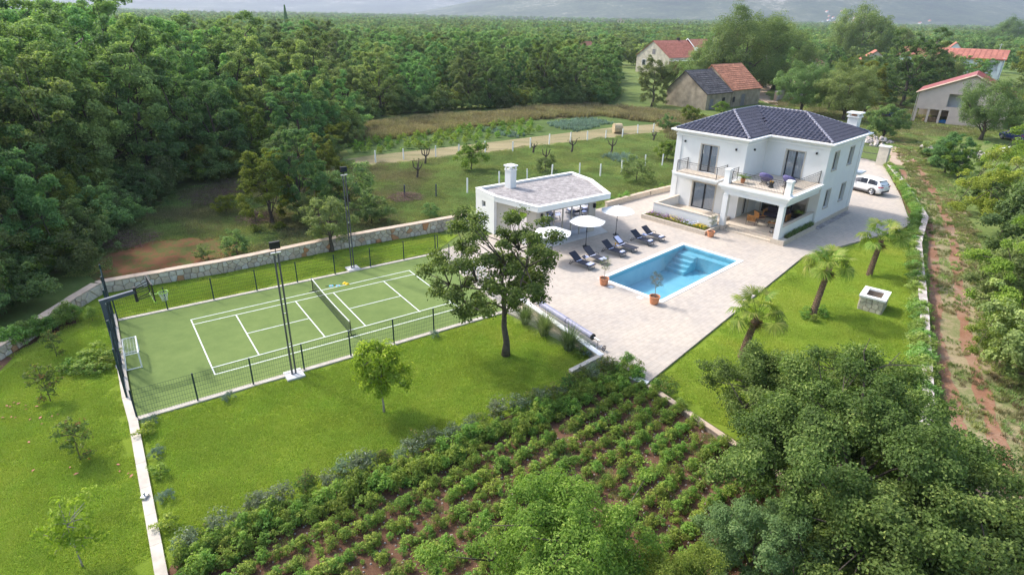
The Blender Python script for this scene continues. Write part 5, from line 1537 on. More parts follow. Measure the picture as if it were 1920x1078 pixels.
def goal(loc, rz, w, h, dp, label, net=True):
    r = empty('football_goal', loc, rz, label, 'football goal')
    def T2(p, q, rr=.035): 
        b = MB(); b.bar(p, q, rr, 8); return b
    T2((-w / 2, 0, 0), (-w / 2, 0, h)).build('goal_post', M['white_paint'], r); T2((w / 2, 0, 0), (w / 2, 0, h)).build('goal_post', M['white_paint'], r)
    T2((-w / 2, 0, h), (w / 2, 0, h)).build('crossbar', M['white_paint'], r)
    b = MB()
    for x in (-w / 2, w / 2): b.bar((x, 0, .03), (x, -dp, .03), .025, 6); b.bar((x, -dp, .03), (x, -dp * .9, h), .02, 6); b.bar((x, -dp * .9, h), (x, 0, h), .02, 6)
    b.bar((-w / 2, -dp, .03), (w / 2, -dp, .03), .025, 6); b.bar((-w / 2, -dp * .9, h), (w / 2, -dp * .9, h), .02, 6); b.build('back_frame', M['white_paint'], r)
    b = MB(); n = int(w / .12)
    prof = [(0, h), (-dp * .9, h), (-dp, .03)]
    for i in range(n + 1):
        x = -w / 2 + w * i / n
        for p, q in zip(prof[:-1], prof[1:]): b.bar((x, p[0], p[1]), (x, q[0], q[1]), .005, 3, caps=False)
    for k in range(1, 9):
        t = k / 9; y, z = (-dp * .9 * t * 2, h) if t < .5 else (-dp * (.9 + .2 * (t - .5)), h + (.03 - h) * (t - .5) * 2); b.bar((-w / 2, y, z), (w / 2, y, z), .005, 3, caps=False)
    b.build('goal_net', M['net'], r)
    return r
def set_goal(p, q, out, label):
    d_ = (q - p).normalized(); n_ = Vector((-d_.y, d_.x, 0)); a_ = math.atan2(d_.y, d_.x)
    if n_.dot(out) > 0: a_ += math.pi          # the frame runs back along local -y
    goal((p + q) / 2, a_, (q - p).length, .82, .65, label)
set_goal(Vector((-18.95, 26.7, .05)), Vector((-17.92, 25.14, .05)), Vector((-1, -.7, 0)), 'small white football goal by the pale wall at the left court end')
set_goal(Vector((-3.1, 37.5, .05)), Vector((-2.25, 36.35, .05)), Vector((1, .7, 0)), 'small white football goal beside the patio fence behind the oak branches')
# net
na, nb_ = at(587.1, 546.1, .03), at(658.8, 629.9, .03); nd = (nb_ - na).normalized(); nL = (nb_ - na).length
nt_ = empty('court_net', na, math.atan2(nd.y, nd.x), 'badminton height net with white tape between two dark posts across the court', 'net')
for x in (0, nL):
    b = MB(); b.bar((x, 0, 0), (x, 0, .93), .025, 8); b.bar((x, -.25, .03), (x, .25, .03), .02, 6); b.build('net_post', M['black'], nt_)
n = 16
def sagz(x): t = x / nL; return .90 - .22 * t * (1 - t) * 1.6
b = MB()
for i in range(n):
    x, y = nL * i / n, nL * (i + 1) / n; b.add([(x, -.012, sagz(x) - .07), (y, -.012, sagz(y) - .07), (y, -.012, sagz(y)), (x, -.012, sagz(x)), (x, .012, sagz(x) - .07), (y, .012, sagz(y) - .07), (y, .012, sagz(y)), (x, .012, sagz(x))], [(0, 1, 2, 3), (7, 6, 5, 4), (3, 2, 6, 7), (0, 4, 5, 1)])
b.build('net_tape', M['white_paint'], nt_)
b = MB(); k = int(nL / .06)
for i in range(k + 1): x = nL * i / k; b.bar((x, 0, .12), (x, 0, sagz(x) - .05), .0035, 3, caps=False)
for j in range(12):
    for i in range(n): x, y = nL * i / n, nL * (i + 1) / n; b.bar((x, 0, .12 + (sagz(x) - .18) * j / 11), (y, 0, .12 + (sagz(y) - .18) * j / 11), .0035 if j else .012, 3, caps=False)
b.build('netting', M['blacknet'], nt_)
# rackets and balls left by the net
def racket(loc, rz, label):
    r = empty('beach_racket', loc, rz, label, 'racket', 'rackets on the court')
    b = MB(); b.lathe([(.0, 0), (.14, 0), (.15, .006), (.14, .014), (0, .015)], 16); b.build('blade', M['skin_blue'], r)
    b = MB(); b.lathe([(.0, .016), (.06, .017)], 12); b.build('badge', M['red'], r)
    b = MB(); b.bar((.14, 0, .008), (.36, 0, .008), .018, 6); b.build('grip', M['black'], r)
q = at(621, 536, .035); racket(q, R(200), 'turquoise racket with a red centre lying on the court, the left one of the pair'); racket(q + Vector((.42, .05, 0)), R(170), 'turquoise racket with a red centre lying nearer the yellow balls')
for i, (dx, dy) in enumerate(((.75, .42), (.95, .30))):
    r = empty('yellow_cone', q + Vector((dx, dy, 0)), 0, ('yellow training disc lying beside the rackets on the court', 'yellow training disc, the one farther from the net')[i], 'training disc', 'yellow discs beside the rackets')
    b = MB(); b.lathe([(.14, 0), (.13, .02), (.06, .09), (.04, .10)], 14); b.build('shell', M['yellow'], r)
# floodlight masts
def mast(loc, rz, h, label):
    r = empty('floodlight_mast', loc, rz, label, 'floodlight mast', 'floodlight masts beside the court')
    for x in (-.085, .085):
        b = MB(); b.bar((x, 0, .1), (x, 0, h - .45), .042, 8); b.build('mast_tube', M['mast'], r)
    b = MB()
    for z in (.12, 1.7, 3.3, h - .5): b.box(-.1, .1, -.02, .02, z, z + .05)
    b.box(-.22, .22, -.04, .04, h - .45, h - .38); b.build('spacer_plate', M['steel'], r)
    b = MB(); b.box(-.42, .42, -.42, .42, -.05, .11); b.build('foundation_pad', M['conc2'], r, bevel=.02)
    b = MB(); b.box(-.22, .22, -.05, .07, h - .2, h + .12); b.build('floodlight', M['black'], r).rotation_euler = (0, 0, 0)
    b = MB(); b.box(-.19, .19, .071, .08, h - .17, h + .09); b.build('lamp_glass', M['car_glass'], r)
    b = MB(); b.bar((0, 0, h - .38), (0, 0, h - .2), .02, 6); b.build('bracket', M['black'], r)
mast(at(552, 704, 0), R(35), 6.7, 'twin tube grey floodlight mast on a concrete pad at the near court side')
mast(at(662, 505, 0), R(215), 6.9, 'twin tube grey floodlight mast at the far court side near the stone wall')
# lawn light spikes etc
b = MB(); b.box(-.09, .09, -.13, .13, 0, .10); b.box(-.03, .03, -.03, .03, .1, .22)
o = b.build('wall_spotlight', M['steel'], None, label='small metal spotlight fixed on the long pale wall near the photo bottom', cat='spotlight', bevel=.01); o.location = at(272, 932, .155)
# stone trough
tc = [Vector((21.06, 33.31, 0)), Vector((22.02, 32.54, 0)), Vector((23.12, 33.85, 0))]
tx = (tc[1] - tc[0]).normalized(); tw = 1.28; tl = 1.62
tro = empty('stone_trough', (tc[0] + tc[2]) / 2, math.atan2(tx.y, tx.x), 'square rough stone well box with white rim standing on the right lawn', 'stone trough')
b = MB(); b.ring([(-tw / 2, -tl / 2), (tw / 2, -tl / 2), (tw / 2, tl / 2), (-tw / 2, tl / 2)], [(-tw / 2 + .2, -tl / 2 + .2), (tw / 2 - .2, -tl / 2 + .2), (tw / 2 - .2, tl / 2 - .2), (-tw / 2 + .2, tl / 2 - .2)], 0, .86); b.build('trough_core', M['mortar'], tro)
g = random.Random(3); cream = plain('cream_rubble', (.56, .50, .39), .9, var=.2, scale=5, objrand=.12, bmp=.3)
for face in range(4):
    ww = tw if face % 2 == 0 else tl; off = (tl if face % 2 == 0 else tw) / 2; a = face * math.pi / 2; ca, sa = math.cos(a), math.sin(a)
    seeds = [((i + .5 + .25 * (j % 2)) * ww / 4 + g.uniform(-.06, .06), (j + .5) * .86 / 3 + g.uniform(-.04, .04)) for i in range(4) for j in range(3)]
    for poly in voro(seeds, (0, 0), (ww, .86)):
        if len(poly) < 3: continue
        cx = sum(p[0] for p in poly) / len(poly); cz = sum(p[1] for p in poly) / len(poly); ot = g.uniform(.02, .05); m = len(poly)
        def PT(s, z, t): x, y = s - ww / 2, -(off + t); return (x * ca - y * sa, x * sa + y * ca, z)
        vs = [PT(cx + (p[0] - cx) * .94, cz + (p[1] - cz) * .94, .002) for p in poly] + [PT(cx + (p[0] - cx) * .84, cz + (p[1] - cz) * .84, ot) for p in poly]
        b = MB(); b.add(vs, [(j, (j + 1) % m, m + (j + 1) % m, m + j) for j in range(m)] + [tuple(range(m, 2 * m))]); b.build('stone', cream, tro)
b = MB(); k = .08; b.ring([(-tw / 2 - k, -tl / 2 - k), (tw / 2 + k, -tl / 2 - k), (tw / 2 + k, tl / 2 + k), (-tw / 2 - k, tl / 2 + k)], [(-tw / 2 + .22, -tl / 2 + .22), (tw / 2 - .22, -tl / 2 + .22), (tw / 2 - .22, tl / 2 - .22), (-tw / 2 + .22, tl / 2 - .22)], .861, .97); b.build('rim', M['coping_white'], tro)
b = MB(); b.box(-tw / 2 + .21, tw / 2 - .21, -tl / 2 + .21, tl / 2 - .21, .3, .42); b.build('trough_floor', M['conc2'], tro)

# ------------------------------------------------------------------ balcony and porch furniture
def papasan(loc, rz, label):
    r = empty('papasan_chair', loc, rz, label, 'chair', 'round purple chairs on the balcony')
    b = MB(); b.lathe([(.34, 0), (.30, .02), (.17, .17), (.20, .19), (.30, .30)], 16); 
    b = MB()
    for k in range(14):
        a = 2 * math.pi * k / 14; c = a + .8
        b.tube([(.36 * math.cos(a), .36 * math.sin(a), .01), (.17 * math.cos((a + c) / 2), .17 * math.sin((a + c) / 2), .20), (.33 * math.cos(c), .33 * math.sin(c), .36)], .012, 4)
    for rr, z in ((.36, .012), (.17, .2), (.33, .36)):
        for k in range(14): a, c = 2 * math.pi * k / 14, 2 * math.pi * (k + 1) / 14; b.bar((rr * math.cos(a), rr * math.sin(a), z), (rr * math.cos(c), rr * math.sin(c), z), .014, 4, caps=False)
    b.build('wicker_base', M['trim'], r)
    b = MB(); n = 24; vs = []; m = 6
    for j in range(m + 1):
        t = j / m
        for i in range(n):
            a = 2 * math.pi * i / n; rr = .56 * t; puff = .035 * abs(math.sin(a * 4)) * abs(math.sin(t * math.pi * 2))
            vs.append((rr * math.cos(a), rr * math.sin(a), .30 * t ** 2 + .10 + puff))
    for j in range(m, -1, -1):
        t = j / m
        for i in range(n): a = 2 * math.pi * i / n; rr = .54 * t; vs.append((rr * math.cos(a), rr * math.sin(a), .30 * t ** 2))
    k = 2 * (m + 1); b.add(vs, [(j * n + i, j * n + (i + 1) % n, (j + 1) * n + (i + 1) % n, (j + 1) * n + i) for j in range(k - 1) for i in range(n)])
    o = b.build('cushion', M['purple'], r, smooth=True); o.location = (0, -.05, .34); o.rotation_euler = (R(-38), 0, 0)
    return r
# chair faces the rail, i.e. local -y towards -U
papasan(W(48.0, -20.35, 3.875), TH + R(-90), 'round dark purple papasan chair, the one beside the potted palm on the balcony')
papasan(W(48.6, -18.75, 3.875), TH + R(-100), 'round dark purple papasan chair behind the right balcony pedestal')
def stool(r):
    b = MB(); b.lathe([(.22, 0), (.20, .05), (.13, .22), (.20, .40), (.22, .42), (.22, .44)], 12); b.build('wicker_body', M['black'], r)
small('side_table', 'black wicker hourglass side table between the two papasan chairs', 'side table', W(47.5, -19.55, 3.875), stool)
for i, dv in enumerate((-.09, .09)):
    def cnd(r):
        b = MB(); b.lathe([(.05, 0), (.055, .1), (.0, .1)], 8); b.build('candle_cup', M['orange'], r)
    small('candle', ('orange candle on the wicker table, the one nearer the palm', 'orange candle on the wicker table, the one nearer the pedestal')[i], 'candle', W(47.5, -19.55 + dv, 4.316), cnd, group='candles on the wicker table')
def fronds(seed, n, ln, w, lm, droop=.6, up=.9, nseg=6, leaflets=16):
    """feather fronds: arching midrib with leaflets"""
    g = np.random.default_rng(seed); Vs = []; Fs = []; Ts = []; k = 0
    for f in range(n):
        az = 2 * math.pi * f / n + g.uniform(-.2, .2); e0 = g.uniform(.35, 1.0) * up; L_ = ln * g.uniform(.8, 1.1)
        d = np.array([math.cos(az), math.sin(az)]); s = np.array([-d[1], d[0], 0])
        for j in range(leaflets):
            t = (j + 1) / leaflets; x = L_ * t * math.cos(e0 * (1 - t * .5)); z = L_ * (t * math.sin(e0) - droop * t * t)
            p = np.array([d[0] * x, d[1] * x, z]); tang = np.array([d[0], d[1], math.sin(e0) - 2 * droop * t]); tang /= np.linalg.norm(tang)
            ll = w * math.sin(math.pi * min(1, t * .85 + .12)) + .02
            for sg in (-1, 1):
                q = p + s * sg * ll * .8 + tang * ll * .5 - np.array([0, 0, ll * .25])
                wd = tang * .018 * (w / .25 + .5)
                Vs += [p - wd, p + wd, q]; Fs.append((k, k + 1, k + 2)); Ts += [g.random()] * 3; k += 3
    me = fast_mesh('fronds', np.array(Vs), np.array(Fs), Ts); me.materials.append(L[lm]); return me
def pot_mesh(r, h, rad, mat='terracotta'):
    b = MB(); b.lathe([(rad * .65, 0), (rad * .8, h * .3), (rad, h * .9), (rad * 1.05, h), (rad * .9, h), (rad * .88, h * .9)], 14); b.build('pot', M[mat], r)
def bplant(r):
    pot_mesh(r, .38, .2); o = link('fronds', fronds(3, 16, .8, .17, 'palm', .55, 1.15), r); o.location = (0, 0, .38)
small('potted_palm', 'potted cycad like palm on the balcony corner above the porch', 'potted plant', W(47.15, -21.75, 3.875), bplant)
def bplant2(r):
    pot_mesh(r, .35, .2); b = MB(); b.tube([(0, 0, .3), (.03, 0, .9)], .03, 5); b.build('stem', M['bark'], r)
    o = link('fronds', fronds(4, 14, .6, .12, 'palm', .6, 1.1), r); o.location = (.03, 0, .9)
small('potted_palm', 'small potted palm inside the porch by its low side wall', 'potted plant', W(51.0, -18.2, .5), bplant2)
def armchair(loc, rz, label):
    r = empty('wooden_armchair', loc, rz, label, 'armchair', 'slatted wooden armchairs on the porch')
    b = MB(); b.box(-.33, .33, -.3, .3, .34, .38); b.build('seat', M['wood'], r)
    b = MB(); b.box(-.3, .3, -.28, .28, .381, .5); b.build('seat_cushion', M['cushion'], r)
    for k in range(7):
        q = MB(); q.obox((-.3 + k * .1, .33, .60), Vector((1, 0, 0)), Vector((0, 1, .0)), Vector((0, .15, 1)).normalized(), .032, .012, .24); q.build('back_slat', M['wood'], r)
    b = MB(); b.box(-.35, .35, .34, .39, .8, .86); b.build('top_rail', M['wood'], r)
    b = MB(); b.obox((0, .25, .66), Vector((1, 0, 0)), Vector((0, 1, 0)), Vector((0, .15, 1)).normalized(), .27, .05, .16); b.build('back_cushion', M['cushion'], r)
    for x in (-.36, .36):
        b = MB(); b.box(x - .03, x + .03, -.32, .34, .56, .6); b.build('armrest', M['wood'], r)
        for y in (-.3, .34): b = MB(); b.bar((x, y, 0), (x, y, .58), .014, 4); b.build('leg', M['black'], r)
    b = MB(); b.bar((-.36, -.3, .02), (.36, -.3, .02), .012, 4); b.bar((-.36, .34, .02), (.36, .34, .02), .012, 4); b.build('floor_bar', M['black'], r)
    return r
armchair(W(47.75, -20.65, .5), TH + R(90) + R(8), 'slatted wooden armchair nearest the porch steps, back to the pool')
armchair(W(49.0, -20.6, .5), TH + R(60), 'slatted wooden armchair standing farther inside the porch')
def sofa(r):
    b = MB(); b.box(-.95, .95, -.4, .4, .15, .42); b.build('seat', M['cushion'], r)
    b = MB(); b.box(-.95, .95, .25, .45, .421, .85); b.build('backrest', M['cushion'], r)
    for x in (-1.05, .96): b = MB(); b.box(x, x + .09, -.42, .45, .1, .6); b.build('armrest', M['wood'], r)
    for x in (-.9, .9):
        for y in (-.35, .35): b = MB(); b.box(x - .03, x + .03, y - .03, y + .03, 0, .15); b.build('leg', M['black'], r)
small('outdoor_sofa', 'dark cushioned outdoor sofa with wooden arms at the back of the porch', 'sofa', W(50.9, -20.0, .5), sofa, TH - R(90))
def ctable(r):
    b = MB()
    for k in range(6): b.box(-.3 + k * .101, -.3 + k * .101 + .095, -.45, .45, .36, .39)
    b.build('table_top', M['wood'], r)
    b = MB()
    for y in (-.4, .4): b.bar((-.26, y, .36), (.26, y, 0), .014, 4); b.bar((.26, y, .36), (-.26, y, 0), .014, 4)
    b.bar((0, -.4, .18), (0, .4, .18), .012, 4); b.build('crossed_legs', M['black'], r)
small('coffee_table', 'wooden coffee table with crossed black legs on the porch', 'coffee table', W(48.4, -19.1, .5), ctable, TH + R(10))
def bowl(r):
    b = MB(); b.lathe([(.06, 0), (.13, .06), (.12, .06), (.05, .02)], 12); b.build('bowl', M['white_paint'], r)
    b = MB()
    for x, y in ((.04, 0), (-.04, .02), (0, -.05)): b.lathe([(.0, 0), (.035, .02), (.035, .05), (0, .07)], 8, (x, y, .04))
    b.build('lemons', M['yellow'], r)
small('fruit_bowl', 'white bowl of yellow lemons on the porch coffee table', 'bowl', W(48.4, -19.25, .892), bowl)
def lpl(r):
    pot_mesh(r, .1, .05); o = link('foliage', fronds(7, 9, .22, .06, 'bright', .5, 1.2), r); o.location = (0, 0, .1)
small('table_plant', 'small green plant on the porch coffee table', 'potted plant', W(48.5, -18.95, .892), lpl)
def lantern(r):
    b = MB()
    for x in (-.1, .1):
        for y in (-.1, .1): b.bar((x, y, 0), (x * .8, y * .8, .38), .012, 4)
    b.box(-.12, .12, -.12, .12, 0, .03); b.box(-.11, .11, -.11, .11, .38, .41)
    b.tube([(-.05, 0, .41), (0, 0, .52), (.05, 0, .41)], .01, 4); b.build('frame', M['black'], r)
    b = MB(); b.lathe([(.035, .03), (.035, .16)], 8); b.build('candle', M['white_paint'], r)
small('lantern', 'dark metal lantern on the porch floor beside the right column', 'lantern', W(46.95, -18.6, .5), lantern)

# ------------------------------------------------------------------ fan palms
def fan_leaf_mesh(seed, lm, R_=.76, nseg=32, spread=4.4, droop=.35):
    g = np.random.default_rng(seed); V = []; F = []; T_l = []; k = 0
    for i in range(nseg):
        a = -spread / 2 + spread * i / (nseg - 1); r1 = R_ * g.uniform(.85, 1.08); d = np.array([math.cos(a), math.sin(a), 0]); s = np.array([-d[1], d[0], 0])
        w0 = .5 * spread / nseg * R_ * .62; mid = d * r1 * .55 + [0, 0, .03 * ((i % 2) * 2 - 1)]; tip = d * r1 + [0, 0, -droop * r1 * g.uniform(.5, 1.4)]
        V += [np.zeros(3), mid - s * w0 * 1.15, mid + s * w0 * 1.15, tip]; F += [(k, k + 1, k + 2), (k + 1, k + 3, k + 2)]; T_l += [g.random()] * 4; k += 4
    V = np.array(V); me = fast_mesh('fan_leaf', V, np.array(F), T_l); me.materials.append(L[lm]); return me
FANS = [fan_leaf_mesh(s, 'palm', droop=d) for s, d in ((1, .22), (2, .42), (3, .7))]
DEAD = fan_leaf_mesh(5, 'deadpalm', R_=.5, nseg=20, spread=2.6, droop=.9)
def fan_palm(loc, h, lean, label, nl=18, seed=0):
    g = random.Random(seed); r = empty('fan_palm', loc, 0, label, 'palm tree', 'fan palms on the right lawn')
    pts = [Vector((lean[0] * t ** 1.3, lean[1] * t ** 1.3, h * t)) for t in [i / 14 for i in range(15)]]
    b = MB(); b.tube([pts[0] - Vector((0, 0, .1))] + pts[1:], [.20] + [.17 - .05 * i / 14 for i in range(1, 15)], 9)
    for i in range(150):      # stubs of old leaf bases spiralling up the trunk
        t = (i + .5) / 150; p = pts[0].lerp(pts[-1], 0); q = t * 14; j = min(13, int(q)); p = pts[j].lerp(pts[j + 1], q - j); a = i * 2.4
        rr = .165 - .05 * t; d = Vector((math.cos(a), math.sin(a), 0)); s = Vector((-d.y, d.x, 0)); o_ = p + d * rr
        b.add([o_ - s * .055, o_ + s * .055, o_ + s * .035 + d * .055 + Vector((0, 0, .10)), o_ - s * .035 + d * .055 + Vector((0, 0, .10)), o_ + Vector((0, 0, .12))], [(0, 1, 2, 3), (3, 2, 4), (0, 3, 4), (1, 4, 2)])
    b.build('trunk', M['palm_bark'], r)
    top = pts[-1]
    for i in range(nl + 5):
        dead = i >= nl; az = i * 2.399 + g.uniform(-.3, .3); el = (1.25 - 1.45 * (i / nl) ** .9 if not dead else -1.0 - g.uniform(0, .35)) + g.uniform(-.1, .1); pl = g.uniform(.75, 1.3) if not dead else .25
        f = link('frond' if not dead else 'dry_frond', DEAD if dead else FANS[0 if el > .6 else 1 if el > 0 else 2], r)
        d = Vector((math.cos(az) * math.cos(el), math.sin(az) * math.cos(el), math.sin(el))); e2 = el - .45 if not dead else -1.5
        d2 = Vector((math.cos(az) * math.cos(e2), math.sin(az) * math.cos(e2), math.sin(e2))); p = top + d * pl
        y = Vector((0, 0, 1)).cross(d2).normalized(); z = d2.cross(y); m = Matrix((d2, y, z)).transposed().to_4x4() @ Matrix.Rotation(g.uniform(-.5, .5), 4, 'X')
        m.translation = p; m = m @ Matrix.Scale(g.uniform(.85, 1.12), 4); f.matrix_local = m
        if not dead:
            q = MB(); q.tube([top - p, (top - p) * .5 + Vector((0, 0, .03)), Vector()], [.018, .014, .01], 4)
            mm = q.mesh('petiole'); st = link('petiole', mm, f, L['palm']); st.matrix_local = m.inverted() @ Matrix.Translation(p)
    return r
fan_palm(at(1390, 672), 2.35, (.45, .15), 'fan palm nearest the big oak, leaning right beside the patio edge', 14, 1)
fan_palm(at(1524, 590), 2.9, (.45, .25), 'tallest fan palm, standing in a ring of green shrubs in the middle of the lawn', 15, 2)
fan_palm(at(1629, 517), 2.5, (.35, .25), 'stout fan palm with hanging dry fronds nearest the clipped hedge', 15, 3)
for i, (px, py) in enumerate(((1508, 598), (1525, 603), (1543, 596), (1512, 588), (1540, 586))):
    plant('low_shrub', T_['weedbit'], at(px, py), .45, 'low green shrubs around the foot of the tallest fan palm', 'shrub', 'shrubs at the palm foot', wide=1.2)
plant('low_shrub', T_['weedbit'], at(1632, 522), .25, 'low weeds at the foot of the stout fan palm', 'shrub')

# ------------------------------------------------------------------ cars
def car(loc, rz, paint, label, name='parked_car', detail=True):
    """rear at x=0, front at +x=4.2"""
    r = empty(name, loc, rz, label, 'car')
    X = [0, .06, .25, .6, .95, 1.5, 2.2, 2.75, 3.2, 3.75, 4.1, 4.22]
    zb = [.78, .92, .98, .99, .985, .97, .95, .94, .95, .88, .74, .6]
    zt = [.80, .98, 1.22, 1.46, 1.54, 1.57, 1.56, 1.45, 1.05, .95, .80, .62]
    wb = [.72, .82, .87, .89, .90, .90, .90, .89, .87, .84, .76, .66]
    wt = [.60, .66, .64, .64, .64, .65, .64, .64, .74, .70, .66, .6]
    z0 = [.42, .30, .25, .22, .2, .2, .2, .2, .2, .22, .27, .35]
    vs = []; k = 0
    for x, b_, t_, w1_, w2_, lo in zip(X, zb, zt, wb, wt, z0):
        half = [(w1_ * .86, lo), (w1_ * .98, lo + .14), (w1_, (lo + b_) / 2 + .08), (w1_ * .97, b_), (w2_, t_), (w2_ * .6, t_ + .035), (0, t_ + .045)]
        ring = [(x, y, z) for y, z in half] + [(x, -y, z) for y, z in half[-2::-1]]
        vs += ring; k = len(ring)
    fs = [(i * k + j, i * k + (j + 1) % k, (i + 1) * k + (j + 1) % k, (i + 1) * k + j) for i in range(len(X) - 1) for j in range(k)]
    fs += [tuple(range(k))[::-1], tuple(range((len(X) - 1) * k, len(X) * k))]
    b = MB(); b.add(vs, fs); body = b.build('body', paint, r, smooth=True)
    def pt(i, j): return Vector(vs[i * k + j])
    def panel(nm, quads, off, mat):
        q = MB()
        for a in quads:
            n = (a[1] - a[0]).cross(a[3] - a[0]).normalized(); c = sum(a, Vector()) / 4
            if n.dot(c - Vector((2.1, 0, .8))) < 0: n = -n
            q.add([p + n * off for p in a], [(0, 1, 2, 3)])
        return q.build(nm, mat, r)
    for sgn in (0, 1):
        J = (3, 4) if sgn == 0 else (k - 3, k - 4)
        for nm, a, c in (('rear_side_window', 2.7, 4.9), ('side_window', 5.05, 7.6)):
            def P(xi, f):
                i = int(xi); t = xi - i; i2 = min(i + 1, len(X) - 1); lo = pt(i, J[0]).lerp(pt(i2, J[0]), t); hi = pt(i, J[1]).lerp(pt(i2, J[1]), t); return lo.lerp(hi, f)
            xs = [a + (c - a) * m / 5 for m in range(6)]
            panel(nm, [[P(xs[m], .10), P(xs[m + 1], .10), P(xs[m + 1], .86), P(xs[m], .86)] for m in range(5)], .012, M['car_glass'])
    def M2(i, j, i2, t): return pt(i, j).lerp(pt(i2, j), t)
    rw = [[pt(1, 4).lerp(pt(2, 4), .1), pt(1, k - 4).lerp(pt(2, k - 4), .1), pt(3, k - 4).lerp(pt(2, k - 4), .35), pt(3, 4).lerp(pt(2, 4), .35)]]
    panel('rear_window', [[Vector((.09, .60, 1.03)), Vector((.09, -.60, 1.03)), Vector((.50, -.56, 1.42)), Vector((.50, .56, 1.42))]], .022, M['car_glass'])
    panel('windscreen', [[Vector((2.80, .60, 1.42)), Vector((2.80, -.60, 1.42)), Vector((3.16, -.66, 1.10)), Vector((3.16, .66, 1.10))]], .03, M['car_glass'])
    q = MB(); q.box(.32, .62, -.60, .60, 1.475, 1.505); q.build('spoiler', paint, r)
    for s in (-1, 1):
        q = MB(); q.add([(.02, s * .40, .86), (.02, s * .40, .93), (.07, s * .80, .97), (.07, s * .80, .84), (.30, s * .885, .96), (.30, s * .885, .88)], [(0, 1, 2, 3), (3, 2, 4, 5)]); q.add([(-.0, s * .40, .86), (-.0, s * .40, .93), (.03, s * .81, .97), (.03, s * .81, .84)], [(0, 1, 2, 3)]); q.build('tail_light', M['red_lens'], r)
        q = MB(); q.box(3.95, 4.16, s * .45, s * .74, .62, .72) if s > 0 else q.box(3.95, 4.16, s * .74, s * .45, .62, .72); q.build('headlight', M['steel'], r)
        q = MB(); y0, y1 = sorted((s * .90, s * 1.02)); q.box(2.68, 2.85, y0, y1, .98, 1.1); q.build('mirror', paint, r)
        q = MB(); y0, y1 = sorted((s * .86, s * .915)); q.box(.95, 3.0, y0, y1, .22, .38); q.build('sill_trim', M['trim'], r)
        for x in (.82, 3.38):
            q = MB(); cy = s * .83; q.bar((x, cy - .09, .33), (x, cy + .09, .33), .335, 24); w = q.build('wheel', M['tyre'], r)
            q = MB(); n = 5; yy = s * .925
            for m_ in range(n):
                a = 2 * math.pi * m_ / n; q.bar((x, yy, .33), (x + .21 * math.cos(a), yy, .33 + .21 * math.sin(a)), .035, 4)
            for m_ in range(20):
                a, c = 2 * math.pi * m_ / 20, 2 * math.pi * (m_ + 1) / 20; q.bar((x + .215 * math.cos(a), yy, .33 + .215 * math.sin(a)), (x + .215 * math.cos(c), yy, .33 + .215 * math.sin(c)), .02, 4, caps=False)
            q.build('rim', M['steel'], w)
            q = MB(); m_ = 12; pr_ = [(x + .40 * math.cos(math.pi * t / m_ - .08), .33 + .40 * math.sin(math.pi * t / m_ - .08)) for t in range(m_ + 1)]
            for (xa, za), (xb, zb2) in zip(pr_[:-1], pr_[1:]): q.bar((xa, s * .885, za), (xb, s * .885, zb2), .035, 5)
            q.build('wheel_arch', M['trim'], r)
    q = MB(); q.box(-.04, .12, -.62, .62, .34, .52); q.build('rear_bumper_trim', M['trim'], r)
    q = MB(); q.box(-.052, -.041, -.26, .26, .53, .64); q.build('number_plate', M['white_paint'], r)
    q = MB(); q.bar((-.005, 0, .80), (.01, 0, .80), .055, 14); q.build('badge', M['steel'], r)
    return r
wa, wb_ = at(1632.4, 366, .1), at(1659.3, 369, .1)
ax = (wb_ - wa).normalized(); fwd = Vector((-ax.y, ax.x, 0))
f2 = (at(1597.4, 357.5, .1) - at(1632.4, 366.5, .1)).normalized()
fwd = f2; left_n = Vector((-fwd.y, fwd.x, 0)); mid = wa + (-left_n) * .88 if (wb_ - wa).dot(-left_n) > 0 else wa + left_n * .88
car(mid - fwd * .82, math.atan2(fwd.y, fwd.x), M['car_white'], 'white compact suv parked on the drive behind the villa, rear window facing us')
car(at(1686, 222), R(120), M['car_blue'], 'dark blue car half hidden behind bushes beside the pink house')
car(at(1424, 165), R(60), M['car_dark'], 'dark red vehicle parked behind the orange roofed stone barn')
car(at(1925, 268), R(100), M['car_blue'], 'blue car cut off by the right edge of the photo near the pink house')

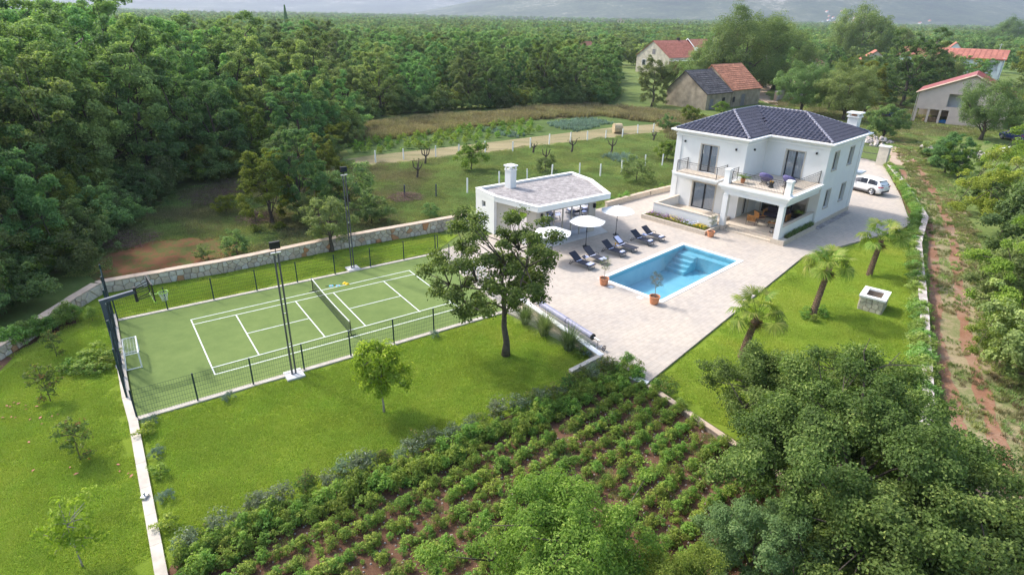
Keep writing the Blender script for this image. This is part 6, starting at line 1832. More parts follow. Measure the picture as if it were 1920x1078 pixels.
# ------------------------------------------------------------------ old buildings
def gable(name, A0_, B0_, Ld, eave, ridge, wallm, roofm, label, cat='house', over=.25, holes=(), tiles=True, doors=(), wins=(), asym=.5, parent=None, keep=140):
    """gable wall from A0_ to B0_ (faces us), Ld = length of the building going back from B; returns root"""
    x = (B0_ - A0_); wd = x.length; x.normalize(); y = Vector((-x.y, x.x, 0))
    r = empty(name, A0_, math.atan2(x.y, x.x), label, cat)
    b = MB(); 
    for y0 in (0, Ld):
        b.add([(0, y0, -.1), (wd, y0, -.1), (wd, y0, eave), (wd * asym, y0, ridge), (0, y0, eave)], [(0, 1, 2, 3, 4)])
    b.quad((0, 0, -.1), (0, Ld, -.1), (0, Ld, eave), (0, 0, eave)); b.quad((wd, 0, -.1), (wd, Ld, -.1), (wd, Ld, eave), (wd, 0, eave))
    b.build('wall', wallm, r)
    rf = None
    for side in (0, 1):
        ex = wd if side else 0; s = 1 if side else -1; run = abs(ex - wd * asym); sl = math.hypot(run, ridge - eave); ox = over * run / sl; oz = over * (ridge - eave) / sl
        lo = Vector((ex + s * ox, 0, eave - oz)); hi = Vector((wd * asym, 0, ridge)); u = (hi - lo); Lr = u.length; u.normalize(); nn = Vector((s * abs(u.z), 0, abs(u.x))).normalized()
        b = MB(); t = .08
        q = [lo + Vector((0, -over, .03)), lo + Vector((0, Ld + over, .03)), hi + Vector((0, Ld + over, .03)), hi + Vector((0, -over, .03))]
        b.add([tuple(p) for p in q] + [tuple(p + nn * t) for p in q], [(0, 1, 2, 3), (7, 6, 5, 4), (0, 4, 5, 1), (1, 5, 6, 2), (2, 6, 7, 3), (3, 7, 4, 0)])
        o = b.build('roof', roofm, r)
        if tiles and side:      # courses of tiles on the slope we see
            rows = max(4, int(Lr / .55)); m_ = MB(); y_ = Vector((0, 1, 0)); cols = int((Ld + 2 * over) / .9)
            made = 0; tmesh = {}
            for i in range(rows):
                for j in range(cols):
                    c = lo + Vector((0, -over + (j + .5) * (Ld + 2 * over) / cols, .03)) + u * ((i + .5) * Lr / rows) + nn * (t + .03)
                    if made < keep:
                        if 'm' not in tmesh:
                            q = MB(); hw_ = (Ld + 2 * over) / cols / 2 * .97; n_ = 4; vs = []
                            for yy, zz in ((-Lr / rows * .54, .05), (Lr / rows * .5, 0.0)):
                                for a in range(n_ * 2 + 1): vs.append(((a / (n_ * 2) * 2 - 1) * hw_, yy, zz + (.035 if a % 2 else 0)))
                            k_ = n_ * 2 + 1; vs += [(v[0], v[1], -.02) for v in vs[:k_]]
                            q.add(vs, [(a, a + 1, k_ + a + 1, k_ + a) for a in range(k_ - 1)] + [(2 * k_ + a, 2 * k_ + a + 1, a + 1, a) for a in range(k_ - 1)])
                            tmesh['m'] = q.mesh('tile_course'); tmesh['m'].materials.append(roofm)
                        tl_ = link('roof_tile', tmesh['m'], o); mt = Matrix((-y_ if s > 0 else y_, u, nn)).transposed().to_4x4()
                        mt = Matrix((y_, u, y_.cross(u))).transposed().to_4x4() if y_.cross(u).z > 0 else Matrix((-y_, u, (-y_).cross(u))).transposed().to_4x4()
                        mt.translation = c + Vector((0, 0, rnd.uniform(-.01, .015))); tl_.matrix_local = mt; made += 1
                    else: m_.obox(c, y_, u, nn, (Ld + 2 * over) / cols / 2 * .95, Lr / rows * .5, .035)
            if m_.v: m_.build('roof_tile_courses', roofm, o, kind='stuff')
        if side: rf = o
    b = MB(); b.bar((wd * asym, -over, ridge + .1), (wd * asym, Ld + over, ridge + .1), .13, 6); b.build('ridge_cap', roofm, rf)
    for (f, s0, s1, za, zb, mm) in doors:      # f 0 gable face, 1 long face
        b = MB()
        if f == 0: b.box(s0, s1, -.05, .05, za, zb)
        else: b.box(wd - .05, wd + .05, s0, s1, za, zb)
        d_ = b.build('door' if za < .3 else 'window', mm, r)
        b = MB(); e = .12
        for bx_ in ((s0 - e, s0, za, zb + e), (s1, s1 + e, za, zb + e), (s0, s1, zb, zb + e)):
            if f == 0: b.box(bx_[0], bx_[1], -.07, .04, bx_[2], bx_[3])
            else: b.box(wd - .04, wd + .07, bx_[0], bx_[1], bx_[2], bx_[3])
        b.build('frame', wallm if mm is not M['glass'] else M['white_paint'], d_)
    return r
SA, SB, SCn = at(1263.5, 190), at(1322, 207), at(1419, 195)
sdir = (SCn - SB).normalized(); gab = Vector((sdir.y, -sdir.x, 0)); SA2 = SB - Vector((sdir.y, -sdir.x, 0)) * 9.5
old1 = gable('stone_barn', SA2, SB, 8.0, 2.9, 6.6, M['old_plaster'], M['grey_tile'], 'old stone barn with a weathered grey tile roof behind the villa', 'barn', doors=[(1, 1.0, 2.2, 0, 1.9, M['oldwood']), (1, 5.0, 6.0, 1.0, 2.0, M['dark_in'])], asym=.42, keep=100)
SB2 = SB + sdir * 8.3
old2 = gable('stone_barn', SB2 - Vector((sdir.y, -sdir.x, 0)) * 9.5, SB2, 10.0, 3.2, 7.4, M['old_plaster'], M['orange_tile'], 'old stone barn with an orange tile roof joined to the grey roofed one', 'barn', doors=[(1, 3.2, 4.6, 0, 2.3, M['oldwood']), (1, .3, 1.1, .9, 1.9, M['dark_in'])], asym=.42, keep=140)
BA, BB = at(1190, 137), at(1251.8, 141.5)
bdir = R(36)
bx_ = Vector((math.cos(R(-54)), math.sin(R(-54)), 0)); BB = at(1251.8, 141); BA = BB - bx_ * 13.5
big = gable('old_house', BA, BB, 15, 4.9, 9.3, M['pale_plaster'], M['red_tile'], 'pale plaster house with a red tile roof and red porch at the woodland edge', 'house', doors=[(0, 2.6, 4.0, 2.2, 3.8, M['glass']), (0, 6.4, 7.6, 5.6, 7.0, M['oldwood']), (1, 1.5, 2.5, 2.2, 3.8, M['glass'])], asym=.48, keep=220)
b = MB(); b.box(13.5, 16.5, -.2, 13, 3.95, 4.1)
b.build('porch_roof', M['conc2'], big)
b = MB(); b.box(13.52, 13.6, .1, 13, .0, 3.94); b.build('porch_wall', M['red_wall'], big)
for y in (1.2, 5.5, 10):
    b = MB(); b.box(16.1, 16.3, y, y + .2, 0, 3.949); b.build('porch_post', M['red_wall'], big)
b = MB(); b.box(6, 6.7, 11, 11.7, 8.8, 10.2); b.build('chimney', M['dark_in'], big)
b = MB(); b.lathe([(.02, 0), (.55, .12), (.6, .2)], 16, (0, 0, 0)); o = b.build('satellite_dish', M['white_paint'], big); o.location = (11.5, 14.5, 7.0); o.rotation_euler = (R(70), 0, R(20))
# second wing with white barge boards and the red roofs behind it
wq = BB + Vector((math.cos(R(36)), math.sin(R(36)), 0)) * 15.5 + bx_ * -1.0
wing = gable('red_roof_house', wq - bx_ * 11, wq, 9, 5.2, 9.6, M['red_wall'], M['orange_tile'], 'red roofed house wing with white barge boards behind the plaster house', 'house', keep=60)
b = MB()
for s, e in (((-.3, -.3, 5.2), (5.5, -.3, 9.9)), ((11.3, -.3, 5.2), (5.5, -.3, 9.9))): b.bar(s, e, .16, 4)
b.build('barge_board', M['white_paint'], wing)
def box_house(name, p, rz, w, d, eave, ridge, wm, rm, label, chim=False, windows=3, keep=0, tiles=False, group=None):
    x = Vector((math.cos(rz), math.sin(rz), 0)); y = Vector((-x.y, x.x, 0))
    h = gable(name, p, p + x * w, d, eave, ridge, wm, rm, label, 'house', tiles=tiles, keep=keep)
    if group: h['group'] = group
    for k in range(windows):
        b = MB(); s = w * (k + .5) / windows; b.box(s - .45, s + .45, -.04, .04, eave * .45, eave * .45 + 1.3); f = b.build('window', M['white_paint'], h)
        b = MB(); b.box(s - .38, s + .38, -.06, -.041, eave * .45 + .07, eave * .45 + 1.23); b.build('pane', M['car_glass'], f)
    return h
box_house('red_roof_house', Vector((75, 262, 0)), R(-40), 10, 22, 6, 10.5, M['pale_plaster'], M['red_tile'], 'long red roof rising behind the white barge boards left of the tall mulberry')
box_house('red_roof_house', at(1052, 128) , R(-35), 8, 12, 4, 8, M['pale_plaster'], M['orange_tile'], 'orange roofed house showing through the woodland left of the plaster house')
box_house('red_roof_house', at(1478, 150), R(-30), 8, 12, 4, 7.5, M['pale_plaster'], M['red_tile'], 'red roof glimpsed between the two tall mulberry crowns')
box_house('red_roof_house', at(1600, 142), R(-25), 10, 10, 4, 7.5, M['pale_plaster'], M['red_tile'], 'red roofed house hidden in trees right of the second mulberry')
box_house('red_roof_house', at(1150, 58), R(-10), 14, 14, 9, 14, M['pale_plaster'], M['red_tile'], 'distant red roof above the woodland under the hills', windows=4)
# pink house
PK = at(1709, 228); pdir = Vector((math.cos(R(-36)), math.sin(R(-36)), 0))
pink = empty('pink_house', PK, R(-36), 'pink rendered house with open ground floor and a recessed balcony', 'house')
w_, d_ = 13.0, 11.0
b = MB(); b.wall((0, 0), (w_, 0), 2.3, 5.0, .3, [(4.4, 8.6, 2.9, 5.0)])
for y0 in (0, .3): b.add([(0, y0, 5.0), (w_, y0, 5.0), (w_, y0, 5.0), (w_ * .56, y0, 8.0)], [(0, 1, 3)])
b.wall((5.0, 0), (w_, 0), 0, 2.299, .3); b.wall((0, d_), (0, 0), 2.3, 5.0, .3) if False else None
b.add([(0, .3, 2.3), (0, d_, 2.3), (0, d_, 5), (0, .3, 5)], [(0, 1, 2, 3)]); b.add([(w_, .3, 0), (w_, d_, 0), (w_, d_, 5), (w_, .3, 5)], [(0, 1, 2, 3)]); b.add([(0, d_, 0), (w_, d_, 0), (w_, d_, 5), (w_ * .56, d_, 8), (0, d_, 5)], [(0, 1, 2, 3, 4)])
b.box(0.01, w_ - .01, .301, d_ - .01, 2.3, 2.5); b.build('wall', M['pink_plaster'], pink)
for x in (0, 1.9, 3.6):
    b = MB(); b.box(x, x + .35, .02, .37, 0, 2.29); b.build('pillar', M['pink_plaster'], pink)
b = MB(); b.quad((4.1, 1.6, 2.52), (9, 1.6, 2.52), (9, 1.6, 5.4), (4.1, 1.6, 5.4)); b.build('balcony_back_wall', M['conc2'], pink)
for k, (x0, x1) in enumerate(((0, w_ * .56), (w_ * .56, w_))):
    b = MB(); za, zb = (4.85, 8.12) if k == 0 else (8.12, 4.95); xa, xb = (x0 - .4, x1) if k == 0 else (x0, x1 + .5)
    b.add([(xa, -.35, za), (xb, -.35, zb), (xb, d_ + .3, zb), (xa, d_ + .3, za), (xa, -.35, za + .22), (xb, -.35, zb + .22), (xb, d_ + .3, zb + .22), (xa, d_ + .3, za + .22)], [(0, 3, 2, 1), (4, 5, 6, 7), (0, 1, 5, 4), (1, 2, 6, 5), (2, 3, 7, 6), (3, 0, 4, 7)])
    rr_ = b.build('roof', M['red_sheet'], pink)
    if k:
        for i in range(12):
            y = i * d_ / 11; q = MB(); q.bar((xa, y, za + .24), (xb, y, zb + .24), .05, 4); q.build('roof_seam', M['red_sheet'], rr_)
b = MB(); b.bar((-.45, -.4, 4.95), (w_ * .56, -.4, 8.22), .14, 4); b.bar((w_ * .56, -.4, 8.22), (w_ + .5, -.4, 5.05), .14, 4); b.build('barge_board', M['coping_tan'], pink)
b = MB(); b.bar((-.15, -.1, 0), (-.15, -.1, 4.9), .07, 6); b.build('downpipe', M['steel'], pink)
# firewood and tarp under the pink house
fw = empty('firewood_pile', PK + pdir * 1.6 + Vector((.5, .9, 0)), R(-36), 'heap of split firewood stacked under the pink house', 'firewood pile')
g = random.Random(6); lgm = MB(); lgm.bar((0, 0, 0), (0, .5, 0), .10, 6); lgm = lgm.mesh('log'); lgm.materials.append(M['firewood'])
for i in range(60):
    o = link('log', lgm, fw); row = i // 12; o.location = ((i % 12) * .17 + row * .09 + g.uniform(-.03, .03), g.uniform(-.1, .1), .10 + row * .17); o.rotation_euler = (g.uniform(-.1, .1), 0, g.uniform(-.25, .25)); o.scale = (g.uniform(.8, 1.2),) * 3
tp = MB(); nx, ny = 8, 6
tp.add([(x * .2, y * .2, .45 + .12 * math.sin(x * 1.3 + y) + .1 * g.random() - .05 * abs(x - 4)) for y in range(ny + 1) for x in range(nx + 1)], [(y * (nx + 1) + x, y * (nx + 1) + x + 1, (y + 1) * (nx + 1) + x + 1, (y + 1) * (nx + 1) + x) for y in range(ny) for x in range(nx)])
for (a, c) in (((0, 0), (8, 0)),):
    tp.add([(x * .2, -.02, z) for x in range(9) for z in (.0, .42 + .12 * math.sin(x * 1.3))], [(2 * x, 2 * x + 2, 2 * x + 3, 2 * x + 1) for x in range(8)])
o = tp.build('tarpaulin', M['blue_tarp'], None, label='crumpled blue tarpaulin beside the firewood under the pink house', cat='tarpaulin'); o.location = PK + pdir * 3.9 + Vector((.5, .8, 0)); o.rotation_euler = (0, 0, R(-36))
# white and mint house
WH = at(1868, 160); wh = empty('white_house', WH, R(-38), 'pale mint two storey house with a long red tile roof at the right', 'house')
b = MB(); b.wall((-26, 0), (0, 0), 0, 6.6, .3, [(15.5, 22.5, 3.2, 6.2)] if False else [(20.5, 25, 3.4, 6.1)]); b.wall((0, 0), (0, 9), 0, 7.2, .3); b.quad((-26, 9, 0), (0, 9, 0), (0, 9, 8.6), (-26, 9, 8.6)); b.box(-25.9, -.31, .31, 8.9, 3.1, 3.3); b.quad((-8, 1.8, 3.3), (-.4, 1.8, 3.3), (-.4, 1.8, 6.4), (-8, 1.8, 6.4)); b.build('wall', M['mint_plaster'], wh)
b = MB(); b.add([(-27, -.6, 6.62), (.5, -.6, 6.62), (.5, 9.5, 8.9), (-27, 9.5, 8.9), (-27, -.6, 6.82), (.5, -.6, 6.82), (.5, 9.5, 9.1), (-27, 9.5, 9.1)], [(0, 3, 2, 1), (4, 5, 6, 7), (0, 1, 5, 4), (1, 2, 6, 5), (2, 3, 7, 6), (3, 0, 4, 7)]); rr_ = b.build('roof', M['red_tile'], wh)
tmm = MB(); tmm.box(-.62, .62, -.9, .9, 0, .08); tmm = tmm.mesh('roof_tile_row'); tmm.materials.append(M['red_tile'])
for i in range(20):
    for j in range(5): o = link('roof_tile', tmm, rr_); o.location = (-26 + i * 1.36, .4 + j * 1.95, 7.07 + j * .44); o.rotation_euler = (R(14), 0, 0)
box_house('red_roof_house', at(1752, 132), R(-30), 9, 9, 5, 9.5, M['mint_plaster'], M['red_tile'], 'smaller red gable rising at the left end of the mint house', windows=2)
for p, h_, l in ((at(1862, 128), 9, 'grey utility pole leaning beside the mint house roof'), (at(1748, 108), 8, 'small utility pole among trees left of the mint house')):
    r = empty('utility_pole', p, 0, l, 'utility pole'); b = MB(); b.tube([(0, 0, 0), (.35, 0, h_)], [.16, .1], 6); b.build('pole', M['conc2'], r); b = MB(); b.bar((-.6, 0, h_ - .5), (1.2, 0, h_ - .4), .06, 4); b.build('crossarm', M['conc2'], r)
# rubble heaps and dry stone wall
def heap(p, n, rr, hh, label, cat='rubble heap', mat='rubble', s=.35):
    g = random.Random(int(p.x * 7)); r = empty('rubble_heap', p, 0, label, cat)
    for i in range(n):
        a = g.uniform(0, 6.28); q = rr * g.random() ** .6; z = max(0, hh * (1 - q / rr)); ss = s * g.uniform(.5, 1.3)
        b = MB(); pts = [(math.cos(k * 1.256 + g.uniform(-.3, .3)) * ss * g.uniform(.7, 1), math.sin(k * 1.256) * ss * g.uniform(.7, 1)) for k in range(5)]
        b.prism(pts, -.1 * ss, ss * .7, [(x * .6, y * .6) for x, y in pts]); o = b.build('stone', M[mat], r); o.location = (q * math.cos(a), q * math.sin(a), z * g.uniform(.3, 1)); o.rotation_euler = (g.uniform(-.5, .5), g.uniform(-.5, .5), 0)
    return r
heap(at(1640, 268), 70, 2.6, 1.1, 'heap of grey rubble stones behind the iron gate')
heap(at(1830, 292), 45, 2.4, .5, 'scatter of pale and orange rubble beside the white slab at the right')
heap(at(1740, 278), 12, 1.2, .3, 'few pale stones in the grass below the pink house', s=.28)
b = MB(); b.obox((0, 0, .75), Vector((1, 0, 0)), Vector((0, .94, -.34)), Vector((0, .34, .94)), .85, .95, .06); b.obox((0, .3, .3), Vector((1, 0, 0)), Vector((0, 1, 0)), Vector((0, 0, 1)), .7, .4, .3)
o = b.build('concrete_slab', M['white_paint'], None, label='white slab propped up on rubble at the right edge', cat='concrete slab', bevel=.02); o.location = at(1893, 288)
rubble_wall('dry_stone_wall', [at(1455, 190), at(1470, 186), at(1505, 190)], .6, [1.9, 1.8, 1.2], -1, 'pale dry stone wall at the village road behind the villa roof', size=.7, keep=60, cap=M['rubble'], mat='stone')
# hay bale
hb = empty('hay_bale', at(1157, 250), R(10), 'round straw coloured hay bale on the mown strip', 'hay bale')
b = MB(); b.bar((-.62, 0, .72), (.62, 0, .72), .72, 26); b.build('straw_roll', M['hay'], hb)
b = MB()
for x in (-.3, 0, .3):
    for k in range(26): a, c = 2 * math.pi * k / 26, 2 * math.pi * (k + 1) / 26; b.bar((x, .725 * math.cos(a), .72 + .725 * math.sin(a)), (x, .725 * math.cos(c), .72 + .725 * math.sin(c)), .012, 3, caps=False)
b.build('twine', M['conc'], hb)
# white field posts with wire
def posts(pts, label, h=1.25, mat='white_paint', group='posts of the field fence', wire=True):
    P = [at(x, y) for x, y in pts]; pm = MB(); pm.box(-.06, .06, -.06, .06, -.1, h); pm.box(-.05, .05, -.05, .05, h, h + .03); pm = pm.mesh('field_post'); pm.materials.append(M[mat])
    r = empty('field_fence', P[0], 0, label, 'fence')
    for p in P:
        o = link('post', pm, r); o.location = (p - P[0]); o.rotation_euler = (rnd.uniform(-.04, .04), rnd.uniform(-.04, .04), rnd.uniform(0, 1)); o.scale = (1, 1, rnd.uniform(.9, 1.1))
    b = MB()
    for p, q in zip(P[:-1], P[1:]):
        for z in (.4, .8, 1.15): b.bar(p - P[0] + Vector((0, 0, z)), q - P[0] + Vector((0, 0, z)), .004, 3, caps=False)
    b.build('wire', M['trim'], r)
f = 2.994
posts([(640 + x / f, y / f) for x, y in ((192, 912), (350, 895), (530, 880), (660, 862), (808, 855), (962, 850), (1060, 832), (1166, 810), (1285, 797), (1380, 790), (1483, 778), (1577, 770), (1663, 750), (1750, 742))], 'white posts and thin wire along the mown strip across the middle field')
posts([(640 + x / f, y / f) for x, y in ((707, 1085), (886, 1045), (1043, 1015), (1180, 1000), (1337, 980), (1453, 990), (1573, 968), (1703, 935), (1800, 930), (1870, 915))], 'white posts and thin wire just behind the pool house', h=1.35)
posts([(640 + x / f, y / f) for x, y in ((93, 1085), (168, 1110), (355, 1110), (532, 1105))], 'dark metal posts of the low fence left of the pool house', h=1.2, mat='hoop_pole')
# drive hedge stones left out; old pruned orchard trees
def pruned(loc, h, seed, label):
    g = random.Random(seed); r = empty('pruned_tree', loc, 0, label, 'tree', 'pruned orchard stumps'); b = MB(); b.tube([(0, 0, -.1), (.1, 0, h * .3), (.12, .05, h * .5)], [.14, .11, .10], 6); tips = []
    for k in range(4):
        a = k * 1.6 + g.uniform(-.3, .3); e = (.12 + .55 * h * .5 * math.cos(a), .05 + .55 * h * .5 * math.sin(a), h * g.uniform(.8, 1.05)); b.tube([(.12, .05, h * .45), (e[0] * .7, e[1] * .7, h * .6), e], [.09, .07, .045], 5); tips.append(e)
    b.build('trunk', M['bark'], r); P = []
    for e in tips: P += [np.array(e) + np.random.default_rng(seed + len(P)).normal(size=3) * .16 for _ in range(26)]
    V, F, T_l = leaves(np.array(P), rng.normal(size=(len(P), 3)), .13, rng); me = fast_mesh('sprouts', V, F, T_l); me.materials.append(L['oak']); link('crown', me, r)
for i, (x, y, h, l) in enumerate(((470, 921, 1.9, 'pruned tree stump with sprouting tips, leftmost of the upper orchard row'), (425, 1000, 1.9, 'low pruned tree stump nearest the dark fence posts left of the pool house'), (1075, 858, 1.3, 'small bare pruned tree stump above the pool house chimney'), (1142, 916, 1.7, 'dark pruned trunk standing right behind the pool house roof'),
                                (1292, 855, 1.9, 'bushy pruned tree near the middle of the orchard'), (1513, 862, 2.0, 'leaning dark pruned trunk below the hay bale'), (1750, 790, 1.3, 'small pruned stump nearest the villa roof'))):
    pruned(at(640 + x / f, y / f), h, 40 + i, l)

# ------------------------------------------------------------------ trees one can tell apart
big_oak = tree_parts('garden_oak', 61, 7.7, 3.1, 2.5, 92, 25000, .15, 'oak', .20, 'bark', n_main=9, twig=.022, every=1, sprig=.5, amp=.33, inner=.35, cl_r=.50, flat=.8, low=-.85, nn=8, lean=(-.2, .1))
plant('oak_tree', big_oak, at(948, 666), 7.2, 'oak with an open crown standing on the front lawn beside the court corner', 'tree', rz=0.0)
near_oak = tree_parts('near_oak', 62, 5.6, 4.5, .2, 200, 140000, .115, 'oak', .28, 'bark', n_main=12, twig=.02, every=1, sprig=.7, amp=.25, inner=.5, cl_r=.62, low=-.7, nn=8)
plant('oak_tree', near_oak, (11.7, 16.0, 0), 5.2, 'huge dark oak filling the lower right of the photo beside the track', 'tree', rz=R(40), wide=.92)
near_oak2 = tree_parts('near_oak2', 63, 4.5, 2.7, .2, 110, 46000, .11, 'oak', .2, 'bark', n_main=10, twig=.016, every=1, sprig=.7, amp=.34, inner=.35, cl_r=.5, low=-.7, nn=8)
plant('oak_tree', near_oak2, (10.7, 20.6, 0), 3.8, 'smaller oak behind the huge one, its top against the right lawn', 'tree', rz=R(100))
plant('oak_tree', near_oak2, (13.9, 20.6, 0), 3.7, 'oak spreading over the dirt track at the right', 'tree', rz=R(260))
plant('oak_tree', near_oak2, (11.2, 12.6, 0), 4.3, 'dark oak at the bottom edge left of the huge one', 'tree', rz=R(170))
plant('oak_tree', near_oak2, (13.0, 12.5, 0), 4.2, 'dark oak cut off by the bottom edge right of the huge one', 'tree', rz=R(20))
near_grey = tree_parts('near_grey', 64, 4, 2.4, .2, 90, 40000, .085, 'grey', .14, 'bark', n_main=8, twig=.013, every=1, amp=.28, inner=.4, cl_r=.45, low=-.7)
plant('elm_tree', near_grey, (7.4, 13.3, 0), 3.1, 'grey green leafy tree at the bottom edge left of the huge oak', 'tree', rz=1.0)
near_ash = tree_parts('near_ash', 65, 4.5, 2.2, .3, 100, 46000, .105, 'ash', .16, 'bark', n_main=9, twig=.013, every=1, sprig=.6, amp=.34, inner=.38, cl_r=.46, low=-.7, asp=.4)
plant('ash_tree', near_ash, (1.6, 12.1, 0), 4.4, 'bright green ash tree rising at the bottom centre over the vegetable plot', 'tree', rz=2.0)
plant('ash_tree', near_ash, (4.6, 11.4, 0), 3.0, 'lower bright green ash at the bottom edge right of the first one', 'tree', rz=4.0)
chest = tree_parts('chestnut', 66, 4, 1.35, .7, 54, 6500, .20, 'bright', .06, 'bark_pale', n_main=8, twig=.015, every=1, amp=.22, inner=.45, cl_r=.42, asp=.32, sprig=.4)
plant('young_chestnut', chest, at(720, 773), 3.9, 'young bright green tree with a pale trunk in the middle of the front lawn', 'tree', wide=.85)
plant('sapling', T_['sapling'], at(155, 1062), 2.5, 'staked light green sapling at the bottom left with a white tag', 'tree')
b = MB(); b.box(-.1, .1, -.01, .01, -.08, .08); o = b.build('plant_tag', M['white_paint'], None, label='white tag hanging on the bottom left sapling', cat='tag'); o.location = at(155, 1062) + Vector((.03, -.12, 1.15)); o.rotation_euler = (.3, .4, .3)
for x, y, h, l in ((152, 862, 2.1, 'young magnolia with glossy leaves left of the long pale wall'), (95, 752, 2.0, 'young magnolia with orange tips near the left photo edge'), (107, 668, 1.6, 'small photinia with red tips in the left lawn')):
    plant('magnolia_sapling', T_['magnolia'], at(x, y), h, l, 'shrub')
plant('small_shrub', T_['hedgebit'], at(174, 602), 1.0, 'pale green shrub on its own near the bend of the stone wall', 'shrub')
# young laurel row along the stone wall on the left
for i in range(15):
    t = i / 14; p = at(8, 660).lerp(at(142, 600), t) + Vector((rnd.uniform(-.15, .15), rnd.uniform(-.15, .15), 0))
    plant('laurel_shrub', T_['hedgebit'], p, rnd.uniform(.9, 1.35), 'young laurel shrub in the planted row along the left stone wall', 'shrub', 'young laurels along the left stone wall', wide=1.25)
sheet('planting_strip', [at(-5, 640), at(140, 584), at(150, 604), at(40, 655), at(-5, 700)], .004, M['redsoil'])
# weeds patches left
for x, y, h in ((140, 690, .5), (165, 680, .6), (185, 665, .6), (120, 700, .4), (150, 700, .5), (195, 690, .5), (178, 700, .5), (205, 675, .5)):
    plant('weed_clump', T_['weedbit'], at(x, y), h, 'clump of tall green weeds in the side lawn left of the court', 'weeds', 'weed clumps left of the court', wide=1.6)
# plants along the long pale wall
for x, y, k, l in ((283, 795, 'bluebit', 'blue grey lavender cushion nearest the court corner'), (297, 855, 'bluebit', 'second blue grey lavender cushion along the long pale wall'), (312, 937, 'bluebit', 'third blue grey lavender cushion along the long pale wall, level with the spotlight'), (340, 1035, 'bluebit', 'blue grey lavender cushion nearest the photo bottom'),
                   (278, 815, 'weedbit', 'green shrublet beside the first lavender cushion'), (302, 893, 'weedbit', 'green shrublet between the second and third lavender cushions'), (318, 990, 'weedbit', 'green shrublet below the third lavender cushion'), (428, 750, 'bluebit', 'small grey green cushion at the near court kerb'), (816, 632, 'bluebit', 'small round cushion on the lawn by the near fence, left of the oak')):
    plant('garden_cushion', T_[k], at(x, y), .42 if k == 'bluebit' else .5, l, 'shrub', wide=1.15)
plant('fescue_shrub', T_['bluebit'], at(1103, 665), .55, 'blue grey shrub in the corner of the low walls beside the pampas grass', 'shrub', wide=1.7)
plant('fescue_shrub', T_['weedbit'], at(1090, 668), .45, 'dark green ground shrub between the pampas grass and the wall corner', 'shrub', wide=1.6)
# pampas grass
def pampas(loc, h, label, seed):
    r = empty('pampas_grass', loc, rnd.uniform(0, 6), label, 'ornamental grass', 'pampas grass clumps by the patio')
    g = np.random.default_rng(seed); n = 900; az = g.uniform(0, 6.283, n); d = np.stack([np.cos(az), np.sin(az), np.zeros(n)], 1); s = np.stack([-d[:, 1], d[:, 0], np.zeros(n)], 1)
    P = d * (g.uniform(0, .22, n))[:, None]; ln = h * g.uniform(.6, 1.25, n); lean = g.uniform(.1, 1.0, n); rows = []
    for t in (0, .35, .65, .85, 1.0):
        c = P + d * (ln * lean * t ** 1.5 * .8)[:, None]; c[:, 2] = ln * (t * 1.05 - .75 * lean * t ** 2.2); w = .011 * (1 - t * .9)
        rows += [c - s * w, c + s * w]
    V = np.stack(rows, 1).reshape(-1, 3); i = np.arange(n)[:, None] * 10
    F = np.concatenate([i + [k, k + 1, k + 3, k + 2] for k in (0, 2, 4, 6)], 0); me = fast_mesh('pampas', V, F, np.repeat(g.random(n), 10)); me.materials.append(L['pampas']); link('blades', me, r); return r
pampas(at(985, 606), 1.3, 'pampas grass clump nearest the oak trunk', 1); pampas(at(1020, 628), 1.5, 'middle pampas grass clump below the pool cover roller', 2); pampas(at(1066, 656), 1.5, 'pampas grass clump nearest the end of the low wall', 3)
# hedges
def hedge_row(p, q, n, kind, h, label, group, wide=1.2, jit=.12):
    for i in range(n):
        t = (i + .5) / n; c = p.lerp(q, t) + Vector((rnd.uniform(-jit, jit), rnd.uniform(-jit, jit), 0)); plant('hedge_shrub', T_[kind], c, h * rnd.uniform(.75, 1.15), label, 'hedge shrub', group, wide=wide)
hr = [W(82.6, -20.9), W(72.2, -16.4), W(63.0, -12.7), W(59.5, -12.35)] ; hr = [W(82.6, -20.6), W(72.2, -16.0), W(63.3, -12.35), W(60.8, -11.9), at(1710, 480), at(1722, 600), at(1727, 680), at(1731, 750)]
for p, q, n in zip(hr[:-1], hr[1:], (18, 17, 5, 12, 18, 14, 9)):
    hedge_row(p, q, n, 'hedgebit', .95, 'shrub of the variegated hedge along the right stone wall', 'hedge shrubs along the right stone wall', 1.7)
MBs = MB(); sheet('hedge_bed', [W(84, -21.3), W(72.3, -16.6), W(63.0, -12.95), W(60.4, -12.4), W(60.4, -11.3), W(63.3, -11.8), W(72.2, -15.4), W(84, -20.6)], .006, M['redsoil'])
for i, (x, y) in enumerate(((330, 1040), (480, 962), (640, 905), (830, 828), (1010, 758), (1110, 712), (1165, 690))):
    if i < 6:
        nx = ((480, 962), (640, 905), (830, 828), (1010, 758), (1110, 712), (1165, 690))[i]; a, c = at(x, y), at(*nx); n = max(3, int((c - a).length / .42))
        for k in range(n):
            t = (k + .5) / n; pnt = a.lerp(c, t) + Vector((rnd.uniform(-.2, .2), rnd.uniform(-.2, .2), 0)); kd = 'laurelred' if rnd.random() < .28 else 'laurel'
            plant('border_shrub', T_[kd], pnt, rnd.uniform(.5, .95), 'silvery or red tipped shrub in the loose border between front lawn and vegetable plot', 'shrub', 'border shrubs between lawn and vegetable plot', wide=1.1)
for i in range(26):
    p = W(44.3, -32.95).lerp(W(73, -31.2), (i + .5) / 26); plant('hedge_shrub', T_['hedgebit'], p, rnd.uniform(.6, 1.0), 'low shrub on the bank behind the patio wall, between pool house and villa', 'shrub', 'shrubs behind the patio wall', wide=1.3)
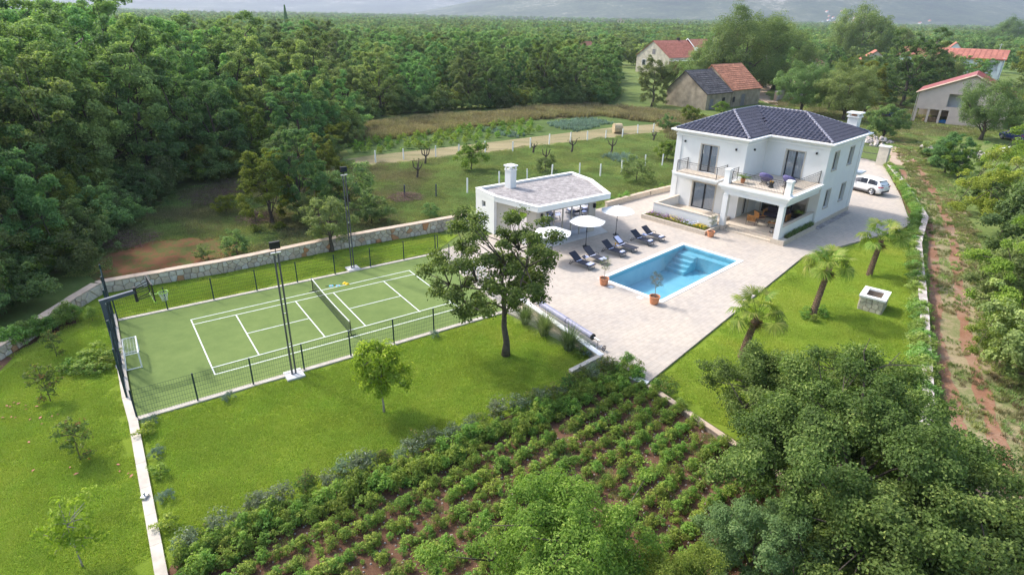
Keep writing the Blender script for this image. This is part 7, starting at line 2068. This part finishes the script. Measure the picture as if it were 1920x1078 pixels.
for i, (x, y, h) in enumerate(((1175, 690, 1.0), (1195, 700, .7), (1230, 735, .8), (1255, 745, .9), (1275, 770, .7), (1240, 728, .7))):
    plant('border_shrub', T_['laurelred' if i % 2 else 'hedgebit'], at(x, y), h, 'shrub at the near corner of the patio beside the white coped wall stub', 'shrub', 'shrubs at the near patio corner')

# shrubs and trees between wall and woodland, (px, py of foot, kind, height, label)
named = [
 (622, 472, 'round', 4.0, 'rounded grey green evergreen with a dark trunk just behind the stone wall', 'tree'),
 (510, 418, 'woodD', 6.2, 'broad yellow green tree at the left of the clump behind the court', 'tree'),
 (565, 405, 'woodB', 7.2, 'dark tree at the heart of the clump behind the court', 'tree'),
 (612, 372, 'woodD', 6.2, 'yellow tipped tree at the right of the clump behind the court', 'tree'),
 (548, 352, 'woodE', 6.4, 'tall grey green tree at the back of the clump', 'tree'),
 (655, 385, 'shrubC', 3.6, 'dark shrubby tree right of the far floodlight mast', 'tree'),
 (585, 425, 'shrubA', 2.4, 'dark low bush at the foot of the clump behind the court', 'shrub'),
 (445, 478, 'shrubA', 1.7, 'dark spiky bush behind the stone wall near the tall mast', 'shrub'),
 (382, 486, 'shrubA', .9, 'small dark bush on the bare soil behind the stone wall', 'shrub'),
 (425, 400, 'shrubB', 1.8, 'small yellow green bush in the clearing', 'shrub'),
 (697, 420, 'shrubA', 2.4, 'slim dark sapling behind the wall left of the oak crown', 'shrub'),
 (712, 416, 'shrubC', 1.6, 'small grey sapling beside the slim dark one', 'shrub'),
 (808, 408, 'shrubC', 1.3, 'round bush at the stone wall just left of the pool house', 'shrub'),
 (884, 318, 'shrubB', 3.2, 'slender yellow green sapling in the orchard', 'tree'),
 (1022, 322, 'shrubC', 1.8, 'leafy bush behind the pool house roof', 'shrub'),
 (1193, 342, 'shrubC', 2.6, 'pale grey green bush by the posts behind the patio wall', 'shrub'),
 (1250, 300, 'shrubB', 2.6, 'yellow green bush beside the villa left corner', 'shrub'),
 (1295, 232, 'shrubB', 3.0, 'light green bush in front of the grey barn', 'shrub'),
 (1352, 215, 'shrubB', 2.6, 'light green bush before the orange roofed barn', 'shrub'),
 (1250, 246, 'shrubA', 2.2, 'small fruit tree at the end of the mown strip', 'tree'),
 (1398, 192, 'shrubA', 2.8, 'dark bush against the orange roofed barn wall', 'shrub'),
 (1385, 176, 'mulberry', 17.5, 'tallest spreading mulberry behind the orange roofed barn', 'tree'),
 (1320, 172, 'mulberry', 10.5, 'lower mulberry in front of the tallest one', 'tree'),
 (1450, 168, 'mulberry', 15.5, 'mulberry joined to the right of the tallest one', 'tree'),
 (1222, 200, 'woodE', 9.5, 'bushy grey green tree before the plaster house', 'tree'),
 (1605, 130, 'mulberry', 20, 'second tall mulberry right of the village road', 'tree'),
 (1660, 125, 'mulberry', 15, 'dark mulberry right of the second tall one', 'tree'),
 (1545, 168, 'woodC', 9, 'sprawling tree above the villa roof chimney', 'tree'),
 (1500, 214, 'walnut', 9.0, 'grey leaved walnut with a visible trunk just behind the villa roof', 'tree'),
 (1580, 226, 'walnut', 9.2, 'broad walnut with a thick trunk behind the villa chimney', 'tree'),
 (1620, 215, 'woodD', 10, 'bright green tree right of the walnut', 'tree'),
 (1690, 200, 'woodC', 13.5, 'dark tree left of the pink house', 'tree'),
 (1735, 190, 'woodB', 12, 'dark tree behind the roof of the pink house', 'tree'),
 (1655, 262, 'bushnear2', 5.2, 'dark leafy bush above the gate', 'shrub'),
 (1838, 262, 'walnut', 8.6, 'tree in front of the pink house hiding its right half', 'tree'),
 (1925, 240, 'woodD', 8.5, 'yellow green tree at the right photo edge beyond the pink house', 'tree'),
 (1770, 325, 'bushnear2', 4.8, 'big dark bush left of the track bend', 'shrub'),
 (1795, 335, 'bushnear', 3.6, 'brighter bush joined to the big dark one', 'shrub'),
 (1745, 312, 'bushnear2', 3.2, 'low dark bush beside the drive hedge corner', 'shrub'),
 (1880, 95, 'mulberry', 19, 'wide mulberry on the plain at the far right', 'tree'),
 (1790, 165, 'woodB', 8, 'tree before the mint house wall', 'tree'),
 (1830, 175, 'woodA', 7.5, 'low tree left of the mint house balcony', 'tree'),
 (1876, 448, 'bushnear', 6.7, 'large shrub overhanging the right verge, upper one', 'shrub'),
 (1919, 508, 'bushnear2', 7.4, 'dark shrub at the right edge below the upper one', 'shrub'),
 (1879, 598, 'bushnear2', 5.0, 'dark shrub with white blossom right of the track', 'shrub'),
 (1919, 648, 'bushnear', 6.0, 'bright leafy bush at the right photo edge, middle', 'shrub'),
 (1884, 698, 'bushnear', 3.6, 'light green sprouting bush beside the ruts at the right', 'shrub'),
 (1949, 738, 'bushnear2', 5.4, 'dark bush cut off by the right photo edge', 'shrub'),
 (1844, 403, 'bushnear2', 4.3, 'dark shrub hanging over the track from the right', 'shrub'),
 (1919, 388, 'bushnear', 7.2, 'tall shrub at the right edge above the track', 'shrub'),
]
for px, py, k, h, l, c in named:
    plant('tree' if False else {'mulberry': 'mulberry_tree', 'walnut': 'walnut_tree', 'round': 'evergreen_tree'}.get(k, 'leafy_tree' if c == 'tree' else 'leafy_shrub'), T_[k], at(px, py), h, l, c)
vp = list(fill([(30, 142), (66, 150), (75, 178), (36, 172)], 8.5, .4, seed=71)) + list(fill([(62, 118), (70, 128), (100, 150), (140, 190), (110, 210), (80, 165), (60, 140)], 9, .4, seed=72)) + list(fill([(95, 105), (125, 120), (170, 190), (150, 190), (100, 130)], 10, .4, seed=73)) + list(fill([(50, 215), (120, 225), (120, 250), (50, 250)], 9, .4, seed=74))
for p in vp:
    if (p[0] - 75) ** 2 + (p[1] - 118) ** 2 < 120 or abs(p[0] / p[1] - .60) < .035 and p[1] < 112: continue
    plant('garden_tree', T_[rnd.choice(['woodA', 'walnut', 'woodE', 'woodD', 'mulberry'])], (p[0], p[1], -.03), rnd.uniform(4.5, 8.5), 'one of the leafy trees growing between the houses of the village', 'tree', 'trees between the village houses')
# the tall woodland trees on the left, in two loose ranks
left = [(-31.0, 30, 'woodC', 8), (-31.5, 35.5, 'woodB', 9), (-32, 39, 'woodA', 11), (-35.5, 28, 'woodD', 9), (-36, 35, 'woodC', 12), (-33, 44.5, 'woodC', 12.5), (-38, 41, 'woodA', 14), (-33.5, 51, 'woodB', 13.5), (-40, 49, 'woodC', 15), (-31, 57.5, 'woodA', 15.5), (-37, 58, 'woodC', 14), (-27.2, 63.5, 'woodC', 11), (-32.5, 66, 'woodA', 13), (-25, 71, 'woodB', 10), (-45, 56, 'woodA', 15.5),
        (-44, 66, 'woodC', 15), (-38, 72, 'woodB', 15), (-30, 76, 'woodC', 12), (-51, 63, 'woodB', 16), (-42, 30, 'woodA', 11), (-45, 38, 'woodC', 13), (-52, 48, 'woodA', 14), (-48, 76, 'woodA', 16.5), (-56, 84, 'woodC', 18), (-38, 84, 'woodC', 15), (-62, 72, 'woodA', 17), (-30, 88, 'woodA', 13), (-30.5, 47.5, 'woodD', 7), (-29, 43, 'woodD', 6), (-24.8, 67, 'woodD', 7.5)]
left = [(x - 4.0, y, k, h * .9) if 37 < y < 69 and x > -35 else (x, y, k, h) for x, y, k, h in left]
for x, y, k, h in left:
    plant('woodland_tree', T_[k], (x, y, 0), h * rnd.uniform(.93, 1.05), 'tall dense tree of the dark wood behind the left part of the stone wall', 'tree', 'trees of the wood left of the clearing', wide=1.0)
# the wood beyond the fields: rows of individual trees, then the mass
EDGE = [(-22, 78), (-24, 88), (-30, 97), (-24, 104), (-17, 110), (-8, 116), (3, 121), (12, 124), (18, 127), (20, 136), (23, 160), (28, 190), (31, 205), (24, 214)]
WOOD = EDGE + [(20, 300), (-160, 300), (-200, 180), (-60, 60), (-48, 70), (-40, 78), (-30, 80)]
pts = fill(WOOD, 7.3, .34, seed=4)
fx = lambda p: abs(math.atan2(p[0], p[1])) < R(43)
pts = [p for p in pts if fx(p)]
pts.sort(key=lambda p: p[0] ** 2 + p[1] ** 2)
far_pts = pts[255:]
for i, p in enumerate(pts[:255]):
    d = math.hypot(p[0], p[1]); k = rnd.choices(['woodA', 'woodB', 'woodC', 'woodD', 'woodE'], [4, 4, 4, 1.6, 1.5])[0]; h = rnd.uniform(8, 11.5) * (1.15 if p[0] < -40 else 1)
    plant('woodland_tree', T_[k], (p[0], p[1], -.03), h, 'one of the close growing trees of the wood beyond the mown field', 'tree', 'trees of the wood beyond the field')
Vv = [T_[k][1] for k in ('farA', 'farB', 'farC', 'farA')]
fp = np.array([[p[0], p[1], -.1] for p in far_pts])
P2 = fill([(-330, 300), (330, 300), (620, 760), (-620, 760)], 8.5, .45, seed=5)
P2b = fill([(35, 215), (140, 215), (200, 300), (20, 300)], 9, .45, seed=8)
P3 = fill([(-620, 760), (620, 760), (1500, 2150), (-1500, 2150)], 17, .5, seed=6)
g = np.random.default_rng(8); P3 = P3[g.random(len(P3)) < .75]
Pr = fill([(130, 225), (260, 300), (330, 300), (330, 240), (240, 190)], 11, .45, seed=9)
allp = np.concatenate([fp, P2, P2b, P3, Pr]); allp = allp[np.abs(np.arctan2(allp[:, 0], allp[:, 1])) < R(44)]
# open meadows on the valley floor
n1 = np.sin(allp[:, 0] * .006 + 1) + np.sin(allp[:, 1] * .005 + allp[:, 0] * .003) + .5 * np.sin(allp[:, 0] * .021); dd = np.hypot(allp[:, 0], allp[:, 1])
keep = ~((dd > 900) & (n1 > .75)); allp = allp[keep]; dd = dd[keep]
allp[:, 2] = -.1
scl = g.uniform(.7, 1.2, len(allp)) * np.clip(.95 + (dd - 300) / 2500, .95, 1.7)
scl[dd > 750] *= .8
scatter('far_woodland', allp, Vv, 'far wood and scrub covering the valley floor up to the hills', 'woodland', scl=scl)
con = MB(); con.bar((0, 0, 0), (0, 0, 3), .25, 6); cn_ = empty('conifer', Vector((-105, 300, 0)), 0, 'lone dark conifer spire on the wood skyline at the upper left', 'tree'); con.build('trunk', M['bark'], cn_)
con = MB()
for k in range(9): z = 2 + k * 1.7; con.lathe([(2.8 * (1 - k / 10), z), (.3, z + 2.6)], 9)
con.build('crown', L['oak_mid'], cn_)
# village on the hill foot
for i in range(26):
    a = R(rnd.uniform(23.5, 28.5)) if i < 20 else R(rnd.uniform(31, 35)); dst = rnd.uniform(2450, 2750); x, y = dst * math.sin(a) , dst * math.cos(a); z = hill_z(x, y) - 1
    h = gable('village_house', Vector((x, y, z)), Vector((x + rnd.uniform(6, 10), y + rnd.uniform(-5, 5), z)), rnd.uniform(7, 10), 4.5, 7.5, M['white_paint'] if i % 3 else M['pale_plaster'], M['red_tile'], 'tiny pale house of the distant village at the foot of the mountain', 'house', tiles=False); h['group'] = 'houses of the distant village'

# ------------------------------------------------------------------ vegetable rows
VGm0 = blades('plot_weed', 388, 260, 1.0, .28, .02, 'weed', .6)
rowdir = (at(1180, 700) - at(640, 1000)).normalized(); rown = Vector((rowdir.y, -rowdir.x, 0)); o0 = at(480, 962)
cand = []
for j in range(21):
    for i in range(-45, 120):
        p = o0 + rown * (.7 + j * .80) + rowdir * (i * .24) + Vector((rnd.uniform(-.13, .13), rnd.uniform(-.13, .13), 0))
        cand.append((p.x, p.y, j))
cp = np.array(cand); ins = inside(cp, GARDEN) & (edge_dist(cp[:, :2], GARDEN) > .35); cp = cp[ins]
g = np.random.default_rng(2); gap = (np.sin(cp[:, 0] * 1.3 + cp[:, 2] * 2.1) + g.random(len(cp)) * 1.4 > -.35); cp = cp[gap]
vis_ = [c for c in cp if c[1] > 11.5]; vis_.sort(key=lambda c: c[0] ** 2 + c[1] ** 2); 
for c in vis_[:290]:
    plant('vegetable_plant', T_[rnd.choice(['potA', 'potB', 'potC', 'potA'])], (c[0], c[1], 0), rnd.uniform(.24, .46), 'leafy vegetable plant in the rows of the plot', 'vegetable plant', 'vegetable plants in rows', wide=rnd.uniform(.95, 1.2))
rest = vis_[290:]
scatter('vegetable_rows', [(c[0], c[1], 0) for c in rest], [T_['potA'][1], T_['potB'][1], T_['potC'][1]], 'farther rows of leafy vegetables on red soil', 'vegetables', scl=g.uniform(.5, .85, len(rest)))
wp = fill(GARDEN, .55, .5, .3, seed=61); wp = wp[wp[:, 1] > 10.5]
scatter('plot_weeds', wp, [T_['weedbit'][1], VGm0, T_['potC'][1]], 'low weeds between the vegetable rows', 'weeds', scl=g.uniform(.2, .6, len(wp)))
stone_m = MB(); stone_m.prism([(.04, 0), (.01, .035), (-.035, .02), (-.03, -.03), (.02, -.035)], 0, .03, [(.02, 0), (.005, .02), (-.02, .01), (-.015, -.015), (.01, -.02)]); stone_m = stone_m.mesh('pebble'); stone_m.materials.append(M['rubble'])
ps = fill(GARDEN, .33, .5, seed=12); ps = ps[ps[:, 1] > 10]; scatter('plot_stones', ps, [stone_m], 'small pale stones on the red soil of the vegetable plot', 'stones', scl=g.uniform(.4, 1.2, len(ps)))

lp = []
for p_, q_ in zip(GARDEN[8:14], GARDEN[9:15] if len(GARDEN) > 14 else GARDEN[9:] + GARDEN[:1]):
    n = int((q_ - p_).length / .16); nn = Vector(((q_ - p_).y, -(q_ - p_).x, 0)).normalized()
    for k in range(n): c = p_.lerp(q_, (k + .5) / n) + nn * rnd.uniform(.35, 1.5); lp.append((c.x, c.y, 0))
scatter('leafy_strip', lp, [T_['potA'][1], T_['potC'][1]], 'denser leafy band of crops beside the loose border', 'vegetables', scl=g.uniform(.7, 1.2, len(lp)))
# ------------------------------------------------------------------ grass
GB_ = [blades('lawn_patch_%d' % k, 90 + k, 1500, 1.15, .06, .016, 'grass', .7) for k in range(4)]
def lawn(name, poly, label, margin, parent_name=None, step=.62, holes=(), zz=0.0, var=GB_, lo=.75, hi=1.2):
    P = fill(poly, step, .35, margin, holes, seed=len(name), z=zz); scatter(name, P, var, label, 'grass', scl=np.random.default_rng(1).uniform(lo, hi, len(P)))
lawn('front_grass', [p for p in LAWN_FRONT if p.y > 0], 'short bright grass of the front lawn', .55)
lawn('side_grass', [(p.x, max(p.y, 11.5)) for p in LAWN_LEFT], 'short bright grass of the lawn left of the long wall', .5, holes=[([at(-5, 640), at(140, 584), at(150, 604), at(40, 655), at(-5, 700)], .4)])
lawn('back_grass', LAWN_BACK, 'short shaded grass between the court and the stone wall', .55)
lawn('pool_grass', LAWN_RIGHT, 'short bright grass round the palms right of the patio', .55, holes=[([W(61.0, -12.6), W(60.4, -11), at(1700, 480), at(1712, 600), at(1717, 700), at(1760, 700), at(1740, 470)], .1)])
WE = [blades('weed_patch_%d' % k, 190 + k, 1500, 2.2, .11, .022, 'weed', .9) for k in range(3)]
DR = [blades('dry_patch_%d' % k, 290 + k, 700, 1.8, .55, .03, 'drygrass', .5, clump=60) for k in range(3)]
RG = [(-30, 36), (-24.5, 35.8), (-20, 38.9), (-6, 46.6), (-3.8, 52.5), (8, 54.5), (16, 61), (28, 74), (42, 92), (33, 118), (14, 122), (-8, 112), (-22, 102), (-28, 92), (-24, 76), (-30, 64), (-32, 55)]
P = fill(RG, 1.05, .5, .4, seed=31, holes=[(A([(165, 515), (200, 472), (300, 448), (430, 442), (450, 460), (420, 497), (300, 522), (200, 545)]), .1), (A([(590, 262), (640, 238), (800, 222), (1000, 205), (1090, 197), (1275, 212), (1250, 231), (1262, 246), (1130, 260), (960, 281), (800, 300), (680, 312), (640, 300)]), .1)]); P[:, 2] = -.03
RB = [blades('rough_patch_%d' % k, 590 + k, 1200, 2.1, .16, .02, 'rough', .8) for k in range(2)]
wild = (P[:, 0] < -9) & (P[:, 1] < 72) & (np.sin(P[:, 0] * .9 + P[:, 1] * .5) + np.sin(P[:, 1] * .8) > -.5)
scatter('dry_weeds', P[wild], RB + [WE[0]], 'brownish dry weeds over the clearing behind the stone wall', 'weeds', scl=np.random.default_rng(6).uniform(.8, 1.3, int(wild.sum()))); P = P[~wild]
scatter('rough_weeds', P, WE, 'rough weeds and tufts on the open ground behind the stone wall', 'weeds', scl=np.random.default_rng(3).uniform(.8, 1.25, len(P)))
DS = A([(590, 262), (640, 238), (800, 222), (1000, 205), (1090, 197), (1275, 212), (1240, 232), (1130, 218), (1000, 225), (880, 240), (740, 258), (640, 268)])
P = fill(DS, 1.3, .5, .3, seed=32); scatter('dry_tall_grass', P, DR, 'tall straw coloured dry grass along the wood edge', 'dry grass', scl=np.random.default_rng(4).uniform(.8, 1.7, len(P)))
P = fill(A([(1240, 232), (1275, 212), (1330, 228), (1300, 262), (1262, 262)]), 1.3, .5, .2, seed=33); scatter('dry_tall_grass', P, DR, 'dry grass between the barns and the villa roof', 'dry grass', scl=np.random.default_rng(4).uniform(.8, 1.5, len(P)))
VG = A(TRK) + A(TRK2); P = fill([(p.x, max(p.y, 11)) for p in VG], .72, .5, .2, seed=34)
ruts = [A([(1690, 318), (1715, 365), (1745, 440), (1752, 540), (1760, 650), (1790, 760), (1815, 880), (1840, 1000)]), A([(1712, 300), (1750, 360), (1785, 440), (1798, 540), (1815, 640), (1850, 760), (1890, 900), (1915, 1030)])]
for rt in ruts:
    d = np.full(len(P), 1e9)
    for a, c in zip(rt[:-1], rt[1:]):
        a = np.array(a[:2]); c = np.array(c[:2]); t = np.clip(((P[:, :2] - a) @ (c - a)) / ((c - a) @ (c - a)), 0, 1); d = np.minimum(d, np.linalg.norm(P[:, :2] - (a + t[:, None] * (c - a)), axis=1))
    P = P[d > .5]
VGm = [blades('verge_patch_%d' % k, 390 + k, 500, 1.2, .16, .018, 'weed' if k else 'drygrass', .7, clump=30) for k in range(3)]
scatter('verge_grass', P, VGm, 'sparse green and dry grass on the verges of the dirt track', 'grass', scl=np.random.default_rng(5).uniform(.6, 1.4, len(P)))
LK = [blades('leek_row_%d' % k, 490 + k, 260, 1.4, .42, .035, 'blue', .4, clump=14) for k in range(2)]
P = np.concatenate([fill(A([(1020, 232), (1110, 222), (1150, 232), (1075, 248)]), 1.1, .3, .1, seed=41), fill(A([(895, 243), (925, 240), (985, 254), (955, 259)]), 1.1, .3, .1, seed=42), fill(A([(1130, 292), (1180, 288), (1190, 303), (1140, 306)]), 1.1, .3, .1, seed=43)])
scatter('leek_rows', P, LK, 'blue green leek rows in the crop field', 'crop')
CR = fill(A([(640, 268), (740, 258), (880, 240), (1000, 225), (1020, 250), (860, 274), (700, 292), (655, 290)]), 1.5, .3, .3, seed=44)
scatter('crop_rows', CR, [T_['weedbit'][1], T_['potA'][1]], 'green crop rows in the field strip', 'crop', scl=np.random.default_rng(5).uniform(.7, 1.5, len(CR)))
# a bare dead limb showing above the huge oak
dl = MB(); o_ = Vector((12.6, 18.2, 3.6)); dl.tube([o_, o_ + Vector((.1, .4, 1.0)), o_ + Vector((.9, .5, 1.25)), o_ + Vector((1.9, .3, 1.35))], [.05, .04, .028, .012], 5)
dl.tube([o_ + Vector((.1, .4, 1.0)), o_ + Vector((-.05, .6, 1.7)), o_ + Vector((.1, .7, 2.2))], [.03, .02, .008], 4)
dl.tube([o_ + Vector((.9, .5, 1.25)), o_ + Vector((1.4, .8, 1.6))], [.02, .008], 4)
_near = [o for o in bpy.data.objects if o.get('label', '').startswith('huge dark oak')][0]
bpy.context.view_layer.update()
dlo = dl.build('dead_branch', M['bark'], _near); dlo.matrix_parent_inverse = _near.matrix_world.inverted(); dlo['label'] = 'bare dead limb'
# undergrowth at the feet of the woodland
ug = []
for i in range(len(EDGE) - 1):
    a_, c_ = np.array(EDGE[i], float), np.array(EDGE[i + 1], float); n = int(np.linalg.norm(c_ - a_) / .9)
    for k in range(n): ug.append((*(a_ + (c_ - a_) * (k + .5) / n + rng.uniform(-1.6, 1.6, 2)), -.1))
for x, y, k, h in left:
    for q in range(7): ug.append((x + rng.uniform(-3.5, 3.5), y + rng.uniform(-3.5, 3.5), -.1))
for x, y in fill([(-36, 26), (-28.6, 28), (-28.8, 36), (-31.5, 48), (-34, 60), (-44, 60), (-44, 28)], 1.7, .5, seed=51)[:, :2]: ug.append((x, y, -.1))
scatter('undergrowth', ug, [T_['shrubA'][1], T_['shrubC'][1], T_['shrubA'][1], T_['shrubB'][1]], 'dense low undergrowth along the foot of the woodland', 'undergrowth', scl=rng.uniform(.8, 1.9, len(ug)))
P = fill([(36, 98), (52, 90), (70, 95), (140, 120), (160, 185), (110, 170), (66, 150), (46, 118)], 2.0, .5, .3, seed=81); P[:, 2] = -.03
scatter('village_weeds', P, WE + RB, 'rough grass and weeds between the village houses', 'grass', scl=np.random.default_rng(7).uniform(.9, 2.2, len(P)))
# brushwood
def brush(p, rr, label, seed):
    g = random.Random(seed); r = empty('brush_pile', p, 0, label, 'brush pile'); b = MB()
    for i in range(160):
        a = g.uniform(0, 6.28); q = rr * g.random() ** .6; c = Vector((q * math.cos(a), q * math.sin(a), g.uniform(.05, .5) * (1 - q / rr / 1.4))); d = Vector((g.uniform(-1, 1), g.uniform(-1, 1), g.uniform(-.3, .5))) * g.uniform(.3, .8); b.tube([c - d, c + Vector((0, 0, .08)), c + d], [.014, .012, .006], 3)
    b.build('twigs', BR, r)
BR = plain('dry_brush', (.22, .13, .12), .95, var=.3)
brush(at(395, 372), 2.6, 'pile of reddish dry brushwood in the clearing near the dark wood', 1); brush(at(482, 412), 1.7, 'pile of dry brushwood left of the tree clump', 2); brush(at(235, 452), 2.2, 'pile of dry brushwood at the foot of the dark wood', 3); brush(at(430, 350), 3.0, 'long heap of cut branches at the top of the clearing', 4); brush(at(760, 372), 1.6, 'low heap of dry weeds in the orchard corner', 5)
# fallen leaves on the left lawn
fl_ = MB()
for i in range(26):
    p = at(*((rnd.uniform(5, 110), rnd.uniform(755, 800)) if i < 14 else (rnd.uniform(0, 280), rnd.uniform(760, 900)))); a = rnd.uniform(0, 6.28); s = rnd.uniform(.05, .11)
    fl_.add([(p.x + s * math.cos(a), p.y + s * math.sin(a), .07), (p.x - s * .5 * math.sin(a), p.y + s * .5 * math.cos(a), .09), (p.x - s * math.cos(a), p.y - s * math.sin(a), .07), (p.x + s * .5 * math.sin(a), p.y - s * .5 * math.cos(a), .09)], [(0, 1, 2, 3)])
fl_.build('fallen_leaves', plain('brown_leaf', (.45, .19, .13), .8), None, label='brown fallen leaves strewn over the left lawn', cat='leaves', kind='stuff')

# ------------------------------------------------------------------ air
def haze():
    b = MB(); b.box(-7000, 7000, -60, 8200, -2, 365)
    m = bpy.data.materials.new('haze'); m.use_nodes = True; nt = m.node_tree
    for n in list(nt.nodes): nt.nodes.remove(n)
    out = nt.nodes.new('ShaderNodeOutputMaterial'); v = nt.nodes.new('ShaderNodeVolumePrincipled')
    v.inputs['Density'].default_value = HAZE; v.inputs['Color'].default_value = (.72, .79, 1, 1); v.inputs['Anisotropy'].default_value = .25
    nt.links.new(v.outputs[0], out.inputs['Volume']); b.build('haze', m, None, kind='stuff')
HAZE = .00015
haze()
